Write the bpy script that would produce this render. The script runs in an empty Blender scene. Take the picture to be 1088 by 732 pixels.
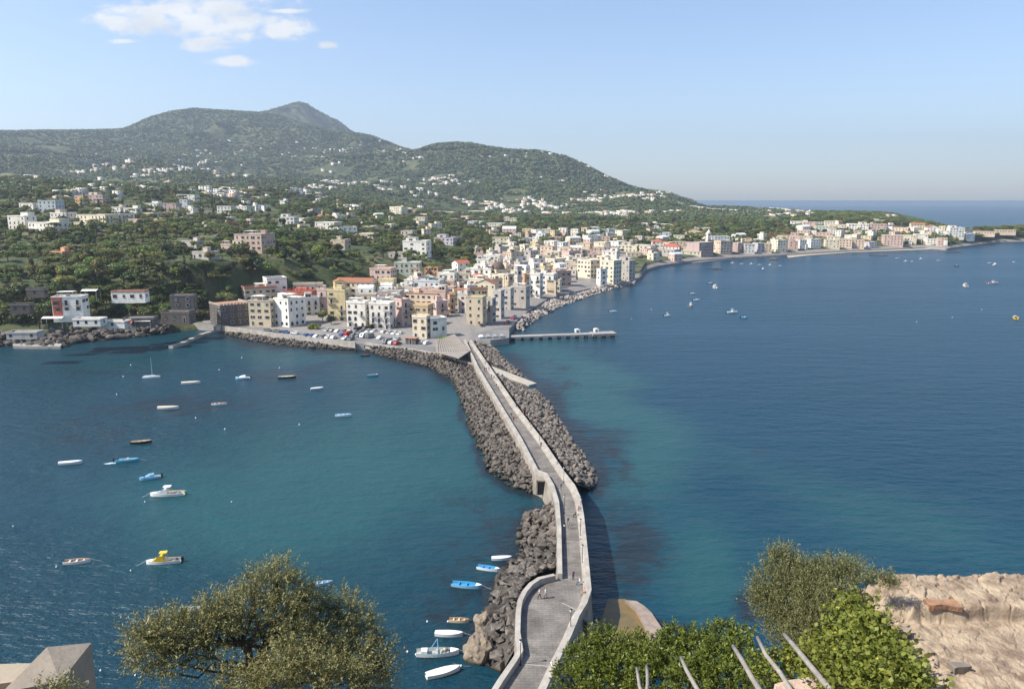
import bpy, bmesh, math, random
import numpy as np
from mathutils import Vector, Matrix
R=math.radians
random.seed(7); rng=np.random.default_rng(7)
SC=bpy.context.scene; COL=SC.collection
# ------------------------------------------------------------ camera
F=800.0; CX=544.0; CY=366.0; PIT=R(10.83); H=64.0
cp,sp=math.cos(PIT),math.sin(PIT)
cam=bpy.data.objects.new('camera',bpy.data.cameras.new('camera')); COL.objects.link(cam)
cam.location=(0,0,H); cam.rotation_euler=(R(90)-PIT,0,0)
cam.data.lens=36*F/1088; cam.data.sensor_width=36; cam.data.clip_end=200000; cam.data.clip_start=.1
SC.camera=cam
def ray(px,py):
    u=(px-CX)/F; v=(py-CY)/F
    return (u, cp-v*sp, -sp-v*cp)
def G(px,py,z=0.0):
    d=ray(px,py); t=(z-H)/d[2]
    return (d[0]*t,d[1]*t)
def AR(px,py,r,zz=None):
    "point on the ray at horizontal distance r"
    d=ray(px,py); t=r/math.hypot(d[0],d[1]); return (d[0]*t,d[1]*t,H+d[2]*t)
def proj(x,y,z):
    zz=z-H; dep=y*cp-zz*sp; up=y*sp+zz*cp
    return (CX+F*x/dep, CY-F*up/dep)
def AZ(px,py=260):
    d=ray(px,py); return math.atan2(d[0],d[1])
# ------------------------------------------------------------ world
SUNEL=R(46); SDX,SDY=-1.0,-0.28
n_=math.hypot(SDX,SDY); SDX/=n_; SDY/=n_
w=bpy.data.worlds.new('World'); SC.world=w; w.use_nodes=True
nt=w.node_tree; bg=nt.nodes['Background']; sky=nt.nodes.new('ShaderNodeTexSky'); sky.sky_type='NISHITA'; sky.sun_disc=False
sky.sun_elevation=SUNEL; sky.sun_rotation=math.atan2(SDX,SDY); sky.air_density=1.0; sky.dust_density=.9; sky.ozone_density=2.4; sky.altitude=50
bg.inputs[1].default_value=.13
mxs=nt.nodes.new('ShaderNodeMix'); mxs.data_type='RGBA'; mxs.blend_type='MULTIPLY'; mxs.inputs[0].default_value=1; mxs.inputs[7].default_value=(1.0,.985,1.03,1); nt.links.new(sky.outputs[0],mxs.inputs[6]); SKYOUT=mxs.outputs[2]
def sky_clouds(lobes):
    "broken white clouds in the sky, placed by direction"
    N=nt.nodes; L=nt.links; tc=N.new('ShaderNodeTexCoord'); sp_=N.new('ShaderNodeSeparateXYZ'); L.new(tc.outputs['Generated'],sp_.inputs[0])
    def m(op,a,b=None,c=None):
        n=N.new('ShaderNodeMath'); n.operation=op
        for i,x in enumerate((a,b,c)):
            if x is None: continue
            if isinstance(x,(int,float)): n.inputs[i].default_value=x
            else: L.new(x,n.inputs[i])
        return n.outputs[0]
    y=m('MAXIMUM',sp_.outputs[1],.05); u=m('DIVIDE',sp_.outputs[0],y); v=m('DIVIDE',sp_.outputs[2],y)
    cb=N.new('ShaderNodeCombineXYZ'); L.new(u,cb.inputs[0]); L.new(v,cb.inputs[1]); 
    def nz(sx,sy,sc,off,det=8,ro=.6):
        mp=N.new('ShaderNodeMapping'); mp.inputs['Scale'].default_value=(sx,sy,1); mp.inputs['Location'].default_value=(off,off,0); L.new(cb.outputs[0],mp.inputs[0]); n=N.new('ShaderNodeTexNoise'); n.inputs['Scale'].default_value=sc; n.inputs['Detail'].default_value=det; n.inputs['Roughness'].default_value=ro; L.new(mp.outputs[0],n.inputs[0]); return n.outputs[0]
    n1=nz(1,2.0,12,3.3); n2=nz(1,2.2,11,7.7,6,.55)
    tot=None
    for px,py,rx,ry in lobes:
        d=ray(px,py); u0,v0=d[0]/d[1],d[2]/d[1]; d1=ray(px+rx,py); d2=ray(px,py-ry); ru=abs(d1[0]/d1[1]-u0); rv=abs(d2[2]/d2[1]-v0)
        a=m('MULTIPLY',m('SUBTRACT',u,u0),1/ru); b=m('MULTIPLY',m('SUBTRACT',v,v0),1/rv); q=m('SUBTRACT',1.25,m('SQRT',m('ADD',m('MULTIPLY',a,a),m('MULTIPLY',b,b)))); tot=q if tot is None else m('MAXIMUM',tot,q)
    tot=m('MULTIPLY_ADD',tot,.95,.1)
    n3=nz(1,1.7,38,1.9,6,.6); e=m('ADD',m('ADD',tot,m('MULTIPLY',m('SUBTRACT',n1,.5),3.4)),m('MULTIPLY',m('SUBTRACT',n3,.5),1.6)); mr=N.new('ShaderNodeMapRange'); mr.interpolation_type='SMOOTHSTEP'; mr.inputs[1].default_value=.2; mr.inputs[2].default_value=1.05; L.new(e,mr.inputs[0])
    ok=m('GREATER_THAN',tot,-.45); fac=m('MULTIPLY',m('MULTIPLY',mr.outputs[0],.93),ok); fac=m('MULTIPLY',fac,m('GREATER_THAN',sp_.outputs[1],.1))
    mr2=N.new('ShaderNodeMapRange'); mr2.inputs[1].default_value=.35; mr2.inputs[2].default_value=.65; L.new(n2,mr2.inputs[0]); c=N.new('ShaderNodeMix'); c.data_type='RGBA'; c.inputs[6].default_value=(4.2,4.3,4.5,1); c.inputs[7].default_value=(5.4,5.4,5.4,1); L.new(mr2.outputs[0],c.inputs[0])
    f=N.new('ShaderNodeMix'); f.data_type='RGBA'; L.new(fac,f.inputs[0]); L.new(SKYOUT,f.inputs[6]); L.new(c.outputs[2],f.inputs[7]); L.new(f.outputs[2],bg.inputs[0])
sky_clouds([(125,24,38,10),(165,22,50,19),(205,26,55,23),(250,26,54,22),(170,10,60,14),(240,10,60,14),(290,33,34,11),(215,46,36,12),(247,66,32,6),(349,48,12,5),(135,44,20,3),(300,12,24,3)])
sl=bpy.data.lights.new('sun','SUN'); sl.energy=5.0; sl.angle=R(.53); sl.color=(1,.94,.84)
so=bpy.data.objects.new('sun',sl); COL.objects.link(so)
sv=Vector((SDX*math.cos(SUNEL),SDY*math.cos(SUNEL),math.sin(SUNEL)))
so.rotation_euler=sv.to_track_quat('Z','Y').to_euler()
SC.view_settings.view_transform='Standard'; SC.view_settings.look='None'; SC.view_settings.exposure=.60; SC.view_settings.gamma=1
SC.render.engine='CYCLES'
SC.cycles.max_bounces=6; SC.cycles.diffuse_bounces=2; SC.cycles.glossy_bounces=2; SC.cycles.transmission_bounces=2; SC.cycles.volume_bounces=0; SC.cycles.transparent_max_bounces=8
SC.cycles.caustics_reflective=False; SC.cycles.caustics_refractive=False; SC.cycles.use_denoising=True
# ------------------------------------------------------------ helpers
def tag(o,label=None,cat=None,group=None,kind=None):
    if label: o['label']=label
    if cat: o['category']=cat
    if group: o['group']=group
    if kind: o['kind']=kind
    return o
def empty(name,loc,rz=0,label=None,cat=None,group=None):
    o=bpy.data.objects.new(name,None); COL.objects.link(o); o.location=loc; o.rotation_euler=(0,0,rz); o.empty_display_size=.5
    return tag(o,label,cat,group)
def linkm(name,me,parent=None,loc=(0,0,0),rz=0,sc=None):
    o=bpy.data.objects.new(name,me); COL.objects.link(o); o.location=loc; o.rotation_euler=(0,0,rz)
    if sc: o.scale=sc if isinstance(sc,(tuple,list)) else (sc,)*3
    if parent: o.parent=parent
    return o
class MB:
    def __init__(s): s.v=[]; s.f=[]; s.m=[]
    def poly(s,pts,mi=0):
        b=len(s.v); s.v+=[tuple(p) for p in pts]; s.f.append(tuple(range(b,b+len(pts)))); s.m.append(mi)
    def box(s,x0,y0,z0,x1,y1,z1,mi=0,M=None):
        b=len(s.v); P=[(x0,y0,z0),(x1,y0,z0),(x1,y1,z0),(x0,y1,z0),(x0,y0,z1),(x1,y0,z1),(x1,y1,z1),(x0,y1,z1)]
        if M is not None: P=[tuple(M@Vector(p)) for p in P]
        s.v+=P
        for q in ((3,2,1,0),(4,5,6,7),(0,1,5,4),(1,2,6,5),(2,3,7,6),(3,0,4,7)):
            s.f.append(tuple(b+i for i in q)); s.m.append(mi)
    def prism(s,pts,z0,z1,mi=0,topmi=None,bottom=False):
        n=len(pts); b=len(s.v)
        a=sum(pts[i][0]*pts[(i+1)%n][1]-pts[(i+1)%n][0]*pts[i][1] for i in range(n))
        if a<0: pts=pts[::-1]
        s.v+=[(p[0],p[1],z0) for p in pts]+[(p[0],p[1],z1) for p in pts]
        for i in range(n):
            j=(i+1)%n; s.f.append((b+i,b+j,b+n+j,b+n+i)); s.m.append(mi)
        s.f.append(tuple(b+n+i for i in range(n))); s.m.append(mi if topmi is None else topmi)
        if bottom: s.f.append(tuple(b+i for i in reversed(range(n)))); s.m.append(mi)
    def tube(s,pts,rad,seg=8,mi=0,cap=True):
        "tapered tube along points"
        pts=[Vector(p) for p in pts]; n=len(pts); b=len(s.v)
        if not isinstance(rad,(list,tuple)): rad=[rad]*n
        up=Vector((0,0,1)); 
        d0=(pts[1]-pts[0]).normalized()
        if abs(d0.z)>.9: up=Vector((1,0,0))
        for i,p in enumerate(pts):
            d=(pts[min(i+1,n-1)]-pts[max(i-1,0)]).normalized()
            a=d.cross(up)
            if a.length<1e-4: a=d.cross(Vector((0,1,0)))
            a.normalize(); c=d.cross(a)
            for k in range(seg):
                t=2*math.pi*k/seg; q=p+(a*math.cos(t)+c*math.sin(t))*rad[i]; s.v.append(tuple(q))
        for i in range(n-1):
            for k in range(seg):
                k2=(k+1)%seg; s.f.append((b+i*seg+k,b+(i+1)*seg+k,b+(i+1)*seg+k2,b+i*seg+k2)); s.m.append(mi)
        if cap:
            s.f.append(tuple(b+k for k in range(seg))); s.m.append(mi)
            s.f.append(tuple(b+(n-1)*seg+k for k in reversed(range(seg)))); s.m.append(mi)
    def mesh(s,name,mats,smooth=False):
        me=bpy.data.meshes.new(name); me.from_pydata(s.v,[],s.f)
        for m in mats: me.materials.append(m)
        if len(mats)>1: me.polygons.foreach_set('material_index',s.m)
        if smooth: me.polygons.foreach_set('use_smooth',[True]*len(s.f))
        me.update(); return me
    def build(s,name,mats,parent=None,loc=(0,0,0),rz=0,smooth=False):
        if not isinstance(mats,(list,tuple)): mats=[mats]
        return linkm(name,s.mesh(name,mats,smooth),parent,loc,rz)
def npmesh(name,V,Fq,mats,smooth=False,attrs=None):
    "V (n,3), Fq (m,k) arrays"
    me=bpy.data.meshes.new(name); k=Fq.shape[1]
    me.vertices.add(len(V)); me.vertices.foreach_set('co',np.ascontiguousarray(V,np.float32).ravel())
    me.loops.add(Fq.size); me.loops.foreach_set('vertex_index',np.ascontiguousarray(Fq,np.int32).ravel())
    me.polygons.add(len(Fq)); me.polygons.foreach_set('loop_start',np.arange(0,Fq.size,k,dtype=np.int32))
    if smooth: me.polygons.foreach_set('use_smooth',np.ones(len(Fq),bool))
    for m in (mats if isinstance(mats,(list,tuple)) else [mats]): me.materials.append(m)
    me.update(calc_edges=True)
    for nm,(dom,ar) in (attrs or {}).items():
        a=me.attributes.new(nm,'FLOAT',dom); a.data.foreach_set('value',np.ascontiguousarray(ar,np.float32))
    return me
# numpy value noise
def _h(ix,iy,s):
    n=(ix.astype(np.int64)*374761393+iy.astype(np.int64)*668265263+s*974634777)&0x7fffffff
    n=((n^(n>>13))*1274126177)&0x7fffffff
    return ((n^(n>>16))&0xffff)/65535.0
def vn(x,y,s=0):
    x=np.asarray(x,float); y=np.asarray(y,float)
    ix=np.floor(x); iy=np.floor(y); fx=x-ix; fy=y-iy
    fx=fx*fx*fx*(fx*(fx*6-15)+10); fy=fy*fy*fy*(fy*(fy*6-15)+10)
    a=_h(ix,iy,s); b=_h(ix+1,iy,s); c=_h(ix,iy+1,s); d=_h(ix+1,iy+1,s)
    return (a*(1-fx)+b*fx)*(1-fy)+(c*(1-fx)+d*fx)*fy
def fbm(x,y,o=4,s=0,ridge=False):
    t=0; a=.5; tot=0
    for i in range(o):
        n=vn(x*2**i,y*2**i,s+i*17)
        if ridge: n=1-abs(2*n-1)
        t=t+a*n; tot+=a; a*=.5
    return t/tot
# ------------------------------------------------------------ node materials
def mat(name,base,base2=None,scale=1.0,rough=.85,bump=0,bscale=None,spec=.3,coord='Object',detail=5,rnd=0,contrast=(.35,.65),stretch=None,metal=0,bdist=.05):
    m=bpy.data.materials.new(name); m.use_nodes=True; nt=m.node_tree; N=nt.nodes; L=nt.links
    b=N['Principled BSDF']; b.inputs['Roughness'].default_value=rough; b.inputs['Specular IOR Level'].default_value=spec; b.inputs['Metallic'].default_value=metal
    base=tuple(base)+(1,) ; col=None
    tc=N.new('ShaderNodeTexCoord'); src=tc.outputs[coord] if coord!='World' else None
    if coord=='World':
        g=N.new('ShaderNodeNewGeometry'); src=g.outputs['Position']
    if stretch:
        mp=N.new('ShaderNodeMapping'); mp.inputs['Scale'].default_value=stretch; L.new(src,mp.inputs[0]); src=mp.outputs[0]
    if base2 is not None:
        n=N.new('ShaderNodeTexNoise'); n.inputs['Scale'].default_value=scale; n.inputs['Detail'].default_value=detail; n.inputs['Roughness'].default_value=.62
        L.new(src,n.inputs['Vector'])
        mr=N.new('ShaderNodeMapRange'); mr.inputs[1].default_value=contrast[0]; mr.inputs[2].default_value=contrast[1]; L.new(n.outputs[0],mr.inputs[0])
        mx=N.new('ShaderNodeMix'); mx.data_type='RGBA'; mx.inputs[6].default_value=base; mx.inputs[7].default_value=tuple(base2)+(1,)
        L.new(mr.outputs[0],mx.inputs[0]); col=mx.outputs[2]
    if rnd:
        oi=N.new('ShaderNodeObjectInfo'); mr2=N.new('ShaderNodeMapRange'); mr2.inputs[3].default_value=1-rnd; mr2.inputs[4].default_value=1+rnd
        L.new(oi.outputs['Random'],mr2.inputs[0]); hs=N.new('ShaderNodeHueSaturation'); L.new(mr2.outputs[0],hs.inputs['Value'])
        hs.inputs['Color'].default_value=base
        if col: L.new(col,hs.inputs['Color'])
        col=hs.outputs[0]
    if col: L.new(col,b.inputs['Base Color'])
    else: b.inputs['Base Color'].default_value=base
    if bump:
        n2=N.new('ShaderNodeTexNoise'); n2.inputs['Scale'].default_value=bscale or scale*3; n2.inputs['Detail'].default_value=5; L.new(src,n2.inputs['Vector'])
        bp=N.new('ShaderNodeBump'); bp.inputs['Strength'].default_value=bump; bp.inputs['Distance'].default_value=bdist; L.new(n2.outputs[0],bp.inputs['Height']); L.new(bp.outputs[0],b.inputs['Normal'])
    return m
def nodes(m): return m.node_tree.nodes,m.node_tree.links,m.node_tree.nodes['Principled BSDF']
def leafmat(name,ca,cb,cc=None,rough=.5,spec=.4,attr='var',trans=.25,rnd=.15):
    "leaf colours vary leaf by leaf (attribute var) and plant by plant"
    m=bpy.data.materials.new(name); m.use_nodes=True; N,L,b=nodes(m)
    a=N.new('ShaderNodeAttribute'); a.attribute_name=attr
    r=N.new('ShaderNodeValToRGB'); r.color_ramp.elements[0].color=tuple(ca)+(1,); r.color_ramp.elements[1].color=tuple(cb)+(1,)
    if cc: e=r.color_ramp.elements.new(.9); e.color=tuple(cb)+(1,); r.color_ramp.elements[2].color=tuple(cc)+(1,)
    L.new(a.outputs['Fac'],r.inputs[0])
    oi=N.new('ShaderNodeObjectInfo'); mr=N.new('ShaderNodeMapRange'); mr.inputs[3].default_value=1-rnd*2; mr.inputs[4].default_value=1+rnd*2; L.new(oi.outputs['Random'],mr.inputs[0])
    mh=N.new('ShaderNodeMath'); mh.operation='MULTIPLY_ADD'; mh.inputs[1].default_value=7.31; mh.inputs[2].default_value=0; L.new(oi.outputs['Random'],mh.inputs[0])
    fr=N.new('ShaderNodeMath'); fr.operation='FRACT'; L.new(mh.outputs[0],fr.inputs[0])
    mr2=N.new('ShaderNodeMapRange'); mr2.inputs[3].default_value=.5-rnd*.2; mr2.inputs[4].default_value=.5+rnd*.2; L.new(fr.outputs[0],mr2.inputs[0])
    hs=N.new('ShaderNodeHueSaturation'); L.new(mr.outputs[0],hs.inputs['Value']); L.new(mr2.outputs[0],hs.inputs['Hue']); L.new(r.outputs[0],hs.inputs['Color'])
    L.new(hs.outputs[0],b.inputs['Base Color']); b.inputs['Roughness'].default_value=rough; b.inputs['Specular IOR Level'].default_value=spec
    if trans:
        tl=N.new('ShaderNodeBsdfTranslucent'); L.new(hs.outputs[0],tl.inputs[0]); ms=N.new('ShaderNodeMixShader'); ms.inputs[0].default_value=trans
        L.new(b.outputs[0],ms.inputs[1]); L.new(tl.outputs[0],ms.inputs[2]); L.new(ms.outputs[0],N['Material Output'].inputs[0])
    return m
# ------------------------------------------------------------ terrain
def itp(tab,a): # tab [(px,val)] -> by azimuth
    xs=np.array([AZ(p) for p,_ in tab]); ys=np.array([v for _,v in tab]); return np.interp(a,xs,ys)
COAST=[(-260,371),(10,366),(60,364),(110,358),(150,355),(180,353),(231,349),(290,357),(350,364),(387,367),(434,374),(460,378),(500,386),(506,366),(521,361),(541,357),(549,348),(562,336),(582,323),(600,317),(640,308),(672,300),(681,298),(685,290),(700,285),(740,279),(780,275.5),(830,272.5),(870,270),(940,266.5),(985,264.5),(1005,266),(1035,262),(1060,258.5),(1088,257.5),(1250,254)]
_ca=[];_cr=[]
for p,q in COAST:
    x,y=G(p,q,0); _ca.append(math.atan2(x,y)); _cr.append(math.hypot(x,y))
_o=np.argsort(_ca); _ca=np.array(_ca)[_o]; _cr=np.array(_cr)[_o]
def rcoast(a): return np.interp(a,_ca,_cr)
def rings(a):
    rc=rcoast(a); out=[]
    out.append((rc,-.6+0*a)); out.append((rc+2.5,itp([(-260,5),(150,4),(200,2.6),(215,3),(1300,2.2)],a)))
    out.append((np.maximum(rc+9,itp([(-260,0),(1,0)],a)),itp([(-260,8),(0,7),(150,6),(205,3),(1250,3)],a)))
    # shelf / cliff base
    out.append((np.maximum(rc+16,itp([(0,0),(180,0),(200,385),(265,425),(350,440),(430,470),(480,480),(530,480),(560,480),(600,520),(1250,0)],a)),itp([(-260,9.5),(150,9.5),(185,5),(205,3.5),(430,6),(530,5),(600,4),(1250,3.6)],a)))
    out.append((np.maximum(rc+32,itp([(-260,380),(0,380),(150,388),(200,430),(265,465),(350,490),(430,520),(480,560),(530,600),(600,600),(1250,0)],a)),itp([(-260,27),(0,25),(100,25),(200,30),(265,31),(350,28),(430,24),(480,17),(530,12),(600,6),(1250,5)],a)))
    out.append((itp([(-260,700),(1250,700)],a),itp([(-260,45),(0,42),(100,42),(200,40),(300,37),(400,30),(480,20),(530,15),(600,9),(650,7),(700,6),(1250,6)],a)))
    out.append((itp([(-260,1000),(600,1000),(700,1100),(950,1250),(1250,1350)],a),itp([(-260,58),(0,58),(100,57),(300,50),(400,42),(450,28),(530,20),(600,16),(700,14),(800,18),(850,24),(1000,20),(1030,14),(1250,14)],a)))
    out.append((itp([(-260,1800),(1250,1800)],a),itp([(-260,92),(0,92),(200,86),(300,68),(400,50),(500,38),(600,34),(700,28),(800,26),(900,27),(945,24),(985,10),(1010,-3),(1250,-3)],a)))
    out.append((itp([(-260,2600),(1250,2600)],a),itp([(-260,150),(0,151),(200,138),(300,118),(400,98),(500,86),(600,76),(650,72),(672,84),(690,90),(705,87),(720,72),(740,52),(760,42),(800,30),(850,22),(900,14),(930,10),(955,-3),(1250,-3)],a)))
    out.append((itp([(-260,3500),(1250,3500)],a),itp([(-260,250),(0,255),(100,262),(200,240),(300,215),(400,215),(430,255),(450,300),(465,315),(500,318),(520,302),(540,291),(570,284),(600,264),(640,186),(670,127),(700,80),(740,20),(780,-3),(1250,-3)],a)))
    out.append((itp([(-260,4400),(1250,4400)],a),itp([(-260,385),(0,390),(100,400),(160,430),(205,460),(270,450),(300,430),(340,400),(400,330),(440,300),(500,200),(600,120),(700,20),(760,-3),(1250,-3)],a)))
    out.append((itp([(-260,5000),(1250,5000)],a),itp([(-260,490),(0,490),(60,496),(100,500),(125,504),(145,545),(160,580),(180,612),(205,632),(235,628),(270,612),(295,598),(317,552),(356,492),(395,465),(413,422),(439,370),(470,260),(540,150),(700,-3),(1250,-3)],a)))
    out.append((itp([(-260,6200),(1250,6200)],a),itp([(-260,350),(0,350),(240,500),(285,745),(300,780),(312,812),(320,820),(328,792),(337,757),(350,708),(362,668),(371,610),(385,520),(440,300),(600,60),(700,-3),(1250,-3)],a)))
    out.append((itp([(-260,8500),(1250,8500)],a),-3+0*a))
    res=[out[0]]
    for r,z in out[1:]: res.append((np.maximum(r,res[-1][0]+2),z))
    return res
SKY1=[(-260,139),(0,139),(90,138),(130,137),(145,131),(160,124),(180,118.5),(205,115),(235,117),(270,119),(295,121),(317,129),(356,139),(371,140),(395,144),(413,151),(425,156),(439,160),(450,156),(465,152),(485,150.5),(500,151.5),(520,155),(540,158),(555,158.5),(570,158.5),(600,164),(620,172),(640,183),(655,191),(670,197),(688,201),(700,202),(712,204),(722,208),(740,213),(760,216),(800,219),(900,221),(945,222),(955,231),(1300,234)]
SKY2=[(-260,150),(0,150),(200,135),(250,124),(285,118),(300,114),(312,110),(318,109),(326,111),(335,117),(345,122),(350,125.5),(358,128),(365,133),(371,138),(385,146),(440,170),(700,215),(1300,230)]
def itp_el(tab,a):
    ds=[ray(*p) for p in tab]; return np.interp(a,[math.atan2(d[0],d[1]) for d in ds],[math.atan2(d[2],math.hypot(d[0],d[1])) for d in ds])
def tz(a,r):
    "terrain height at azimuth a, distance r (arrays)"
    a=np.atleast_1d(np.asarray(a,float)); r=np.atleast_1d(np.asarray(r,float))
    rg=rings(a); z=np.full(a.shape,-3.0)
    for k in range(len(rg)-1):
        r0,z0=rg[k]; r1,z1=rg[k+1]; m=(r>=r0)&(r<r1)
        t=np.clip((r-r0)/(r1-r0),0,1)
        ts=t*t*(3-2*t) if k in (3,) else (t if k<7 else .65*t+.35*t*t*(3-2*t))
        z=np.where(m,z0+(z1-z0)*ts,z)
    x=r*np.sin(a); y=r*np.cos(a)
    z=np.where(r>3200,z*1.06,z); amp=np.clip((r-450)/3500,0,1)*np.clip((z-10)/60,0,1)
    edge=np.clip(np.abs(r-5000)/500,.12,1)*np.clip(np.abs(r-6200)/350,.15,1)*np.where(z>200,np.clip(np.abs(r-3500)/400,.15,1),1)
    nz=(fbm(x/620+9,y/900+3,5,3,True)-.55)*210+(fbm(x/170,y/170,4,11)-.5)*45
    z=z+nz*amp*edge
    near=np.clip((z-4)/10,0,1)*(fbm(x/35,y/35,4,5)-.5)*9*np.clip((900-r)/300,0,1)
    z=z+near*np.where(r<520,1.0,.45)
    # the crest line is kept where it was surveyed
    k=np.tan(itp_el(SKY1,a)); cap=H+r*k-9-3*(fbm(x/60,y/60,2,8)); z=np.where((r>2300)&(r<5600),np.minimum(z,cap),z)
    k=np.tan(itp_el(SKY2,a)); cap=H+r*k-9; z=np.where((r>=5600),np.minimum(z,cap),z)
    return z
def TZ(x,y): return float(tz(math.atan2(x,y),math.hypot(x,y))[0])
NA,NR=620,330
aa=np.linspace(AZ(-250),AZ(1240),NA)
tt=np.linspace(0,1,NR)
def ringr(a):
    rc=rcoast(a)
    return rc
A_,T_=np.meshgrid(aa,tt)
RC=rcoast(A_); n1=120
Rr=np.where(T_<n1/NR, RC-4+ (T_*NR/n1)**1.25*(np.maximum(700,RC+260)-RC+4), np.maximum(700,RC+260)*(8600/np.maximum(700,RC+260))**np.clip((T_-n1/NR)/(1-n1/NR),0,1))
Zr=tz(A_.ravel(),Rr.ravel()).reshape(A_.shape)
Zr[Rr<RC]=-3
X_=Rr*np.sin(A_); Y_=Rr*np.cos(A_)
V=np.stack([X_.ravel(),Y_.ravel(),Zr.ravel()],1)
i,j=np.meshgrid(np.arange(NR-1),np.arange(NA-1),indexing='ij')
Fq=np.stack([(i*NA+j),(i*NA+j+1),((i+1)*NA+j+1),((i+1)*NA+j)],-1).reshape(-1,4)
rgb=rings(A_.ravel()); base_r=rgb[3][0]; 
pxc=544+800*np.tan(A_.ravel())
urbl=np.interp(pxc,[0,480,500,540,600,660,700,1300],[0,0,490,560,800,950,0,0]); urban=((Rr.ravel()<np.where(pxc>700,RC.ravel()+22,np.maximum(urbl,base_r+4)))&(pxc>212)).astype(float)
MT=mat('hill_ground',(.065,.08,.03),(.16,.145,.075),.004,1,.0,coord='World',detail=9)
N,L,b=nodes(MT)
mx0=[n for n in N if n.type=='MIX'][0]
g=N.new('ShaderNodeNewGeometry')
n2=N.new('ShaderNodeTexNoise'); n2.inputs['Scale'].default_value=.035; n2.inputs['Detail'].default_value=8; n2.inputs['Roughness'].default_value=.7; L.new(g.outputs['Position'],n2.inputs['Vector'])
mr=N.new('ShaderNodeMapRange'); mr.inputs[1].default_value=.44; mr.inputs[2].default_value=.56; L.new(n2.outputs[0],mr.inputs[0])
mxa=N.new('ShaderNodeMix'); mxa.data_type='RGBA'; mxa.inputs[6].default_value=(.05,.066,.026,1); L.new(mr.outputs[0],mxa.inputs[0]); L.new(mx0.outputs[2],mxa.inputs[7])
# rock on steep faces
sx=N.new('ShaderNodeSeparateXYZ'); L.new(g.outputs['True Normal'],sx.inputs[0])
mr3=N.new('ShaderNodeMapRange'); mr3.inputs[1].default_value=.2; mr3.inputs[2].default_value=.42; mr3.inputs[3].default_value=1; mr3.inputs[4].default_value=0; L.new(sx.outputs[2],mr3.inputs[0])
mxb=N.new('ShaderNodeMix'); mxb.data_type='RGBA'; mxb.inputs[7].default_value=(.085,.07,.055,1); L.new(mr3.outputs[0],mxb.inputs[0]); L.new(mxa.outputs[2],mxb.inputs[6])
at=N.new('ShaderNodeAttribute'); at.attribute_name='urban'
mxc=N.new('ShaderNodeMix'); mxc.data_type='RGBA'; mxc.inputs[7].default_value=(.24,.22,.2,1); L.new(at.outputs['Fac'],mxc.inputs[0]); L.new(mxb.outputs[2],mxc.inputs[6]); L.new(mxc.outputs[2],b.inputs['Base Color'])
bp=N.new('ShaderNodeBump'); bp.inputs['Strength'].default_value=.9; bp.inputs['Distance'].default_value=3; L.new(n2.outputs[0],bp.inputs['Height']); L.new(bp.outputs[0],b.inputs['Normal'])
hills=linkm('hills',npmesh('hills',V,Fq,MT,True,{'urban':('POINT',urban)})); tag(hills,'green wooded slopes rising from the town to the mountain ridge','hills',kind='structure')
# ------------------------------------------------------------ sea
def dpl2(x,y,P):
    d=np.full(x.shape,1e9)
    for (ax,ay),(bx,by) in zip(P,P[1:]):
        ux,uy=bx-ax,by-ay; t=np.clip(((x-ax)*ux+(y-ay)*uy)/(ux*ux+uy*uy),0,1); d=np.minimum(d,np.hypot(x-ax-t*ux,y-ay-t*uy))
    return d
def seazones(px,py,x,y):
    wx=px+ (fbm(x/22,y/22,4,31)-.5)*70; wy=py+(fbm(x/22,y/30,4,47)-.5)*45
    def gs(cx,cy,rx,ry,rot=0):
        c,s=math.cos(R(rot)),math.sin(R(rot)); dx=wx-cx; dy=wy-cy
        u=(dx*c+dy*s)/rx; v=(-dx*s+dy*c)/ry; return np.exp(-(u*u+v*v))
    sh=.75*gs(420,500,170,60,-8)+.35*gs(300,520,300,140)+.55*gs(250,545,150,45)+.5*gs(500,425,60,30)+.75*gs(640,420,75,28,35)+.9*gs(690,500,45,45,40)+.8*gs(745,620,45,55)+.42*gs(850,505,150,34,22)+.4*gs(1000,565,130,34,17)+.35*gs(800,600,260,60)+.45*gs(560,368,60,14)+.5*gs(330,372,120,10,4)+.35*gs(600,395,70,20,20)+.3*gs(120,380,150,14)
    wd=.9*gs(668,590,42,60)+.8*gs(640,470,18,45,-38)+.7*gs(590,405,18,22,-40)+.75*gs(190,430,120,22)+.5*gs(90,470,80,30)+.6*gs(300,395,60,10)+.8*gs(812,645,28,18)+.6*gs(470,640,50,60)+.6*gs(520,560,30,60)+.7*gs(710,680,60,14)+.4*gs(230,620,90,20,-20)+.9*gs(790,652,22,14)+.35*gs(820,470,80,14,15)+.5*gs(110,388,120,10)
    fr=np.zeros_like(sh)
    for P,ww in (([(387,371),(415,381),(455,391),(480,404),(489,425),(497,450),(508,478),(520,502),(545,519),(572,527)],5),([(577,543),(558,548),(551,562),(551,588),(536,603),(524,620),(519,642),(508,664),(500,686)],9),([(541,383),(573,411),(588,430),(607,458),(626,486),(638,506),(634,521)],9),([(233,353),(262,362),(290,366.5),(330,370.5),(381,373)],4)):
        fr=np.maximum(fr,np.exp(-(dpl2(wx*.25+px*.75,wy*.25+py*.75,P)/ww)**2))
    op=np.clip((px-575-np.clip(400-py,0,200)*.1)/120,0,1); return np.clip(sh*(1-fr*.5),0,1),np.clip(wd+fr*.95,0,1),op
pys=np.concatenate([np.linspace(900,300,260),np.linspace(299,216,90),np.array([214.5,213.6,213.2])]); pxs=np.linspace(-500,1600,330)
PX,PY=np.meshgrid(pxs,pys)
u=(PX-CX)/F; v=(PY-CY)/F; dz=-sp-v*cp; t=(0-H)/dz; SX=u*t; SY=(cp-v*sp)*t
sh,wd,opn=seazones(PX,PY,SX,SY)
n=PX.shape; i,j=np.meshgrid(np.arange(n[0]-1),np.arange(n[1]-1),indexing='ij')
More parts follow.
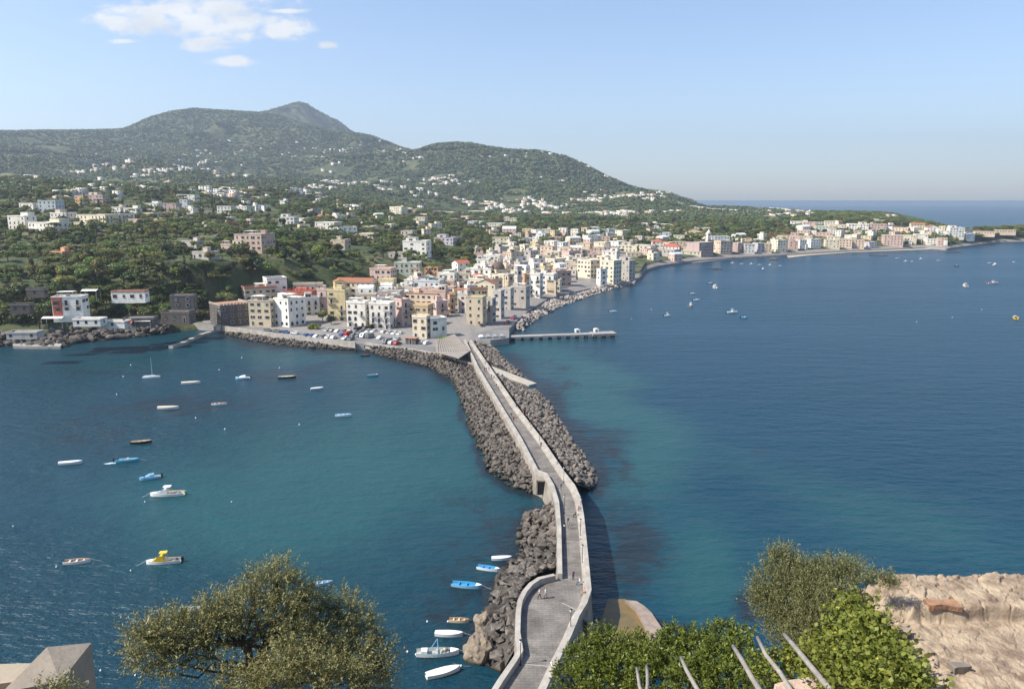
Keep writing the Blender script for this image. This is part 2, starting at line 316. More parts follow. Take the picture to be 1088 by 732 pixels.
Fs=np.stack([i*n[1]+j,i*n[1]+j+1,(i+1)*n[1]+j+1,(i+1)*n[1]+j],-1).reshape(-1,4)
MS=bpy.data.materials.new('sea_water'); MS.use_nodes=True; N,L,b=nodes(MS)
def ramp2(c0,c1,fac,c0link=None):
    mx=N.new('ShaderNodeMix'); mx.data_type='RGBA'; mx.inputs[6].default_value=tuple(c0)+(1,); mx.inputs[7].default_value=tuple(c1)+(1,); L.new(fac,mx.inputs[0])
    if c0link: L.new(c0link,mx.inputs[6])
    return mx.outputs[2]
g=N.new('ShaderNodeNewGeometry'); a1=N.new('ShaderNodeAttribute'); a1.attribute_name='shallow'; a2=N.new('ShaderNodeAttribute'); a2.attribute_name='weed'
nz=N.new('ShaderNodeTexNoise'); nz.inputs['Scale'].default_value=.16; nz.inputs['Detail'].default_value=7; nz.inputs['Roughness'].default_value=.65; L.new(g.outputs['Position'],nz.inputs['Vector'])
mm=N.new('ShaderNodeMath'); mm.operation='MULTIPLY_ADD'; mm.inputs[1].default_value=1.6; mm.inputs[2].default_value=-.8; L.new(nz.outputs[0],mm.inputs[0])
def jit(att,amt):
    q=N.new('ShaderNodeMath'); q.operation='MULTIPLY_ADD'; q.inputs[1].default_value=amt; L.new(mm.outputs[0],q.inputs[0]); L.new(att,q.inputs[2]); 
    mr=N.new('ShaderNodeMapRange'); mr.interpolation_type='SMOOTHSTEP'; L.new(q.outputs[0],mr.inputs[0]); return mr
j1=jit(a1.outputs['Fac'],.35); j1.inputs[1].default_value=.0; j1.inputs[2].default_value=1.1
nz2=N.new('ShaderNodeTexNoise'); nz2.inputs['Scale'].default_value=.55; nz2.inputs['Detail'].default_value=6; L.new(g.outputs['Position'],nz2.inputs['Vector']); ad=N.new('ShaderNodeMath'); ad.operation='MULTIPLY_ADD'; ad.inputs[1].default_value=1.0; ad.inputs[2].default_value=-.5; L.new(nz2.outputs[0],ad.inputs[0]); ad2=N.new('ShaderNodeMath'); ad2.operation='ADD'; L.new(ad.outputs[0],ad2.inputs[0]); L.new(mm.outputs[0],ad2.inputs[1]); mm=ad2
j2=jit(a2.outputs['Fac'],1.0); j2.inputs[1].default_value=.25; j2.inputs[2].default_value=.95
a3=N.new('ShaderNodeAttribute'); a3.attribute_name='open_water'; c=ramp2((.005,.036,.055),(.002,.037,.068),a3.outputs['Fac']); mxq=N.new('ShaderNodeMix'); mxq.data_type='RGBA'; L.new(j1.outputs[0],mxq.inputs[0]); L.new(c,mxq.inputs[6]); mxq.inputs[7].default_value=(.014,.070,.079,1); c=mxq.outputs[2]; c=ramp2((0,0,0),(.012,.022,.030),j2.outputs[0],c)
L.new(c,b.inputs['Base Color']); b.inputs['IOR'].default_value=1.33; b.inputs['Roughness'].default_value=.30; b.inputs['Specular IOR Level'].default_value=.38
h=None
for sc,st,wt in (((.05,.16,1),1.0,1.1),((.20,.5,1),1.0,.75),((.8,1.5,1),1.0,.20)):
    mp=N.new('ShaderNodeMapping'); mp.inputs['Scale'].default_value=sc; mp.inputs['Rotation'].default_value=(0,0,R(8)); L.new(g.outputs['Position'],mp.inputs[0])
    q=N.new('ShaderNodeTexNoise'); q.inputs['Scale'].default_value=st; q.inputs['Detail'].default_value=4; q.inputs['Roughness'].default_value=.6; L.new(mp.outputs[0],q.inputs['Vector'])
    k=N.new('ShaderNodeMath'); k.operation='MULTIPLY_ADD'; k.inputs[1].default_value=wt; L.new(q.outputs[0],k.inputs[0])
    if h: L.new(h,k.inputs[2])
    else: k.inputs[2].default_value=0
    h=k.outputs[0]
bp=N.new('ShaderNodeBump'); bp.inputs['Strength'].default_value=1; bp.inputs['Distance'].default_value=1.0; L.new(h,bp.inputs['Height'])
mpw=N.new('ShaderNodeMapping'); mpw.inputs['Scale'].default_value=(.004,.014,1); mpw.inputs['Rotation'].default_value=(0,0,R(-14)); L.new(g.outputs['Position'],mpw.inputs[0]); nw=N.new('ShaderNodeTexNoise'); nw.inputs['Scale'].default_value=1; nw.inputs['Detail'].default_value=4; L.new(mpw.outputs[0],nw.inputs[0]); mrw=N.new('ShaderNodeMapRange'); mrw.inputs[1].default_value=.35; mrw.inputs[2].default_value=.65; mrw.inputs[3].default_value=.55; mrw.inputs[4].default_value=1.5; L.new(nw.outputs[0],mrw.inputs[0]); L.new(mrw.outputs[0],bp.inputs['Distance']); L.new(bp.outputs[0],b.inputs['Normal'])
sea=linkm('sea',npmesh('sea',np.stack([SX.ravel(),SY.ravel(),0*SX.ravel()],1),Fs,MS,False,{'shallow':('POINT',sh.ravel()),'weed':('POINT',wd.ravel()),'open_water':('POINT',opn.ravel())})); tag(sea,'deep blue sea with turquoise shallows and dark weed patches','sea',kind='structure')
# one far sheet of ground far below so nothing is empty to the sides
MSB=mat('seabed_sand',(.12,.11,.08)); m_=MB(); m_.poly([(-90000,-3000,-14),(90000,-3000,-14),(90000,140000,-14),(-90000,140000,-14)]); o=m_.build('seabed',MSB); tag(o,'sand under the sea','seabed',kind='structure')
# ------------------------------------------------------------ haze
hz=MB(); hz.box(-9000,-120,-15,12000,10500,900); MH=bpy.data.materials.new('haze_air'); MH.use_nodes=True; N=MH.node_tree.nodes; L=MH.node_tree.links
N.remove(N['Principled BSDF']); pv=N.new('ShaderNodeVolumePrincipled'); pv.inputs['Color'].default_value=(.74,.87,1,1); pv.inputs['Density'].default_value=HAZE if 'HAZE' in globals() else 9.5e-5; pv.inputs['Anisotropy'].default_value=.3
L.new(pv.outputs[0],N['Material Output'].inputs['Volume'])
o=hz.build('haze',MH); tag(o,'thin pale blue air haze over the bay','haze',kind='stuff')
# ============================================================ stonework materials
M_DECK=mat('grey_lava_paving',(.17,.155,.14),(.25,.23,.205),.35,.85,.25,12,coord='World')
N,L,b=nodes(M_DECK); bk=N.new('ShaderNodeTexBrick'); bk.inputs['Scale'].default_value=1; bk.inputs['Brick Width'].default_value=1.1; bk.inputs['Row Height'].default_value=.55; bk.inputs['Mortar Size'].default_value=.035; bk.inputs['Color1'].default_value=(1,1,1,1); bk.inputs['Color2'].default_value=(.84,.83,.82,1); bk.inputs['Mortar'].default_value=(.6,.58,.55,1)
gg=N.new('ShaderNodeNewGeometry'); L.new(gg.outputs['Position'],bk.inputs['Vector']); src=b.inputs['Base Color'].links[0].from_socket; mu=N.new('ShaderNodeMix'); mu.data_type='RGBA'; mu.blend_type='MULTIPLY'; mu.inputs[0].default_value=1; L.new(src,mu.inputs[6]); L.new(bk.outputs[0],mu.inputs[7])
np_=N.new('ShaderNodeTexNoise'); np_.inputs['Scale'].default_value=.22; np_.inputs['Detail'].default_value=6; np_.inputs['Roughness'].default_value=.7; L.new(gg.outputs['Position'],np_.inputs[0]); mr=N.new('ShaderNodeMapRange'); mr.inputs[1].default_value=.35; mr.inputs[2].default_value=.65; mr.inputs[3].default_value=.72; mr.inputs[4].default_value=1.18; L.new(np_.outputs[0],mr.inputs[0]); vm=N.new('ShaderNodeVectorMath'); vm.operation='SCALE'; L.new(mu.outputs[2],vm.inputs[0]); L.new(mr.outputs[0],vm.inputs['Scale']); L.new(vm.outputs[0],b.inputs['Base Color'])
M_STONE=mat('pale_parapet_stone',(.44,.41,.36),(.30,.27,.23),.5,.9,.3,6,coord='World')
M_WALLST=mat('weathered_sea_wall',(.33,.29,.24),(.18,.155,.13),.35,.9,.5,4,coord='World')
M_ROCK=mat('lava_boulder',(.05,.043,.037),(.16,.14,.12),1.1,.95,.8,2.2,rnd=.35)
M_ROCKL=mat('tuff_boulder',(.27,.22,.16),(.15,.12,.09),.8,.95,.9,2.5,rnd=.15)
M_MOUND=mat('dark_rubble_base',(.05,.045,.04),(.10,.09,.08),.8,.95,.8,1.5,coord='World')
M_CONC=mat('quay_concrete',(.36,.34,.31),(.27,.25,.23),.25,.9,.2,4,coord='World')
M_ASPH=mat('car_park_asphalt',(.15,.145,.14),(.21,.2,.19),.12,.9,.1,6,coord='World')
M_METAL=mat('dark_iron',(.04,.04,.045),rough=.5,metal=.6)
M_WHITE=mat('white_paint',(.8,.8,.78),rough=.5)
M_LAMP=mat('lamp_glass',(.75,.75,.72),rough=.2,spec=.5)
# ============================================================ causeway
Lp=[(493,361),(506.5,390),(533,435),(551,465),(568.5,499),(578,503),(585,515),(590,532),(592,560),(592.5,609)]
Lc=[(588,609),(571,613),(562,619),(555,627),(550,637),(548,648),(547,671),(549,684),(550,690),(543.6,700),(529,721),(512,748),(500,770)]
Rp=[(501,361),(521,390),(549,431),(577,467),(600,501),(611,515),(617,528),(620.5,547),(624,580),(628.5,626),(624,640),(616,653),(607,675),(597,695),(585,721),(573,748),(560,775)]
zt=5.5; zd=4.5
L1=[G(*p,zt) for p in Lp]; L2=[G(*p,zt) for p in Lc]; R1=[G(*p,zt) for p in Rp]
cw=empty('stone_causeway',(L1[4][0],L1[4][1],0),0,'long stone causeway with pale parapets running from the castle rock to the town','causeway')
def toloc(o,par): 
    o.parent=par; o.matrix_parent_inverse=Matrix.Translation(-Vector(par.location)); return o
def offset(pl,d):
    out=[]; n=len(pl)
    for i,p in enumerate(pl):
        a=Vector(pl[max(i-1,0)]); b=Vector(pl[min(i+1,n-1)]); t=(b-a).normalized(); nn=Vector((-t.y,t.x)); out.append((p[0]+nn.x*d,p[1]+nn.y*d))
    return out
def sweep(mb,pl,d,z0,z1,mi=0):
    q=offset(pl,d)
    for i in range(len(pl)-1):
        P=[pl[i],pl[i+1],q[i+1],q[i]]
        b=len(mb.v); mb.v+=[(p[0],p[1],z0) for p in P]+[(p[0],p[1],z1) for p in P]
        fs=[(4,5,6,7),(0,1,5,4),(2,3,7,6)]
        if i==0: fs.append((3,0,4,7))
        if i==len(pl)-2: fs.append((1,2,6,5))
        for f in fs: mb.f.append(tuple(b+k for k in f)); mb.m.append(mi)
# deck (strips between matching stations)
def resample(pl,n):
    P=[Vector(p) for p in pl]; ds=[0]
    for i in range(1,len(P)): ds.append(ds[-1]+(P[i]-P[i-1]).length)
    out=[]
    for k in range(n):
        t=ds[-1]*k/(n-1); i=max(j for j in range(len(ds)) if ds[j]<=t+1e-9); i=min(i,len(P)-2)
        f=(t-ds[i])/max(ds[i+1]-ds[i],1e-9); out.append(tuple(P[i].lerp(P[i+1],f)))
    return out
outline=L1+L2+R1[::-1]
mb=MB(); mb.prism(outline,zd-.35,zd)
# expansion joints as thin proud kerbs across the deck are avoided; narrow drain slots laid 4 mm above
deck=toloc(mb.build('deck',M_DECK),cw)
M_JNT=mat('pale_joint',(.34,.32,.29))
for k,(a,b_) in enumerate([((600.5,575),(623,576)),((599,545),(620,546)),((553,452),(566,451)),((570,478),(582,476)),((589,521),(614,519)),((584,503),(601,502)),((597,640),(617,650)),((553,705),(590,708))]):
    mb=MB(); p=Vector(G(*a,zd)); q=Vector(G(*b_,zd)); t=(q-p).normalized(); n_=Vector((-t.y,t.x))*.09
    mb.poly([(*(p-n_),zd+.004),(*(q-n_),zd+.004),(*(q+n_),zd+.004),(*(p+n_),zd+.004)]); toloc(mb.build('paving_joint',M_JNT),cw)
mb=MB(); sweep(mb,L1,.75,zd-.02,zt); toloc(mb.build('parapet',M_STONE),cw)
mb=MB(); sweep(mb,L2,.75,zd-.02,zt); toloc(mb.build('parapet',M_STONE),cw)
mb=MB(); sweep(mb,R1,-.65,zd-.02,zt); toloc(mb.build('parapet',M_STONE),cw)
# bench-like plinth on the right side
mb=MB(); sweep(mb,offset(R1,-.652),-.55,zd-.02,zd+.42); toloc(mb.build('stone_bench',M_STONE),cw)
# side walls, leaning out towards their foot, arch cut through one bay
def sidewall(pl,d,skip=()):
    mb=MB(); q=offset(pl,d)
    for i in range(len(pl)-1):
        if i in skip: continue
        mb.poly([(*q[i],-3),(*q[i+1],-3),(*pl[i+1],zd),(*pl[i],zd)]); 
    return mb
mb=sidewall(L1,-.9,skip=(6,))
# arched bay
p,q=Vector(L1[6]),Vector(L1[7]); t=q-p; n_=-Vector((-t.y,t.x)).normalized()*.9
def wpt(s,z):
    c=p+t*s; f=(zd-z)/(zd+3); c=c+n_*f; return (c.x,c.y,z)
arc=[(.2,-3),(.2,1.0)]+[(.5-.3*math.cos(math.pi*k/10),1.0+1.7*math.sin(math.pi*k/10)) for k in range(1,10)]+[(.8,1.0),(.8,-3)]
mb.poly([wpt(0,-3),wpt(.2,-3),wpt(.2,1),wpt(0,1)]); mb.poly([wpt(.8,-3),wpt(1,-3),wpt(1,1),wpt(.8,1)])
mb.poly([wpt(0,1),wpt(.2,1),wpt(0,zd)]); mb.poly([wpt(.8,1),wpt(1,1),wpt(1,zd)])
top=arc[1:-1]
for k in range(len(top)-1):
    s0=k/(len(top)-1); s1=(k+1)/(len(top)-1); mb.poly([wpt(*top[k]),wpt(*top[k+1]),wpt(s1,zd),wpt(s0,zd)])
for k in range(len(arc)-1):
    a_=Vector(wpt(*arc[k])); b_=Vector(wpt(*arc[k+1])); dn=Vector((n_.x,n_.y,0)).normalized()*-5
    mb.poly([a_,b_,b_+dn,a_+dn])
toloc(mb.build('side_wall',M_WALLST),cw)
toloc(sidewall(L2,-.6).build('side_wall',M_WALLST),cw)
toloc(sidewall(R1,.6).build('side_wall',M_WALLST),cw)
# iron gate in the pilaster by the arch
g0=Vector(G(573,527,1)); g1=Vector(G(579,527,1))
mb=MB(); dx=(g1-g0); mb.box(-.9,-.12,0,.9,.12,3.0); mb.box(-1.15,-.2,0,-.9,.2,3.2,1); mb.box(.9,-.2,0,1.15,.2,3.2,1); mb.box(-1.15,-.2,3.0,1.15,.2,3.3,1)
o=mb.build('gate',[M_METAL,M_WALLST]); 
mid=G(575.5,524,1.5); o.location=(mid[0],mid[1],1.2); toloc(o,cw)
def wetband(m,zlo=.15,zhi=1.1):
    N,L,b=nodes(m); src=b.inputs['Base Color'].links[0].from_socket; g=N.new('ShaderNodeNewGeometry'); s_=N.new('ShaderNodeSeparateXYZ'); L.new(g.outputs['Position'],s_.inputs[0])
    mr=N.new('ShaderNodeMapRange'); mr.inputs[1].default_value=zlo; mr.inputs[2].default_value=zhi; L.new(s_.outputs[2],mr.inputs[0]); mx=N.new('ShaderNodeMix'); mx.data_type='RGBA'; mx.inputs[6].default_value=(.028,.026,.016,1); L.new(mr.outputs[0],mx.inputs[0]); L.new(src,mx.inputs[7]); L.new(mx.outputs[2],b.inputs['Base Color'])
wetband(M_ROCK); wetband(M_ROCKL,.1,.5)
# ============================================================ boulders
def hull(seed,mt,flat=.78,n=12):
    r_=random.Random(seed); bm=bmesh.new()
    for _ in range(n):
        v=Vector((r_.gauss(0,1),r_.gauss(0,1),r_.gauss(0,1))).normalized()*r_.uniform(.8,1.08); v.z*=flat; v.x*=1.2; bm.verts.new(v)
    bmesh.ops.convex_hull(bm,input=bm.verts[:]); 
    for v in [v for v in bm.verts if not v.link_faces]: bm.verts.remove(v)
    bmesh.ops.bevel(bm,geom=bm.edges[:],offset=.035,segments=1,affect='EDGES')
    bmesh.ops.triangulate(bm,faces=bm.faces[:])
    me=bpy.data.meshes.new('boulder'); bm.to_mesh(me); bm.free(); me.materials.append(mt); return me
HULL=[hull(i,M_ROCK) for i in range(9)]
HN=[]
for me in HULL:
    v=np.empty(len(me.vertices)*3,np.float32); me.vertices.foreach_get('co',v); f=np.empty(len(me.polygons)*3,np.int32); me.polygons.foreach_get('vertices',f); HN.append((v.reshape(-1,3),f.reshape(-1,3)))
def inpoly(x,y,P):
    P=np.array(P); c=np.zeros(len(x),bool); n=len(P)
    for i in range(n):
        x0,y0=P[i]; x1,y1=P[(i+1)%n]
        m=((y0>y)!=(y1>y))&(x<(x1-x0)*(y-y0)/((y1-y0)+1e-12)+x0); c^=m
    return c
def dpl(x,y,P):
    P=np.array(P); d=np.full(len(x),1e9)
    for i in range(len(P)-1):
        a=P[i]; b=P[i+1]; ab=b-a; t=np.clip(((x-a[0])*ab[0]+(y-a[1])*ab[1])/(ab@ab+1e-9),0,1)
        d=np.minimum(d,np.hypot(x-a[0]-t*ab[0],y-a[1]-t*ab[1]))
    return d
def rubble(inner,outer,sp,zi,rr,zpix=1.5,seed=1,lift=.35):
    "points on a heap sloping from the wall (inner) to the water (outer)"
    I=[G(*p,zi*.6) for p in inner]; O=[G(*p,0) for p in outer]; P=I+O[::-1]
    g=np.random.default_rng(seed); xs=[p[0] for p in P]; ys=[p[1] for p in P]
    gx,gy=np.meshgrid(np.arange(min(xs),max(xs),sp),np.arange(min(ys),max(ys),sp)); x=gx.ravel()+g.uniform(-.45,.45,gx.size)*sp; y=gy.ravel()+g.uniform(-.45,.45,gx.size)*sp
    m=inpoly(x,y,P); x=x[m]; y=y[m]; di=dpl(x,y,I); do=dpl(x,y,O); f=di/(di+do+1e-6)
    z=zi*(1-f)**.8-.15+g.uniform(-.5,.5,len(x))*lift; s=(rr[0]+(rr[1]-rr[0])*g.random(len(x))**1.8)*np.where(g.random(len(x))<.08,1.4,1)
    return np.stack([x,y,z],1),s,I,O
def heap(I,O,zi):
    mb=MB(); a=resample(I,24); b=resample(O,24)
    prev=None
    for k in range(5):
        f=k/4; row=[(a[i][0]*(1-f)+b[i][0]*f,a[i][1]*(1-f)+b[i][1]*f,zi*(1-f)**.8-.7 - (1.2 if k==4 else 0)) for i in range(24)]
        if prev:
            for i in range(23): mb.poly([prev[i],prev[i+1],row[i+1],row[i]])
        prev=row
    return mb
def rockmass(pts,sc,seed,lab,mt,name='boulder_field'):
    g=np.random.default_rng(seed); VV=[];FF=[];nv=0
    for (p,s) in zip(pts,sc):
        v,f=HN[g.integers(len(HN))]; a=g.uniform(0,6.28,3); Mx=np.array(Matrix.Rotation(a[0],3,'Z')@Matrix.Rotation((a[1]-3.1)*.25,3,'X')@Matrix.Rotation(a[2]*.15,3,'Y'))
        q=v@Mx.T*s*np.array([g.uniform(.8,1.25),1,g.uniform(.7,1.1)])+p; VV.append(q); FF.append(f+nv); nv+=len(q)
    o=linkm(name,npmesh(name,np.concatenate(VV),np.concatenate(FF),mt)); tag(o,lab,'boulders',kind='stuff'); return o
M_ROCKW=mat('lava_boulders_heaped',(.045,.038,.032),(.20,.172,.145),.6,.95,.8,2.0,coord='World',contrast=(.33,.7),detail=6)
wetband(M_ROCKW)
LI=[(387,368),(434,374),(460,379),(496,387),(507,395),(533,441),(551,471),(567,503),(572,512)]
LO=[(387,371.5),(415,381),(455,391),(480,404),(489,425),(497,450),(508,478),(520,502),(545,519),(572,527)]
pts,sc,I,O=rubble(LI,LO,.92,3.4,(.36,1.05),seed=2,lift=.6); rockmass(pts,sc,3,'heaped dark lava boulders west of the causeway reaching the water',M_ROCKW)
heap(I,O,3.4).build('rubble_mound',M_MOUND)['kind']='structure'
QI=[(231,348.5),(290,357),(350,363.5),(381,366)]; QO=[(233,353.5),(262,362),(290,366.5),(330,370.5),(381,373)]
pts,sc,I,O=rubble(QI,QO,1.25,2.4,(.5,1.15),seed=5); rockmass(pts,sc,6,'brown boulders along the foot of the quay wall',M_ROCKW); heap(I,O,2.4).build('rubble_mound',M_MOUND)['kind']='structure'
RI=[(505,367),(522,392),(550,432),(578,468),(601,502),(613,517)]; RO=[(522,366),(538,383),(569,411),(584,430),(603,458),(622,486),(635,506),(631,520)]
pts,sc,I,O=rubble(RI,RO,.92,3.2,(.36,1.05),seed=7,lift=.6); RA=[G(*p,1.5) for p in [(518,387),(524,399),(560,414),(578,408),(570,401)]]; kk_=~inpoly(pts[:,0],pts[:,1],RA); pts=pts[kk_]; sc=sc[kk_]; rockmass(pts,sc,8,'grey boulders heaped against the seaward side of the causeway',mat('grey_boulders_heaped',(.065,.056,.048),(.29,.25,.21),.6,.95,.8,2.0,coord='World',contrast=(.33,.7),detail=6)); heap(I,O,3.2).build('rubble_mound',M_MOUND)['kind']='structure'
WI=[(548,347),(566,333),(586,320),(610,314),(640,305),(672,297.5)]; WO=[(553,353),(576,336),(592,328),(618,318),(642,310),(676,301)]
pts,sc,I,O=rubble(WI,WO,1.8,2.6,(.7,1.8),seed=9); rockmass(pts,sc,10,'pale boulders along the shore below the blue shaded houses',mat('pale_boulders_heaped',(.45,.39,.33),(.22,.19,.16),.4,.95,.8,2.0,coord='World'))
# near heap: boulders one by one
NI=[(590,541),(592,560),(592,608),(572,612),(556,626),(549,645),(547,671),(550,690),(545,698)]; NO=[(577,543),(558,548),(551,562),(551,588),(536,603),(524,620),(519,642),(508,664),(500,686),(502,704),(534,711)]
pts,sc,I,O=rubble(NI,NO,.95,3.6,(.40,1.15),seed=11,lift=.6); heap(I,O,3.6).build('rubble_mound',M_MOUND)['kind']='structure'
idx=np.argsort(np.hypot(pts[:,0],pts[:,1]))
g=random.Random(4)
for n_i,k in enumerate(idx):
    if n_i>=285: break
    o=linkm('boulder',HULL[g.randrange(9)]); o.location=pts[k]; o.rotation_euler=(g.uniform(-.4,.4),g.uniform(-.4,.4),g.uniform(0,6.28)); s=sc[k]; o.scale=(s*g.uniform(.8,1.2),s,s*g.uniform(.75,1.1))
    tag(o,'dark angular lava boulder in the heap beside the near causeway wall','boulder','boulders heaped beside the near causeway wall')
if len(idx)>285: rockmass(pts[idx[285:]],sc[idx[285:]],12,'dark lava boulders at the far end of the near heap',M_ROCKW)
# two big pale tuff boulders at the water
def bigrock(px,py,rx,ry,rz,seed,lab):
    bm=bmesh.new(); bmesh.ops.create_icosphere(bm,subdivisions=4,radius=1)
    from mathutils import noise
    for v in bm.verts:
        c=v.co.copy(); d=noise.noise(c*1.3+Vector((seed,0,0)))*.35+noise.noise(c*4+Vector((0,seed,0)))*.14+noise.noise(c*11+Vector((0,seed,0)))*.06; v.co=c*(1+d)
    me=bpy.data.meshes.new('boulder'); bm.to_mesh(me); bm.free(); me.materials.append(M_ROCKL)
    x,y=G(px,py,.8); o=linkm('tuff_boulder',me,loc=(x,y,.6)); o.scale=(rx,ry,rz); tag(o,lab,'boulder')
bigrock(515,663,1.7,1.7,2.0,3,'upper of two big pale brown pitted rocks at the water')
bigrock(509,690,2.2,2.4,2.3,8,'lower, larger of two big pale brown pitted rocks at the water')
# pale boat ramp in the right-hand rocks
mb=MB(); A=[G(522,389,3.2),G(527,398,3.2),G(562,409,.5),G(570,407,.5)]; b_=len(mb.v)
mb.poly([(*A[1],3.3),(*A[2],.5),(*A[3],.5),(*A[0],3.3)]); mb.poly([(*A[1],3.3),(*A[1],-1),(*A[2],-1),(*A[2],.5)]); mb.poly([(*A[3],.5),(*A[3],-1),(*A[0],-1),(*A[0],3.3)]); mb.poly([(*A[2],.5),(*A[2],-1),(*A[3],-1),(*A[3],.5)])
o=mb.build('slipway',mat('cream_concrete',(.52,.47,.38),(.42,.37,.29),.4,.9,.15,4,coord='World')); tag(o,'cream concrete boat ramp sloping through the rocks beside the causeway','ramp')
# rock pool platform and steps by the near end of the causeway
M_OCH=mat('ochre_algae_stone',(.20,.13,.045),(.12,.10,.05),.5,.5,.4,3,coord='World',spec=.4)
pl=empty('bathing_platform',(*G(670,650,.3),0),0,'flat ochre stone platform with curved concrete rim in the water','platform')
mb=MB(); mb.prism([G(*p,.35) for p in [(646,636),(664,636),(672,641),(681,656),(690,672),(690,700),(640,700),(632,668),(640,655)]],-2,.35); toloc(mb.build('platform_slab',M_OCH),pl)
mb=MB(); rim=[G(*p,.9) for p in [(664,637),(676,638),(684,643),(692,650),(702,665),(706,675),(708,700),(694,700),(690,676),(683,660),(675,646)]]
mb.prism(rim,-2,.9); toloc(mb.build('rim',mat('pinkish_concrete',(.33,.26,.21),(.22,.18,.15),.9,.9,.4,4,coord='World')),pl)
st=empty('stone_steps',(*G(625,656,2),0),0,'short pale stone stair going down from the causeway to the bathing platform','stairs')
mb=MB(); a=Vector((*G(618,654,4.2),4.2)); e=Vector((*G(637,669,.6),.6)); n_=8
for k in range(n_):
    c=a.lerp(e,(k+.5)/n_); d=(e-a); ang=math.atan2(d.y,d.x); Mx=Matrix.Translation(c)@Matrix.Rotation(ang,4,'Z'); mb.box(-.32,-1.0,-.35,.32,1.0,0,0,Mx)
toloc(mb.build('step',M_STONE),st)
mb=MB(); d=(e-a); ang=math.atan2(d.y,d.x)
for sgn in (-1.15,1.15):
    n2_=Vector((-math.sin(ang),math.cos(ang),0))*sgn
    mb.poly([tuple(a+n2_+Vector((0,0,-.1))),tuple(e+n2_+Vector((0,0,-.1))),tuple(e+n2_+Vector((0,0,-1.6))),tuple(a+n2_+Vector((0,0,-5)))])
toloc(mb.build('stringer',M_WALLST),st)
# ============================================================ quay, plaza, pier, jetty
qp=[(200,343),(231,346.5),(290,355),(350,361.5),(378,364.7),(387,364.8),(434,371),(460,375.6),(500,386),(505,368),(495,352),(440,345),(350,336),(300,338),(240,336)]
mb=MB(); mb.prism([G(*p,3.0) for p in qp],-2,2.9,0,1); o=mb.build('quay',[M_CONC,M_ASPH]); o['kind']='structure'
mb=MB(); ql=[G(*p,3.7) for p in [(229,345),(290,354),(350,360.5),(377,363.5)]]; sweep(mb,ql,.6,1.0,3.7); q1=mb.build('quay_wall',M_STONE); tag(q1,'low pale wall along the quay edge left of the gap','wall')
mb=MB(); ql=[G(*p,3.7) for p in [(388,364),(434,370),(460,374.5),(503,387)]]; sweep(mb,ql,.6,1.0,3.7); q1=mb.build('quay_wall',M_STONE); tag(q1,'low pale wall along the quay edge right of the gap, ending at the causeway','wall')
mb=MB(); mb.prism([G(*p,3.0) for p in [(496,349),(500,359.5),(507,361),(521,361.5),(541,359),(541,347),(530,344),(505,343)]],-2,3.05,0,1); o=mb.build('harbour_square',[M_CONC,M_ASPH]); o['kind']='structure'
# far-left jetty
mb=MB(); c=[G(*p,1.2) for p in [(233,350),(224,351.5),(213,354.3),(203,358.5),(192,363.5),(179,367.4)]]; sweep(mb,c,2.2,-2,1.2); o=mb.build('curved_jetty',M_STONE); tag(o,'low curved stone jetty reaching from the dark stone house into the bay','jetty')
# pier
pr=empty('pier',(*G(541,357,2),0),0,'long straight concrete pier on dark piles right of the causeway head','pier')
a=Vector(G(541,357.2,2)); e=Vector(G(628,354.2,2)); e2=Vector(G(653,353.2,2)); t=(e2-a).normalized(); n_=Vector((-t.y,t.x))
mb=MB(); mb.prism([tuple(a-n_*2.2),tuple(e-n_*2.2),tuple(e+n_*2.2),tuple(a+n_*2.2)],1.3,2.0,bottom=True); mb.prism([tuple(e-n_*3.2+t*.01),tuple(e2-n_*3.2),tuple(e2+n_*3.2),tuple(e+n_*3.2+t*.01)],1.1,2.15,bottom=True); toloc(mb.build('pier_deck',M_CONC),pr)
Ln=(e2-a).length; M_PILE=mat('dark_wet_piles',(.05,.045,.04)); pm=MB(); pm.tube([(0,0,-3),(0,0,1.35)],.38,8); pm=pm.mesh('pile',[M_PILE])
k=2
while k<Ln:
    for s_ in (-1.8,1.8):
        c=a+t*k+n_*s_; o=linkm('pile',pm,loc=(c.x,c.y,0)); toloc(o,pr)
    k+=4.4
mb=MB(); mb.prism([G(*p,1.0) for p in [(519,361),(541,360),(544,358),(542,356),(521,359)]],-2,1.0); o=mb.build('landing_stage',M_CONC); tag(o,'low concrete landing step below the harbour square at the pier root','landing')
# kiosks on pier
for (px,py,lab) in ((613.5,353,'small white domed kiosk halfway along the pier'),(633.5,352.5,'small white boat shelter at the pier end')):
    x,y=G(px,py,2.1); o=empty('kiosk',(x,y,2.02),.2,lab,'kiosk'); o.scale=(.7,.7,.62); mb=MB(); mb.box(-1.6,-1.2,0,1.6,1.2,1.9); mb.build('wall',M_WHITE,o)
    mb=MB()
    for q in range(8):
        t0=math.pi*q/8; t1=math.pi*(q+1)/8; mb.poly([(1.8*math.cos(t0),-1.4,1.9+.9*math.sin(t0)),(1.8*math.cos(t0),1.4,1.9+.9*math.sin(t0)),(1.8*math.cos(t1),1.4,1.9+.9*math.sin(t1)),(1.8*math.cos(t1),-1.4,1.9+.9*math.sin(t1))])
    for yy in (-1.4,1.4): mb.poly([(1.8*math.cos(math.pi*q/8),yy,1.9+.9*math.sin(math.pi*q/8)) for q in range(9)])
    mb.build('roof',M_WHITE,o); mb=MB(); mb.box(-.5,-1.24,.1,.5,-1.2,1.7); mb.build('door',M_METAL,o)
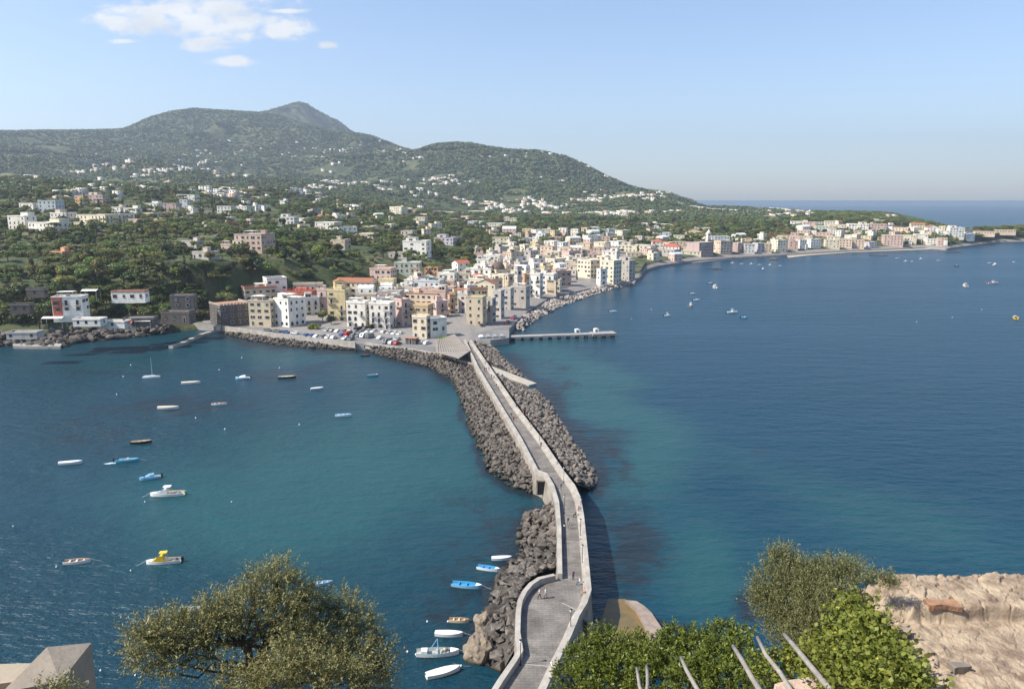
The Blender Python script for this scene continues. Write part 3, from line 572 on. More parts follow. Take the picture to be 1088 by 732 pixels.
# large slatted terrace roof beside the causeway head
ro=[G(*p,6.2) for p in [(463,362),(483,355),(499.5,372.5),(487.5,380.5),(463,373.5)]]
tr=empty('terrace_canopy',(*ro[0],2.9),0,'large grey slatted timber terrace roof at the head of the causeway','canopy')
M_WOOD=mat('weathered_grey_timber',(.36,.32,.27),(.20,.175,.15),.5,.85,.3,5,coord='World',stretch=(.3,3,1))
mb=MB(); mb.prism(ro,5.9,6.2,bottom=True); toloc(mb.build('roof',M_WOOD),tr)
mb=MB()
for k in range(1,14):
    f=k/14; p=Vector(ro[0]).lerp(Vector(ro[1]),f); q=Vector(ro[4]).lerp(Vector(ro[2]),f); t=(q-p).normalized(); n_=Vector((-t.y,t.x))*.12; mb.prism([tuple(p-n_),tuple(q-n_),tuple(q+n_),tuple(p+n_)],6.205,6.45)
toloc(mb.build('batten',M_WOOD),tr)
for p in ro:
    mb=MB(); mb.tube([(0,0,0),(0,0,3.1)],.15,6); c=Vector(p).lerp(Vector(ro[3])*.2+Vector(ro[0])*.8,.1); o=mb.build('post',M_METAL,loc=(c.x,c.y,2.85)); toloc(o,tr)
# bathing rocks and reefs near right shore
for (px,py,wx,lab) in ((760,286.3,16,'flat dark reef off the beach in front of the pink hotel'),(822,276.5,9,'small dark reef below the square cream tower house'),(933,272,18,'long dark reef off the peach coloured seafront houses'),(1011,268.2,16,'low dark reef in front of the white villas on the point')):
    r_=H/math.tan(-math.atan2(ray(px,py)[2],math.hypot(*ray(px,py)[:2]))); x,y=G(px,py,0); bm=bmesh.new(); bmesh.ops.create_icosphere(bm,subdivisions=3,radius=1)
    from mathutils import noise
    for v in bm.verts: v.co*=1+.5*noise.noise(v.co*2.2+Vector((px,0,0)))
    me=bpy.data.meshes.new('reef'); bm.to_mesh(me); bm.free(); me.materials.append(M_ROCK); o=linkm('reef',me,loc=(x,y,0)); s=wx/2*r_/800; o.scale=(s,s*.45,.9); tag(o,lab,'reef')
# beaches
M_SAND=mat('beach_sand',(.42,.36,.27),(.34,.29,.22),.1,.95,coord='World')
for name_,pp in (('beach',[(695,284),(712,281),(735,278.5),(735,276),(712,278),(698,281.5)]),('beach',[(735,279.5),(760,276.8),(790,274),(790,272),(760,274),(735,276)]),('beach',[(838,274),(860,271.5),(900,268.5),(940,267),(990,265),(990,263),(940,264.2),(900,265.5),(860,268),(836,271.5)])):
    mb=MB(); P=[G(*p,.5) for p in pp]; mb.prism(P,-1,2.35 if pp[0][0]>1e9 else .55); o=mb.build(name_,M_SAND); o['kind']='structure'
# ============================================================ castle rock under the viewer
M_CLIFF=mat('castle_rock',(.11,.10,.06),(.22,.18,.13),.25,.95,.8,1.2,coord='World')
xs=np.linspace(-90,110,110); ys=np.concatenate([np.linspace(-30,2.5,8),np.linspace(3,84,80)]); XX,YY=np.meshgrid(xs,ys)
def slope(x,y):
    dd=y
    d=y+np.maximum(0,-x-30)*.6+np.maximum(0,x-40)*.6
    z=np.where(d<2.2,62.35,np.where(d<14,61.6-.82*(d-2.2),61.6-.82*11.8-1.02*(d-14))); z=np.where(z<4.3,4.3-(d-60.8)*1.1,z)
    return z
ZZ=slope(XX,YY)+(fbm(XX/6,YY/6,4,3)-.6)*2.2*np.clip((YY-3)/6,0,1)
ins=inpoly(XX.ravel(),YY.ravel(),outline).reshape(XX.shape); ZZ=np.where(ins,np.minimum(ZZ,3.9),ZZ)
n=XX.shape; i,j=np.meshgrid(np.arange(n[0]-1),np.arange(n[1]-1),indexing='ij'); Fc=np.stack([i*n[1]+j,i*n[1]+j+1,(i+1)*n[1]+j+1,(i+1)*n[1]+j],-1).reshape(-1,4)
o=linkm('castle_hillside',npmesh('castle_hillside',np.stack([XX.ravel(),YY.ravel(),ZZ.ravel()],1),Fc,M_CLIFF,True)); tag(o,'steep rocky hillside below the viewpoint','hillside',kind='structure')
# ============================================================ houses
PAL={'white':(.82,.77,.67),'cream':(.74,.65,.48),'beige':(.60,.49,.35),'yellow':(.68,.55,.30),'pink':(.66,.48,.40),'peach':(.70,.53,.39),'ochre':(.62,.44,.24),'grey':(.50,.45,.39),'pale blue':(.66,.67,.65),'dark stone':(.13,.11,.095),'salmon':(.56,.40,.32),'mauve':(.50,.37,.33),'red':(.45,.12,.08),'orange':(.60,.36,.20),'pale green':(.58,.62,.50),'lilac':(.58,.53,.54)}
HM={k:mat('plaster_'+k.replace(' ','_'),v,tuple(c*.66 for c in v),.5,.9,.12,5,coord='World',rnd=.10,contrast=(.46,.8),stretch=(1,1,.35)) for k,v in PAL.items()}
RF={'terrace':mat('terrace_grey',(.42,.40,.37),(.30,.28,.26),.3,.9,coord='World',rnd=.2),'cream':mat('terrace_cream',(.52,.47,.39),(.40,.35,.29),.3,.9,coord='World',rnd=.15),
 'white':mat('white_vault',(.72,.72,.70),(.6,.59,.57),.3,.8,coord='World'),'tile':mat('terracotta_tiles',(.38,.15,.08),(.26,.12,.08),.8,.9,.5,3,coord='World',rnd=.15),'redtile':mat('red_tiles',(.46,.12,.08),(.36,.11,.08),.6,.9,.4,3,coord='World'),'terra':mat('terracotta_floor',(.42,.22,.14),(.35,.2,.14),.5,.9,coord='World',rnd=.1)}
M_GLASS=mat('window_glass',(.03,.035,.04),rough=.15,spec=.6); M_SH=[mat('green_shutters',(.05,.11,.07),rough=.6),mat('brown_shutters',(.14,.08,.045),rough=.6),mat('blue_grey_shutters',(.18,.22,.26),rough=.6)]
M_FR=mat('white_window_frame',(.7,.69,.66),rough=.6); M_RAIL=mat('railing_iron',(.08,.08,.08),rough=.6)
M_AWN=[mat('awning_green',(.06,.2,.16),rough=.8),mat('awning_white',(.7,.68,.62),rough=.8),mat('awning_red',(.5,.1,.06),rough=.8)]
def win_mesh(kind,sh):
    mb=MB()
    if kind=='window':
        mb.box(-.55,-.05,-.75,.55,.0,.75,0); mb.box(-.62,-.09,.75,.62,0,.83,1); mb.box(-.66,-.13,-.84,.66,0,-.75,1)
        if sh is not None: mb.box(-1.05,-.08,-.75,-.56,-.01,.75,2); mb.box(.56,-.08,-.75,1.05,-.01,.75,2)
    elif kind=='closed':
        mb.box(-.6,-.09,-.78,.6,.0,.78,2); mb.box(-.03,-.1,-.78,.03,-.091,.78,0); mb.box(-.66,-.13,-.86,.66,0,-.785,1)
    elif kind=='arch':
        P=[(-.8,-1.1),(.8,-1.1)]+[(.8*math.cos(math.pi*k/8),.2+.8*math.sin(math.pi*k/8)) for k in range(9)]
        mb.poly([(a,-.05,c) for a,c in P],0); n=len(P)
        Q=[(a*1.15,c*1.1+.02) for a,c in P]
        for k in range(1,n-1): mb.poly([(P[k][0],-.1,P[k][1]),(Q[k][0],-.1,Q[k][1]),(Q[k+1][0],-.1,Q[k+1][1]),(P[k+1][0],-.1,P[k+1][1])],1)
        mb.poly([(P[0][0],-.1,P[0][1]),(P[-1][0],-.1,P[-1][1]),(Q[-1][0],-.1,Q[-1][1]),(Q[0][0],-.1,Q[0][1])],1)
    elif kind=='door':
        mb.box(-.55,-.05,-1.1,.55,0,1.1,0); mb.box(-.66,-.09,-1.1,-.55,0,1.2,1); mb.box(.55,-.09,-1.1,.66,0,1.2,1); mb.box(-.66,-.09,1.1,.66,-.001,1.2,1)
    elif kind=='wide':
        mb.box(-1.3,-.05,-.8,1.3,0,.8,0); mb.box(-1.4,-.1,.8,1.4,0,.9,1); mb.box(-1.4,-.12,-.9,1.4,0,-.8,1); mb.box(-.05,-.08,-.8,.05,-.051,.8,1)
    return mb.mesh(kind,[M_GLASS,M_FR,M_SH[sh or 0]])
WM={('window',s):win_mesh('window',s) for s in (None,0,1,2)}; WM.update({('closed',s):win_mesh('closed',s) for s in (0,1,2)}); WM.update({('arch',None):win_mesh('arch',None),('door',None):win_mesh('door',None),('wide',None):win_mesh('wide',None)})
def balc_mesh(wd):
    mb=MB(); mb.box(-wd/2,-1.1,-.15,wd/2,0,0,0)
    a=mb.mesh('balcony',[M_CONC]); mb=MB(); mb.box(-wd/2,-1.1,.95,wd/2,-1.05,1.0); mb.box(-wd/2,-1.1,.95,-wd/2+.05,0,1.0); mb.box(wd/2-.05,-1.1,.95,wd/2,0,1.0)
    k=-wd/2
    while k<=wd/2: mb.box(k-.02,-1.09,0,k+.02,-1.05,.95); k+=.35
    return a,mb.mesh('railing',[M_RAIL])
BAL={wd:balc_mesh(wd) for wd in (2.4,4.0)}
HC={}
HOUSES=[]
def house(px,ybase,z,wpx,hm,colour,a,asp=.8,style='flat',label=None,cat='house',detail=2,name='house',rseed=0,opts=(),group=None,loc=None,ncap=40):
    g=random.Random(rseed*31+int(px*7)+int(hm*13)); 
    if loc is None: x,y=G(px,ybase,z)
    else: x,y=loc
    vd=Vector((-x,-y)).normalized(); th=R(a)
    fn=Vector((math.sin(th),-math.cos(th))); cosf=abs(fn.dot(vd)); sinf=math.sqrt(max(0,1-cosf**2))
    dep=y*cp-(z-H)*sp; wv=wpx*dep/F
    w=wv/(cosf+asp*sinf); d=w*asp
    if loc is None: # move so that the visible corner stands at ybase
        c=Vector((x,y))-vd*(d*cosf+w*sinf)*.5
        x,y=c.x,c.y
    o=empty(name,(x,y,z),th,label,cat,group)
    W=HM[colour]; hw,hd=w/2,d/2; rk={'flat':'terrace','cream':'cream','terra':'terra'}.get(style,'terrace')
    n=max(1,round((hm-.4)/3.1)); fh=hm/n
    # ---- walls
    mb=MB(); mb.prism([(-hw,-hd),(hw,-hd),(hw,hd),(-hw,hd)],-1.2 if 'bare' in opts and rseed>900 or (label and 'cove' in label) or 300>rseed*0+px and hm<3 else -4,hm)
    if detail==0:
        # far house: tiny dark openings sit in the wall surface
        mi=[0]*len(mb.f)
        nc=max(1,int(w/3.6))
        for fl in range(n):
            for s,Wd in ((0,w),(1,d),(2,d)):
                k=max(1,int(Wd/3.6))
                for q in range(k):
                    u=-Wd/2+(q+.5)*Wd/k+g.uniform(-.3,.3); zc=fl*fh+fh*.55
                    if g.random()<.15: continue
                    P=[(u-.55,zc-.8),(u+.55,zc-.8),(u+.55,zc+.8),(u-.55,zc+.8)]
                    if s==0: mb.poly([(a_,-hd-.03,c) for a_,c in P],1)
                    elif s==1: mb.poly([(hw+.03,a_,c) for a_,c in P],1)
                    else: mb.poly([(-hw-.03,-a_,c) for a_,c in P],1)
    if 'gable' in style or style=='hip':
        rh=min(w,d)*.22; mi=3
    wall=mb.build('wall',[W,M_GLASS],o)
    # ---- roof
    mb=MB()
    tilem=RF['redtile'] if 'red' in style else RF['tile']
    if style in ('hip','hipred'):
        e=.4; rh=min(w,d)*.24; rl=max(0,(w-d)/2) ; 
        A=[(-hw-e,-hd-e,hm),(hw+e,-hd-e,hm),(hw+e,hd+e,hm),(-hw-e,hd+e,hm)]
        if w>=d: r1,r2=(-(w-d)/2-.01,0,hm+rh),((w-d)/2+.01,0,hm+rh); mb.poly([A[0],A[1],r2,r1]); mb.poly([A[1],A[2],r2]); mb.poly([A[2],A[3],r1,r2]); mb.poly([A[3],A[0],r1])
        else: r1,r2=(0,-(d-w)/2-.01,hm+rh),(0,(d-w)/2+.01,hm+rh); mb.poly([A[0],A[1],r1]); mb.poly([A[1],A[2],r2,r1]); mb.poly([A[2],A[3],r2]); mb.poly([A[3],A[0],r1,r2])
        mb.poly([A[3],A[2],A[1],A[0]]); mats=[tilem]
    elif 'gable' in style:
        e=.4; rh=(w if 'front' in style else d)*.2
        if 'front' in style:
            mb.poly([(-hw-e,-hd-e,hm-.1),(0,-hd-e,hm+rh),(0,hd+e,hm+rh),(-hw-e,hd+e,hm-.1)]); mb.poly([(hw+e,hd+e,hm-.1),(0,hd+e,hm+rh),(0,-hd-e,hm+rh),(hw+e,-hd-e,hm-.1)])
            mb.poly([(-hw,-hd,hm),(hw,-hd,hm),(0,-hd,hm+rh-.15)],1); mb.poly([(hw,hd,hm),(-hw,hd,hm),(0,hd,hm+rh-.15)],1)
        else:
            mb.poly([(-hw-e,-hd-e,hm-.1),(hw+e,-hd-e,hm-.1),(hw+e,0,hm+rh),(-hw-e,0,hm+rh)]); mb.poly([(-hw-e,0,hm+rh),(hw+e,0,hm+rh),(hw+e,hd+e,hm-.1),(-hw-e,hd+e,hm-.1)])
            mb.poly([(-hw,-hd,hm),(-hw,0,hm+rh-.15),(-hw,hd,hm)],1); mb.poly([(hw,-hd,hm),(hw,hd,hm),(hw,0,hm+rh-.15)],1)
        mats=[tilem,W]
    elif style=='vault':
        k=9
        for q in range(k):
            t0=math.pi*q/k; t1=math.pi*(q+1)/k
            mb.poly([(-hw,-hd*math.cos(t0)*.97,hm+hd*.45*math.sin(t0)),(-hw,-hd*math.cos(t1)*.97,hm+hd*.45*math.sin(t1)),(hw,-hd*math.cos(t1)*.97,hm+hd*.45*math.sin(t1)),(hw,-hd*math.cos(t0)*.97,hm+hd*.45*math.sin(t0))][::-1])
        for xx in (-hw,hw): mb.poly([(xx,-hd*math.cos(math.pi*q/k)*.97,hm+hd*.45*math.sin(math.pi*q/k)) for q in range(k+1)])
        mats=[RF['white']]
    elif style=='crenel':
        mb.box(-hw-.15,-hd-.15,hm,hw+.15,hd+.15,hm+.25,0)
        def cren(x0,y0,x1,y1):
            L_=math.hypot(x1-x0,y1-y0); k=max(2,int(L_/1.6))
            for q in range(k):
                f=(q+.25)/k; f2=(q+.75)/k
                X0,Y0=x0+(x1-x0)*f,y0+(y1-y0)*f; X1,Y1=x0+(x1-x0)*f2,y0+(y1-y0)*f2
                mb.box(min(X0,X1)-.2,min(Y0,Y1)-.2,hm+.25,max(X0,X1)+.2,max(Y0,Y1)+.2,hm+1.1,1)
        cren(-hw,-hd,hw,-hd); cren(-hw,-hd,-hw,hd); cren(hw,-hd,hw,hd); mats=[RF['terra'],RF['cream']]
    else:
        e=.12; ph=g.choice((.5,.8,1.0)) if detail else .6
        mb.box(-hw-e,-hd-e,hm,hw+e,hd+e,hm+.18,0)
        for (x0,y0,x1,y1) in ((-hw-e,-hd-e,hw+e,-hd+.15),(-hw-e,hd-.15,hw+e,hd+e),(-hw-e,-hd+.152,-hw+.15,hd-.152),(hw-.15,-hd+.152,hw+e,hd-.152)): mb.box(x0,y0,hm+.182,x1,y1,hm+.18+ph,1)
        trim=W if 'trim' not in opts else RF['terra']
        if 'yellowtrim' in opts: trim=HM['yellow']
        mats=[RF[rk],trim]
    roof=mb.build('roof',mats,o)
    # ---- rooftop bits
    flat=style in('flat','cream','terra','crenel')
    if flat and detail>=1 and 'bare' not in opts and w>5:
        if g.random()<.6:
            mb=MB(); bw=min(w*.3,3.2); bx=g.uniform(-hw+bw,hw-bw) if w>3*bw else 0; mb.box(bx-bw/2,hd-.3-min(d*.35,3),hm+.18,bx+bw/2,hd-.3,hm+2.5); mb.box(bx-bw/2-.12,hd-.42-min(d*.35,3),hm+2.5,bx+bw/2+.12,hd-.18,hm+2.65); mb.build('stair_hut',[W],o)
        if g.random()<.5:
            mb=MB(); bx=g.uniform(-hw*.7,hw*.7); by=g.uniform(-hd*.3,hd*.3); mb.box(bx-.3,by-.3,hm+.18,bx+.3,by+.3,hm+1.9); mb.box(bx-.4,by-.4,hm+1.9,bx+.4,by+.4,hm+2.05); mb.build('chimney',[W],o)
        if detail==2 and g.random()<.35:
            mb=MB(); bx=g.uniform(-hw*.6,hw*.6); mb.tube([(bx,0,hm+.2),(bx,0,hm+2.8)],.04,5); mb.box(bx-.6,-.03,hm+2.5,bx+.6,.03,hm+2.56); mb.box(bx-.4,-.03,hm+2.2,bx+.4,.03,hm+2.26); mb.build('antenna',[M_METAL],o)
        if detail==2 and g.random()<.3:
            mb=MB(); bx=g.uniform(-hw*.5,hw*.5); mb.tube([(bx-.8,hd*.4,hm+.75),(bx+.8,hd*.4,hm+.75)],.5,10); mb.box(bx-.6,hd*.4-.4,hm+.18,bx+.6,hd*.4+.4,hm+.3); mb.build('water_tank',[M_FR],o)
        if 'awning' in opts or (detail==2 and g.random()<.18):
            mb=MB(); am=M_AWN[0] if 'greenawn' in opts else (M_AWN[2] if 'redawn' in opts else M_AWN[1]); aw=min(w*.6,6); ax=g.uniform(-.15,.15)*w; y0,y1=-hd*.7,hd*.3
            for p in ((ax-aw/2,y0),(ax+aw/2,y0),(ax-aw/2,y1),(ax+aw/2,y1)): mb.box(p[0]-.06,p[1]-.06,hm+.18,p[0]+.06,p[1]+.06,hm+2.4,1)
            mb.box(ax-aw/2-.2,y0-.2,hm+2.4,ax+aw/2+.2,y1+.2,hm+2.5,0); mb.build('awning',[am,M_FR],o)
    # ---- openings as parts
    if detail>=1:
        sh=g.choice((None,0,1,1,2)); cnt=0; faces=[(0,w,(0,-1)),(1,d,(1,0)),(2,d,(-1,0))]
        sp_=3.0 if detail==2 else 3.6
        for s,Wd,nn in faces:
            # only faces the viewpoint side could see
            nw=Vector((nn[0]*math.cos(th)-nn[1]*math.sin(th),nn[0]*math.sin(th)+nn[1]*math.cos(th)))
            if nw.dot(vd)<-.15: continue
            k=max(1,int((Wd-.8)/sp_))
            for fl in range(n):
                for q in range(k):
                    if cnt>=ncap: break
                    u=-Wd/2+(q+.5)*Wd/k; r_=g.random()
                    if r_<.1+.12*(s>0): continue
                    u+=g.uniform(-.35,.35)
                    zc=fl*fh+fh*.52; kind='window'
                    if 'arches' in opts and (fl<2): kind='arch'
                    elif fl==0 and r_<.3 and s==0: kind='door'; zc=fl*fh+1.1
                    elif 'balconies' in opts and r_<.55 and fl>0: kind='door'; zc=fl*fh+1.15
                    elif g.random()<.1 and Wd/k>2.9: kind='wide'
                    me=WM[(kind,sh if kind=='window' and Wd/k>2.3 else None)]
                    if kind=='window' and g.random()<.28: me=WM[('closed',sh if sh is not None else g.choice((0,1,2)))]
                    if s==0: lc=(u,-hd-.003,zc); rz=0
                    elif s==1: lc=(hw+.003,u,zc); rz=math.pi/2
                    else: lc=(-hw-.003,-u,zc); rz=-math.pi/2
                    linkm('door' if kind=='door' and fl==0 else 'window',me,o,lc,rz,(g.uniform(.75,1.05),1,g.uniform(.75,1.08)) if kind!='door' else None); cnt+=1
                    if detail==2 and fl>0 and (kind=='door' or ('balconies' in opts and r_<.7)):
                        bw=4.0 if Wd/k>4.2 else 2.4
                        if Wd/k>2.5:
                            b1=linkm('balcony',BAL[bw][0],o,(lc[0],lc[1],fl*fh+.05),rz); linkm('railing',BAL[bw][1],b1)
    if flat and 'bare' not in opts and w>6 and hm>5 and g.random()<.75:
        W2=HM[g.choice([colour,colour,'white','cream','beige'])]; sd=g.choice((-1,1)); ww=w*g.uniform(.3,.5); wh=hm*g.choice((.5,.66,.75)); yo=-hd-g.uniform(.8,2.2) if g.random()<.6 else -hd+1
        if g.random()<.4: # storey set back on the roof
            mb=MB(); x0=sd*hw*.9; x1=x0-sd*ww; mb.box(min(x0,x1),-hd*.25,hm+.185,max(x0,x1),hd*.9,hm+3.0,0); mb.box(min(x0,x1)-.15,-hd*.25-.15,hm+3.0,max(x0,x1)+.15,hd*.9+.15,hm+3.2,1); wg=mb.build('penthouse',[W2,RF['cream']],o)
            if detail: linkm('window',WM[('wide',None)],wg,((x0+x1)/2,-hd*.25-.003,hm+1.5))
        else:
            mb=MB(); x0=sd*hw*1.0+sd*.3; x1=x0-sd*ww; mb.box(min(x0,x1),yo,-4,max(x0,x1),0,wh,0); mb.box(min(x0,x1)-.1,yo-.1,wh,max(x0,x1)+.1,0,wh+.15,1); wg=mb.build('wing',[W2,RF[g.choice(('cream','terrace','terra'))]],o)
            if detail:
                for fl in range(max(1,int(wh/3.1))):
                    for q in (-.25,.25): linkm('window',WM[('window',None)],wg,((x0+x1)/2+q*ww,yo-.003,fl*3.1+1.7))
    HOUSES.append((o,px,x,y,w,d,th,colour,n,hm))
    return o
def spot(px,ytop,hm):
    "where a house of height hm must stand on the hillside for its eaves to show at ytop"
    a=AZ(px,ytop); r=np.arange(float(rcoast(a))+6,2600,3.0); zt_=tz(np.full(r.shape,a),r)
    x=r*math.sin(a); y=r*math.cos(a); zz=zt_+hm-H; dep=y*cp-zz*sp; up=y*sp+zz*cp; py=CY-F*up/dep
    k=np.where(py<=ytop)[0]
    if not len(k): return None
    k=k[0]; return (x[k],y[k],zt_[k])
ORD=['leftmost','second from left','third from left','fourth from left','fifth from left','sixth from left','seventh from left','eighth from left','ninth from left','tenth from left','eleventh from left','twelfth from left']+['%dth from left'%i for i in range(13,60)]
WORDN={1:'one-storey',2:'two-storey',3:'three-storey',4:'four-storey',5:'five-storey',6:'six-storey',7:'seven-storey',8:'eight-storey'}
# --- harbour front, base given: (px0,px1,ytop,ybase,colour,angle,aspect,style,opts,label,cat)
FR=[
(225,266,324,347,'dark stone',42,.95,'crenel',('bare',),'dark stone three-storey house with pale battlements at the left end of the quay','house'),
(257,293,307,322,'beige',30,.6,'terra',('trim',),'tan house with terracotta terrace rising behind the dark battlemented house','house'),
(266,295,320,348,'beige',-10,.6,'flat',(),'grey beige four-storey house right of the dark battlemented house','apartment block'),
(280,304,298,316,'white',30,.9,'flat',('bare',),'white penthouse block standing highest above the left harbour houses','house'),
(293,325,318,348,'white',58,.95,'cream',('arches',),'big white house with arched windows, its left face brightly sunlit','house'),
(303,338,311,322,'red',-12,.5,'tile',('awning','redawn'),'long low house with red terrace roof behind the arched white house','house'),
(312,343,304,313,'beige',5,.4,'flat',('bare',),'long low beige house against the dark cliff','house'),
(324,340,317,337,'white',20,.8,'flat',('balconies',),'narrow white house with balconies behind the harbour garden','house'),
(338,350,308,335,'pink',-5,.8,'cream',('balconies',),'narrow pink house with balconies left of the yellow one','house'),
(349,373,309,343,'yellow',-10,.7,'flat',('balconies',),'tall yellow five-storey house left of the white hotel','apartment block'),
(357,400,299,309,'cream',-8,.5,'gable',(),'long house with terracotta tiled roof above the yellow block','house'),
(354,366,300,312,'yellow',25,1.0,'gablefront',(),'small yellow gabled house at the cliff foot','house'),
(369,394,322,349,'white',-14,.6,'flat',('arches','balconies'),'left wing of the white hotel facing the quay car park','hotel'),
(393,421,323,351,'white',-14,.7,'cream',('balconies',),'right wing of the white hotel with cream terrace top','hotel'),
(420,436,319,348,'pink',40,1.4,'terra',('balconies',),'pink house with many balconies right of the white hotel','apartment block'),
(380,399,306,316,'white',0,.8,'vault',(),'white barrel-vaulted house behind the white hotel','house'),
(402,421,298,310,'yellow',-8,.6,'flat',('bare',),'long plain yellow house above the white hotel roofs','house'),
(402,428,310,322,'grey',-5,.6,'flat',(),'grey house with rooftop clutter just behind the white hotel','house'),
(378,401,313,323,'cream',0,.6,'flat',('bare',),'cream house between the barrel vault and the white hotel','house'),
(434,461,325,348,'ochre',-16,.7,'cream',('bare',),'tan windowless block with a pale edge at the square','house'),
(430,470,312,326,'peach',-16,.4,'terra',('trim',),'long peach house with red roof terrace behind the tan block','house'),
(438,457,338,356,'cream',-18,.6,'flat',('bare',),'low cream house at the foot of the tan block','house'),
(452,475,339,360,'white',30,.8,'flat',('bare',),'low white house beside the street mouth','house'),
(440,472,299,313,'pale blue',-16,.5,'flat',('awning','greenawn'),'pale blue house with a green roof awning','house'),
(459,476,320,340,'pink',30,.9,'flat',('balconies',),'pinkish house behind the low white house at the street mouth','house'),
(450,477,309,322,'salmon',-14,.5,'cream',(),'salmon coloured house above the street mouth','house'),
(476,484,314,336,'orange',-62,1.2,'flat',('balconies',),'narrow orange house at the near end of the street row','apartment block'),
(481,488,308,328,'ochre',-62,1.2,'flat',('balconies',),'narrow ochre house in the middle of the street row','apartment block'),
(486,493,302,320,'peach',-62,1.2,'flat',('balconies',),'narrow peach house at the far end of the street row','apartment block'),
(495.5,517,316,347,'beige',-14,.8,'flat',('trim','bare','yellowtrim'),'tall plain beige tower house with yellow roof edge at the harbour square','house'),
(499,518,308,318,'yellow',6,.6,'terra',('trim','bare'),'yellow upper house just behind the beige tower house','house'),
(504,530,301,312,'cream',-16,.6,'gablefront',('bare',),'cream house with broad tan gable behind the beige tower house','house'),
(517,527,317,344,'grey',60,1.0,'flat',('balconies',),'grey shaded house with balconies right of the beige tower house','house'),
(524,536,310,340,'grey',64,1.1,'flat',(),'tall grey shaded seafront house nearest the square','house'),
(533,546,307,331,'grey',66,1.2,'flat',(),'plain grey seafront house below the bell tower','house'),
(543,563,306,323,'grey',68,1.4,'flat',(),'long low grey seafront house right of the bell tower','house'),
(552,565,293,307,'orange',40,.8,'flat',('bare',),'small orange house behind the shaded seafront row','house'),
(562,577,292,318,'white',66,1.3,'cream',('balconies',),'left one of two white seafront houses in shade, with cream roof','apartment block'),
(574,592,292,314,'white',68,1.2,'flat',('balconies',),'right one of two white seafront houses in shade, above the rocks','apartment block'),
(586,607,289,298,'salmon',20,.7,'terra',('awning',),'low salmon house with terrace in the garden by the cream palace','house'),
(613,640,277,300,'cream',42,1.0,'cream',('bare',),'left block of the big cream seaside palace, face sunlit','palace'),
(637,660,278,301,'cream',50,1.1,'flat',(),'middle shaded block of the big cream seaside palace','palace'),
(657,675,281,299,'grey',50,1.1,'flat',(),'right grey block of the seaside palace above the rocky tip','palace'),
(634,645,290,304,'white',30,.8,'flat',('bare',),'small white annex in front of the cream palace','house'),
]
k=0
for (x0,x1,yt,yb,c,a,asp,sty,op,lab,cat) in FR:
    z=3.0; X,Y=G((x0+x1)/2,yb,z); dep=Y*cp-(z-H)*sp; hm=(yb-yt)*dep/F/math.cos(R(10))-.6
    st2={'tile':'terra'}.get(sty,sty)
    # houses partly hidden by the row in front: keep eaves at yt but reach to the ground
    hm=max(hm,5.5)
    if yb-yt<20 and sty!='x': # stands behind: ground is lower than the visible base
        s_=spot((x0+x1)/2,yt,hm+ (4 if yb-yt<14 else 2))
        hm=hm+(4 if yb-yt<14 else 2)
        house((x0+x1)/2,None,s_[2],x1-x0,hm,c,a,asp,st2,lab,cat,2,rseed=k,opts=op,loc=(s_[0],s_[1]))
    else: house((x0+x1)/2,yb,z,x1-x0,hm,c,a,asp,st2,lab,cat,2,rseed=k,opts=op,name='apartment_block' if cat=='apartment block' else 'house')
    k+=1
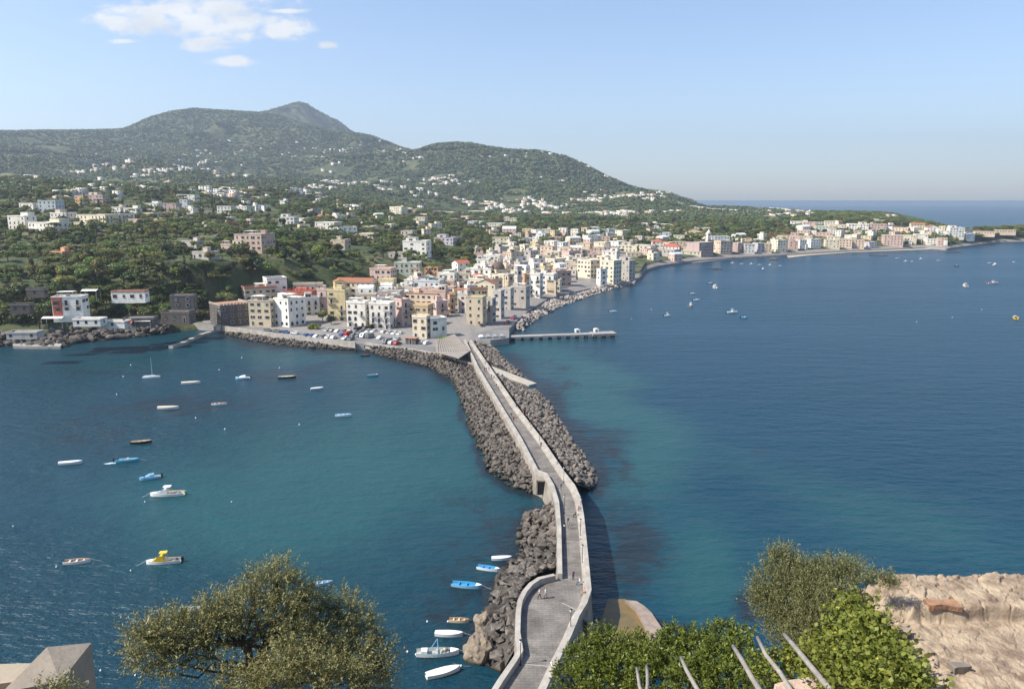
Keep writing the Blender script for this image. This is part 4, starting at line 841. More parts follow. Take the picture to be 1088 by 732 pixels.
# --- hillside and far houses found by eave line: (px0,px1,ytop,storeys,colour,angle,style,label or None)
HL=[
(250,291,249,3,'salmon',8,'flat','large salmon palace with white roof hut alone on the cliff top','palace'),
(194,216,256,1,'grey',0,'flat','low grey roofed house among trees above the cove',0),
(204,232,267,1,'grey',0,'cream','low pale terrace house at the cliff edge above the cove',0),
(235,249,260,1,'pink',5,'flat','small pink house against the left side of the salmon palace',0),
(54,79,267,1,'orange',0,'terra','low terracotta roofed house lost among trees on the left plateau',0),
(285,303,240,1,'white',20,'flat','small bright white box house right of the salmon palace',0),
(296,317,230,2,'white',15,'flat','white villa with small roof block on the wooded rise',0),
(316,330,232,1,'white',0,'flat','low white villa adjoining the one on the wooded rise',0),
(335,363,236,2,'white',5,'flat',None,'plateau'),(356,379,241,2,'white',25,'flat',None,'plateau'),(350,372,254,2,'beige',5,'flat',None,'plateau'),(374,388,233,1,'white',5,'flat',None,'plateau'),(385,402,240,1,'cream',0,'flat',None,'plateau'),(378,402,248,1,'cream',10,'cream',None,'plateau'),
(428,458,256,3,'white',10,'flat','large plain white three-storey villa on the wooded slope','villa'),
(412,432,268,1,'grey',8,'flat','dark grey loggia house left of the large plain white villa','house'),
(414,433,220,4,'cream',-10,'cream','tall cream stepped mansion on the skyline of the woods, left block','mansion'),(431,447,222,3,'beige',15,'flat','beige right block beside the tall cream stepped mansion','mansion'),(408,420,231,1,'cream',0,'flat','low cream wing at the foot of the stepped mansion','house'),(445,456,227,2,'cream',0,'flat',None,'middle'),
(460,473,224,2,'mauve',10,'flat',None,'middle'),(470,484,225,2,'white',10,'flat',None,'middle'),(461,487,252,2,'lilac',5,'flat',None,'middle'),(469,481,237,1,'grey',0,'flat',None,'middle'),(497,517,235,2,'pale blue',10,'flat',None,'middle'),(517,538,237,2,'white',10,'flat',None,'middle'),(498,520,224,1,'cream',0,'flat',None,'middle'),(491,507,214,1,'white',0,'flat',None,'middle'),(509,520,216,1,'white',0,'flat',None,'middle'),(522,541,248,1,'cream',0,'flat',None,'middle'),
(393,421,285,2,'pink',8,'terra',None,'upper'),(419,448,280,2,'pale green',20,'cream',None,'upper'),(451,470,284,2,'orange',0,'gablefront',None,'upper'),(480,499,278,2,'white',35,'gablered','white house with bright red tiled roof in the upper town','house'),(495,514,285,2,'white',0,'flat',None,'upper'),(499,516,292,2,'white',5,'hipred','white house with dull red hipped roof left of the dome','house'),
(514,533,271,3,'white',10,'flat',None,'upper'),(538,557,268,3,'beige',30,'flat',None,'upper'),(556,572,266,3,'grey',55,'flat',None,'upper'),(577,596,267,2,'cream',10,'flat',None,'upper'),(530,545,270,2,'pink',10,'cream',None,'upper'),
(10,36,229,3,'white',5,'flat',None,'plateau'),(33,73,236,2,'white',0,'cream',None,'plateau'),(55,80,226,2,'white',5,'flat',None,'plateau'),(22,44,216,2,'white',0,'flat',None,'plateau'),(42,66,213,3,'pale blue',20,'flat',None,'plateau'),(76,104,236,1,'cream',0,'cream',None,'plateau'),(84,130,228,2,'cream',0,'flat',None,'plateau'),(127,142,227,2,'pale blue',30,'flat',None,'plateau'),(80,93,208,3,'orange',0,'flat','orange three-storey house on the left skyline','house'),(92,115,207,3,'mauve',10,'flat','long mauve block beside the orange house on the left skyline','apartment block'),(119,134,220,2,'white',5,'flat',None,'plateau'),(132,150,221,2,'white',5,'cream',None,'plateau'),(137,152,233,1,'pink',0,'flat',None,'plateau'),
(153,172,216,2,'white',10,'flat',None,'plateau'),(174,192,216,3,'mauve',15,'flat',None,'plateau'),(191,201,212,4,'pale blue',15,'flat',None,'plateau'),(188,211,207,2,'white',15,'flat',None,'plateau'),(198,209,221,2,'white',0,'flat',None,'plateau'),(185,204,231,1,'white',0,'flat',None,'plateau'),(159,180,232,1,'peach',0,'terra',None,'plateau'),(215,227,236,1,'white',0,'flat',None,'plateau'),(231,250,219,3,'white',15,'flat',None,'plateau'),(248,270,219,2,'white',5,'flat',None,'plateau'),(296,306,213,2,'white',5,'flat',None,'plateau'),(153,170,226,1,'cream',0,'flat',None,'plateau'),(100,118,221,1,'white',0,'flat',None,'plateau'),
(619,641,250,3,'white',25,'flat',None,'bay'),(625,643,241,2,'white',15,'flat',None,'bay'),(657,692,260,2,'cream',-5,'flat','long cream terraced house left of the red roofed villa','house'),(692,705,256,3,'white',15,'hipred','left wing of the white villa with bright red roof','villa'),(703,725,261,2,'white',-8,'hipred','right wing of the white villa with bright red roof','villa'),(692,713,247,2,'white',20,'flat',None,'bay'),(642,655,243,2,'pale blue',30,'flat',None,'bay'),(650,670,240,1,'cream',0,'flat',None,'bay'),(668,685,239,1,'cream',0,'flat',None,'bay'),(682,700,237,2,'white',0,'flat',None,'bay'),(700,720,238,1,'white',0,'flat',None,'bay'),(712,730,243,1,'cream',0,'flat',None,'bay'),(716,727,250,2,'cream',10,'flat',None,'bay'),(640,658,262,2,'grey',20,'flat',None,'bay'),
(728,747,246,2,'yellow',5,'gablefront','bright yellow gabled chapel-like house by the white steeple','house'),(738,754,241,2,'white',10,'flat',None,'bay'),
(730,758,257,4,'mauve',38,'flat','big pinkish block with long shaded face on the beach','hotel'),(756,775,251,3,'pale blue',20,'flat',None,'bay'),(759,778,256,4,'peach',25,'flat','peach and white seafront house right of the big pinkish block','hotel'),(777,790,258,3,'mauve',40,'flat',None,'beach'),(789,802,259,3,'white',20,'flat',None,'beach'),(800,812,258,3,'lilac',30,'flat',None,'beach'),(809,820,259,3,'beige',10,'flat',None,'beach'),(819,837,255,4,'cream',28,'flat','square cream tower house standing at the water of the far bay','tower house'),(838,848,256,3,'salmon',10,'flat',None,'beach'),(846,857,255,3,'white',25,'flat',None,'beach'),(856,872,254,3,'white',25,'flat',None,'beach'),(876,892,255,3,'cream',10,'flat',None,'beach'),(891,905,254,3,'peach',5,'flat',None,'beach'),(904,918,255,3,'peach',5,'flat',None,'beach'),(917,931,257,2,'lilac',25,'flat',None,'beach'),(938,959,250,4,'pink',5,'flat',None,'beach'),(960,973,250,3,'cream',5,'flat',None,'beach'),(971,985,249,3,'white',10,'flat',None,'beach'),(984,997,254,2,'white',5,'flat',None,'beach'),(996,1006,253,3,'pink',5,'flat',None,'beach'),(1007,1024,242,4,'white',10,'flat','tall bright white villa highest on the far point','villa'),(1022,1035,249,2,'white',25,'flat',None,'beach'),(983,997,241,3,'white',15,'gablefront',None,'beach'),(995,1008,245,2,'white',10,'flat',None,'beach'),(998,1017,235,1,'pink',0,'terra',None,'point'),(1035,1055,250,1,'peach',0,'flat',None,'point'),(1057,1077,250,1,'beige',0,'terra',None,'point'),
(900,922,238,3,'white',5,'flat','left half of the long white hotel above the far beach','hotel'),(921,941,238,3,'pink',5,'terra','right half of the long hotel above the far beach, pinkish','hotel'),(940,950,239,2,'mauve',20,'flat',None,'inland'),(840,853,235,2,'white',5,'flat',None,'inland'),(853,866,236,2,'pink',5,'flat',None,'inland'),(880,899,239,2,'cream',5,'flat',None,'inland'),(866,880,240,2,'pale green',5,'flat',None,'inland'),(866,884,247,1,'pink',5,'terra',None,'inland'),(812,824,229,2,'salmon',0,'terra',None,'inland'),(790,802,228,1,'white',0,'flat',None,'inland'),
]
# more roofs filling the middle of the town
g=random.Random(21)
pk=['white']*7+['cream']*6+['beige']*4+['pink']*2+['grey']*2+['peach','pale blue','yellow','salmon']
occ=[(q[0],q[1],q[2]) for q in HL]+[(q[0],q[1],q[2]) for q in FR]
def free(x0,x1,yt,gap=5):
    for a_,b_,c_ in occ:
        if x0<b_-2 and x1>a_+2 and abs(yt-c_)<gap: return False
    return True
fill=[]
for (X0,X1,Y0,Y1,N_,zn) in ((516,640,241,287,70,'middle'),(380,500,286,318,40,'upper'),(500,600,262,300,30,'upper'),(600,725,240,270,22,'bay'),(840,1000,233,256,50,'inland'),(745,835,248,258,8,'bay'),(150,280,205,235,8,'plateau'),(400,540,228,245,10,'middle'),(310,410,222,245,8,'plateau')):
    c_=0;t_=0
    while c_<N_ and t_<3000:
        t_+=1; x0=g.uniform(X0,X1); yt=g.uniform(Y0,Y1)
        if zn=='upper' and X0==380 and yt<300-(x0-380)*.12: continue
        if X0==516 and yt>250+(x0-516)*.36 and x0<560: continue
        wv=g.uniform(10,22)*(1.0 if yt>255 else .8)
        if x0+wv>600 and yt> 284: continue
        if not free(x0,x0+wv,yt,3.6 if zn!='plateau' else 6): continue
        occ.append((x0,x0+wv,yt)); c_+=1
        fill.append((x0,x0+wv,yt,g.choice((2,2,3,3)) if zn in('upper','middle') else g.choice((1,2,2)),g.choice(pk),g.choice((-15,-5,5,15,30,45)),g.choice(('flat','flat','flat','cream','terra','vault' if g.random()<.4 else 'flat','gable' if g.random()<.5 else 'flat')),None,zn))
HL+=fill
zname={'plateau':'on the wooded left plateau','middle':'in the middle of the town','upper':'in the dense upper harbour town','bay':'round the middle bay','beach':'along the far beach','inland':'above the far beach','point':'on the far point'}
sel=[h for h in HL if h[7] is None]
cnt={}
for h in sorted(sel,key=lambda q:q[0]):
    key=(h[4],h[8],h[3]); cnt.setdefault(key,[]).append(h)
labs={}
for key,l in cnt.items():
    for i_,h in enumerate(l):
        col_,zn,stn=key
        q='' if len(l)==1 else (', '+(ORD[i_] if i_<len(l)-1 or len(l)<3 else 'rightmost')+' of these')
        labs[id(h)]='%s %s house %s%s'%(col_,WORDN[stn],zname[zn],q)
for h in HL:
    x0,x1,yt,stn,c,a,sty,lab,zn=h; hm=stn*3.1+.3
    if -16<=a<=20: a-=20
    s_=spot((x0+x1)/2,yt,hm+.8)
    if s_ is None: continue
    r_=math.hypot(s_[0],s_[1]); det=2 if r_<520 else (1 if (r_<760 and (yt>246)) or (lab and r_<1300) else 0)
    if lab is None: lab=labs[id(h)]; cat='house'
    else: cat=zn if isinstance(zn,str) and zn not in zname else 'house'
    house((x0+x1)/2,None,s_[2],x1-x0,hm,c,a,g.uniform(.55,.9) if hm<12 else .7,sty,lab,cat,det,rseed=k,loc=(s_[0],s_[1]),ncap=24,group=None); k+=1
print('houses',len(HOUSES))
# --- church with dome and bell tower
def on(px,ytop,hm): return spot(px,ytop,hm)
s_=on(529,288,9.0); ch=empty('domed_church',s_,R(10),'grey church with ribbed brown dome and lantern in the harbour town','church')
mb=MB(); mb.box(-6,-7,-4,6,7,7.5); mb.box(-6.3,-7.3,7.5,6.3,7.3,7.9); mb.build('wall',[HM['grey']],ch)
mb=MB(); P=[(4.3*math.cos(2*math.pi*i/12),4.3*math.sin(2*math.pi*i/12)) for i in range(12)]; mb.prism(P,7.9,10.2); mb.build('drum',[HM['beige']],ch)
mb=MB(); prev=None
for q in range(7):
    t=math.pi/2*q/6; r_=4.6*math.cos(t)+.35; z_=10.2+5.2*math.sin(t); row=[(r_*math.cos(2*math.pi*i/16),r_*math.sin(2*math.pi*i/16),z_) for i in range(16)]
    if prev:
        for i in range(16): mb.poly([prev[i],prev[(i+1)%16],row[(i+1)%16],row[i]])
    prev=row
dm=mb.build('dome',[mat('dome_tiles',(.16,.11,.085),(.10,.08,.07),1.2,.8,.4,4)],ch)
mb=MB(); mb.prism([(.7*math.cos(2*math.pi*i/8),.7*math.sin(2*math.pi*i/8)) for i in range(8)],15.3,17.2); mb.tube([(0,0,17.2),(0,0,18.6)],[.7,.05],8); mb.build('lantern',[HM['beige']],dm)
def tower(px,ytop,hm,wm,c,ang,lab,name='bell_tower',steeple=False):
    s_=spot(px,ytop,hm); o=empty(name,s_,R(ang),lab,'bell tower'); h2=wm/2; W=HM[c]
    mb=MB(); mb.box(-h2,-h2,-4,h2,h2,hm*.62); mb.box(-h2-.25,-h2-.25,hm*.62,h2+.25,h2+.25,hm*.64); mb.box(-h2+.2,-h2+.2,hm*.64,h2-.2,h2-.2,hm*.93); mb.box(-h2-.2,-h2-.2,hm*.93,h2+.2,h2+.2,hm*.96); mb.build('shaft',[W],o)
    for q in range(4):
        w_=linkm('bell_opening',WM[('arch',None)],o,((h2-.197)*math.sin(q*math.pi/2)*1,-(h2-.197)*math.cos(q*math.pi/2),hm*.79),q*math.pi/2)
    mb=MB()
    if steeple: mb.tube([(0,0,hm*.96),(0,0,hm*1.02),(0,0,hm*1.22)],[h2*.95,h2*.85,.1],8)
    else: mb.box(-h2-.1,-h2-.1,hm*.961,h2+.1,h2+.1,hm)
    mb.build('spire' if steeple else 'cap',[W if steeple else RF['terrace']],o)
tower(550.5,283,19,3.6,'grey',35,'tall square grey bell tower above the shaded seafront houses')
tower(541,291,13,4.6,'beige',35,'squat square beige tower left of the tall bell tower')
tower(753,247,15,5.0,'white',15,'slender white steeple beside the bright yellow house on the bay',steeple=True)
# --- restaurants on the left rocks
s=house(76,330,11,34,6.3,'white',8,.6,'flat','white and red terraced restaurant with balconies under the left cliff','restaurant',2,rseed=901,opts=('balconies',),loc=AR(76,331,372)[:2])
s.location.z=AR(76,331,372)[2]
o=house(62,330,11,11,5.4,'red',8,.9,'flat','small red wing on the left side of the terraced restaurant','restaurant',2,rseed=902,loc=AR(63,332,371)[:2],opts=('bare',)); o.location.z=AR(63,332,371)[2]
o=house(140,317,11,36,3.6,'white',4,.35,'terra','long low white house with orange roof edge under the cliff','house',2,rseed=903,opts=('trim','bare'),loc=AR(139,318,374)[:2]); o.location.z=AR(139,318.5,374)[2]
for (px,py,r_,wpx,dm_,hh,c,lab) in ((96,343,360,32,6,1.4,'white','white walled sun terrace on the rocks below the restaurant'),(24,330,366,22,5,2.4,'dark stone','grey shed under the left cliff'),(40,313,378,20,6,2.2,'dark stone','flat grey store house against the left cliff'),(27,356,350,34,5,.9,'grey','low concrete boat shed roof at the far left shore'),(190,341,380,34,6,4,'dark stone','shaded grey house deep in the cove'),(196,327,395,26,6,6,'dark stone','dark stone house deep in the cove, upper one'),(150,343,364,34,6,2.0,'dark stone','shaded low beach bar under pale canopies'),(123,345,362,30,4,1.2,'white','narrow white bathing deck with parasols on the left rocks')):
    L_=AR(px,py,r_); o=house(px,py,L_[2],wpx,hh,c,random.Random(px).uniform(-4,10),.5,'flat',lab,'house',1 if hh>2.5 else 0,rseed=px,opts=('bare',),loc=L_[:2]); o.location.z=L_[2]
for (px,py,r_,wpx,c,lab) in ((133,342,361,14,'red','red awning over the left beach bar'),(152,340,362,16,'white','pale cloth awning over the left beach bar'),(57,337,368,18,'white','pale canopy at the left end of the restaurant terrace'),(96,308,376,14,'white','small white canopy on the terrace above the restaurant')):
    L_=AR(px,py,r_); w_=wpx*.47; o=empty('awning',(L_[0],L_[1],L_[2]-2.6),R(3),lab,'awning'); mb=MB(); mb.poly([(-w_/2,-2,2.3),(w_/2,-2,2.3),(w_/2,0,2.9),(-w_/2,0,2.9)]); mb.poly([(-w_/2,0,2.9),(w_/2,0,2.9),(w_/2,2,2.4),(-w_/2,2,2.4)]); mb.build('cloth',[M_AWN[2] if c=='red' else M_AWN[1]],o)
    for (a_,b_) in ((-w_/2+.1,-1.9),(w_/2-.1,-1.9),(-w_/2+.1,1.9),(w_/2-.1,1.9)):
        mb=MB(); mb.tube([(0,0,-2),(0,0,2.35)],.05,5); mb.build('pole',[M_FR],o,loc=(a_,b_,0))
# ============================================================ vegetation
LM_A=leafmat('leaf_olive_green',(0.0918,0.12,0.0322),(0.224,0.229,0.0627),(0.393,0.348,0.107),rnd=.3)
LM_P=leafmat('leaf_pine_green',(0.0733,0.109,0.0287),(0.185,0.217,0.0538),(0.289,0.305,0.0716),rnd=.2)
LM_O=leafmat('leaf_rust',(0.155,0.093,0.0465),(0.372,0.202,0.093),(0.465,0.31,0.155),rnd=.1)
LM_D=leafmat('leaf_dark',(0.0363,0.0535,0.0212),(0.0906,0.116,0.0407),(0.161,0.178,0.0651),rnd=.25)
LM_H=leafmat('leaf_hill',(0.0605,0.0908,0.0307),(0.151,0.174,0.0614),(0.242,0.237,0.0938),rnd=.35,trans=.1)
LM_Y=leafmat('leaf_bright',(0.109,0.155,0.031),(0.248,0.31,0.062),(0.341,0.388,0.093),rnd=.15)
M_BARK=mat('bark',(.12,.09,.065),(.07,.055,.04),3,.95,.5,8)
def leafcloud(g,centers,radii,n,size,flat=1.0,jit=.35,up=.3,elong=1.6):
    "n leaf quads spread over the given clumps; returns V,F,var"
    C=np.array(centers); Rd=np.array(radii); w_=Rd**2; w_=w_/w_.sum(); k=g.choice(len(C),n,p=w_)
    d=g.normal(size=(n,3)); d/=np.linalg.norm(d,axis=1)[:,None]; rr=(g.random(n)**.33)*.55+.45
    p=C[k]+d*(Rd[k]*rr)[:,None]*np.array([1,1,flat])
    nn=d*.7+g.normal(size=(n,3))*.6+np.array([0,0,up]); nn/=np.linalg.norm(nn,axis=1)[:,None]
    a=np.cross(nn,g.normal(size=(n,3))); a/=np.linalg.norm(a,axis=1)[:,None]; b=np.cross(nn,a)
    s=size*g.uniform(.6,1.3,n)[:,None]; V=np.concatenate([p-a*s*elong*.5,p-b*s*.5,p+a*s*elong*.5,p+b*s*.5],1).reshape(-1,3)
    F_=np.arange(4*n).reshape(-1,4); var=np.repeat(np.clip(g.random(n)*.8+g.random(len(C))[k]*.4-.1,0,1),1)
    return V,F_,var
def crown_mesh(kind,seed,nl=700):
    g=np.random.default_rng(seed); C=[];Rd=[]
    if kind=='round':
        n=14
        for _ in range(n):
            d=g.normal(size=3); d/=np.linalg.norm(d); d[2]=abs(d[2])*.9-.15; C.append(np.array([0,0,3.4])+d*g.uniform(1.1,2.1)); Rd.append(g.uniform(.8,1.5))
        sz=.42; up=.4;fl=.85
    elif kind=='umbrella':
        for _ in range(16):
            t=g.uniform(0,6.28); r_=g.uniform(.3,3.4); C.append(np.array([r_*math.cos(t),r_*math.sin(t),5.6+.5*(1-(r_/3.4)**2)+g.uniform(-.2,.2)])); Rd.append(g.uniform(.8,1.3))
        sz=.36; up=.7; fl=.5
    elif kind=='tall':
        for _ in range(14):
            z_=g.uniform(1.2,6.2); r_=g.uniform(0,1.2)*(1-(z_-1)/7); t=g.uniform(0,6.28); C.append(np.array([r_*math.cos(t),r_*math.sin(t),z_])); Rd.append(g.uniform(.6,1.0)*(1.2-z_/9))
        sz=.36; up=.3; fl=1.1
    elif kind=='cypress':
        for k_ in range(12): z_=.8+k_*.6; C.append(np.array([g.uniform(-.15,.15),g.uniform(-.15,.15),z_])); Rd.append(.75*(1-z_/9.5)+.1)
        sz=.3; up=.5; fl=1.2; nl=int(nl*.6)
    elif kind=='bush':
        for _ in range(9):
            t=g.uniform(0,6.28); r_=g.uniform(0,1.7); C.append(np.array([r_*math.cos(t),r_*math.sin(t),g.uniform(.5,1.3)])); Rd.append(g.uniform(.6,1.1))
        sz=.36; up=.5; fl=.8
    elif kind=='clump': # far canopy
        for _ in range(7):
            t=g.uniform(0,6.28); r_=g.uniform(0,1.0); C.append(np.array([r_*math.cos(t),r_*math.sin(t),g.uniform(.4,1.2)])); Rd.append(g.uniform(.5,.9))
        sz=.62; up=.5; fl=.8
    return leafcloud(g,C,Rd,nl,sz,fl,up=up,elong=1.3)
def crown(kind,seed,mt,nl=700,name='crown'):
    V,F_,var=crown_mesh(kind,seed,nl); me=npmesh(name,V,F_,mt,False,{'var':('FACE',var)}); return me
def trunk(h,r0=.22,lean=0,forks=3,seed=0):
    g=random.Random(seed); mb=MB(); mb.tube([(0,0,-1),(0,0,0),(lean*.4,0,h*.5),(lean,0,h)],[r0*1.4,r0,r0*.8,r0*.55],7)
    for k in range(forks):
        t=g.uniform(0,6.28); z0=h*g.uniform(.6,.9); mb.tube([(lean*.6,0,z0),(lean+math.cos(t)*.8,math.sin(t)*.8,z0+.9),(lean+math.cos(t)*1.7,math.sin(t)*1.7,z0+1.6)],[r0*.5,r0*.35,r0*.15],6)
    return mb.mesh('trunk',[M_BARK],True)
TK={'round':(2.6,.22),'umbrella':(5.4,.24),'tall':(2.2,.2),'cypress':(1.2,.14),'bush':(.6,.1)}
TREES={}
for kd,mats in (('round',(LM_A,LM_D,LM_O,LM_Y,LM_A)),('umbrella',(LM_P,LM_P)),('tall',(LM_A,LM_D)),('cypress',(LM_D,)),('bush',(LM_A,LM_D,LM_Y))):
    TREES[kd]=[(crown(kd,i*7+3,m_,900 if kd!='cypress' else 700),trunk(*TK[kd],seed=i)) for i,m_ in enumerate(mats)]
FOOT=np.array([(h[2],h[3],math.hypot(h[4],h[5])/2) for h in HOUSES])
def clear(x,y,m=0): return bool((np.hypot(FOOT[:,0]-x,FOOT[:,1]-y)>FOOT[:,2]+m).all())
def ground(px,py,rmax=5500):
    a=AZ(px,py); r=np.arange(float(rcoast(a))+4,rmax,4.0 if rmax>2000 else 2.0); z=tz(np.full(r.shape,a),r); x=r*math.sin(a); y=r*math.cos(a); zz=z-H; p=CY-F*(y*sp+zz*cp)/(y*cp-zz*sp)
    k=np.where(p<=py)[0]
    return None if not len(k) else (x[k[0]],y[k[0]],z[k[0]])
def tree(kind,var,loc,s,label,cat='tree',group=None,g=random):
    nm={'round':'tree','umbrella':'pine_tree','tall':'tree','cypress':'cypress_tree','bush':'bush'}[kind]
    o=empty(nm,loc,g.uniform(0,6.28),label,cat,group); c,t=TREES[kind][var%len(TREES[kind])]; o.scale=(s*g.uniform(.9,1.15),s*g.uniform(.9,1.15),s*g.uniform(.85,1.15))
    linkm('crown',c,o); linkm('trunk',t,o); return o
g=random.Random(77); TP=[]
# trees one can point at
SPT=[(154,289,'umbrella',0,1.9,'broad umbrella pine leaning over the left plateau edge'),(247,246,'round',2,1.5,'rust coloured tree in front of the white villa row'),(106,330,'umbrella',1,1.5,'flat topped pine right of the terraced restaurant'),(42,350,'round',0,2.0,'big round tree on the rocks left of the terraced restaurant'),(97,287,'round',3,1.3,'bright yellow green tree on the left plateau'),(216,232,'umbrella',0,2.2,'spreading pine among the white plateau villas'),(462,296,'umbrella',1,1.5,'pine beside the large plain white villa'),(343,343,'round',0,1.1,'green garden tree left of the yellow block on the quay'),(333,350,'bush',2,1.5,'bright green bush between parked cars on the quay'),(352,346,'round',1,.9,'dark garden tree in front of the pink house'),(393,350,'bush',0,1.3,'low bushes at the foot of the white hotel'),(472,361,'bush',2,1.3,'yellow green bush by the low white house at the square'),(313,346,'round',1,.8,'dark tree at the right corner of the arched white house'),(600,300,'round',1,1.5,'dark tree in the garden left of the cream palace'),(613,298,'cypress',0,1.0,'dark cypress left of the cream palace'),(590,306,'round',1,1.4,'rounded dark tree above the pale shore rocks'),(820,256,'round',2,2.0,'rusty autumn tree behind the square cream tower house'),(836,252,'round',2,2.2,'rusty autumn tree above the far beach'),(330,216,'round',0,2.6,'broad olive green tree on the middle skyline of the woods'),(175,292,'cypress',0,1.1,'dark narrow cypress on the left cliff'),(152,255,'tall',1,1.6,'dark tall tree in the plateau gardens'),(430,240,'tall',1,1.8,'dark tree below the cream stepped mansion'),(521,232,'umbrella',0,2.6,'dark broad pine above the middle town')]
for (px,py,kd,vr,s,lab) in SPT:
    p=ground(px,py,2000)
    if py>338 and px>225: p=(*G(px,py,2.9),2.9)
    tree(kd,vr,p,s,lab,g=g); TP.append(p[:2])
cnt=0; t_=0
while cnt<262 and t_<9000:
    t_+=1
    if cnt<215: px=g.uniform(-40,480); py=g.uniform(238,345)
    else: px=g.uniform(480,700); py=g.uniform(238,300)
    if px>215 and py>300+g.uniform(-3,3) and px>225: 
        if px>240: continue
    if px>350 and py>284-(px-350)*.02: continue
    if py<252 and g.random()<.4: continue
    p=ground(px,py,1300)
    if p is None or p[2]<3.5: continue
    kd=g.choices(('round','umbrella','tall','cypress','bush'),(6,2,2,.5,3))[0]; s=g.uniform(.8,1.7)*(1.3 if kd=='bush' else 1)
    if not clear(p[0],p[1],1.2*s): continue
    if any((p[0]-q[0])**2+(p[1]-q[1])**2<9 for q in TP): continue
    TP.append(p[:2]); vr=g.choices(range(5),(5,4,.25,1.2,3))[0]
    cls={'round':'leafy round tree','umbrella':'flat topped umbrella pine','tall':'upright leafy tree','cypress':'narrow dark cypress','bush':'low rounded bush'}[kd]
    tree(kd,vr,p,s,cls+' growing on the wooded slope among the villas','bush' if kd=='bush' else 'tree','trees and bushes of the wooded slope',g); cnt+=1
# ---- masses: woods as stuff, scattered with geometry nodes
def scatter(name,P,S,srcs,label,seed=0):
    me=bpy.data.meshes.new(name); me.from_pydata([tuple(p) for p in P],[],[]); a=me.attributes.new('sc','FLOAT','POINT'); a.data.foreach_set('value',np.array(S,np.float32))
    g_=np.random.default_rng(seed); a=me.attributes.new('rz','FLOAT_VECTOR','POINT'); rv=np.zeros((len(P),3),np.float32); rv[:,2]=g_.uniform(0,6.28,len(P)); rv[:,0]=g_.uniform(-.12,.12,len(P)); a.data.foreach_set('vector',rv.ravel())
    o=linkm(name,me); ng=bpy.data.node_groups.new(name,'GeometryNodeTree'); ng.interface.new_socket('Geometry',in_out='INPUT',socket_type='NodeSocketGeometry'); ng.interface.new_socket('Geometry',in_out='OUTPUT',socket_type='NodeSocketGeometry')
    N=ng.nodes; L=ng.links; i_=N.new('NodeGroupInput'); o_=N.new('NodeGroupOutput'); ip=N.new('GeometryNodeInstanceOnPoints'); L.new(i_.outputs[0],ip.inputs['Points'])
    gi=N.new('GeometryNodeGeometryToInstance')
    for me_ in srcs:
        so_=bpy.data.objects.new(name+'_source',me_); oi=N.new('GeometryNodeObjectInfo'); oi.inputs['Object'].default_value=so_; oi.inputs['As Instance'].default_value=True; L.new(oi.outputs['Geometry'],gi.inputs[0])
    L.new(gi.outputs[0],ip.inputs['Instance']); ip.inputs['Pick Instance'].default_value=True
    rn=N.new('FunctionNodeRandomValue'); rn.data_type='INT'; rn.inputs['Min'].default_value=0; rn.inputs['Max'].default_value=len(srcs)-1; 
    L.new([q for q in rn.outputs if q.type=='INT'][0],ip.inputs['Instance Index'])
    for nm,ty,sk in (('sc','FLOAT','Scale'),('rz','FLOAT_VECTOR','Rotation')):
        na=N.new('GeometryNodeInputNamedAttribute'); na.data_type=ty; na.inputs['Name'].default_value=nm
        out=[q for q in na.outputs if q.enabled and q.name=='Attribute'][0]
        if sk=='Rotation':
            e2=N.new('FunctionNodeEulerToRotation'); L.new(out,e2.inputs[0]); out=e2.outputs[0]
        L.new(out,ip.inputs[sk])
    L.new(ip.outputs[0],o_.inputs[0]); md=o.modifiers.new('scatter','NODES'); md.node_group=ng
    tag(o,label,'woods',kind='stuff'); return o
gn=np.random.default_rng(5)
def pick(n,a0,a1,r0,r1,pw=1.0):
    a=gn.uniform(AZ(a0),AZ(a1),n); t=gn.random(n); r=r0*(r1/r0)**(t**pw); return a,r
# near and middle woods
a,r=pick(60000,-240,1240,352,1500,1.0)
rc=rcoast(a); z=tz(a,r); x=r*np.sin(a); y=r*np.cos(a); px=544+800*np.tan(a)
dens=fbm(x/45,y/45,3,60); ok=(r>rc+14)&(z>4.5)&(dens>.40)
br=rings(a); cliff=(r>br[3][0]-2)&(r<br[4][0]+10)&(px<480)
ok&=~(cliff&(px>175)&(gn.random(len(a))<.45)); ok|=cliff&(gn.random(len(a))<np.where(px>175,.18,.5))&(r>rc+10)
ok&=~((px>212)&(r<br[3][0]))
ok&=~((px>=500)&(px<700)&(r<np.interp(px,[500,540,600,660,700],[520,600,800,900,800]))&(gn.random(len(a))<.93))
ok&=~((px>=700)&(r<rc+np.where((px>845)&(px<1035),330,70))&(gn.random(len(a))<.93))
ok&=~((px<200)&(r<br[3][0]+2)&(gn.random(len(a))<.25))
ii=np.where(ok)[0]; keep=[]
bld=FOOT
for i_ in ii:
    if len(keep)>=9500: break
    if ((bld[:,0]-x[i_])**2+(bld[:,1]-y[i_])**2<(bld[:,2]*.9+1.5)**2).any(): continue
    # leave the view of each house open: skip points just in front of a house (towards the viewer)
    if r[i_]>0:
        dx=bld[:,0]-x[i_]; dy=bld[:,1]-y[i_]; fw=(dx*x[i_]+dy*y[i_])/r[i_]; sd=np.abs(dx*y[i_]-dy*x[i_])/r[i_]
        if ((fw>0)&(fw<22)&(sd<bld[:,2]*.9)).any() and gn.random()<.93: continue
    keep.append(i_)
keep=np.array(keep); kc=cliff[keep]
a_=gn.uniform(AZ(-60),AZ(214),1500); b_=rings(a_); r_=b_[0][0]+11+gn.random(1500)**.8*(b_[3][0]+8-b_[0][0]-11); x_=r_*np.sin(a_); y_=r_*np.cos(a_); z_=tz(a_,r_)
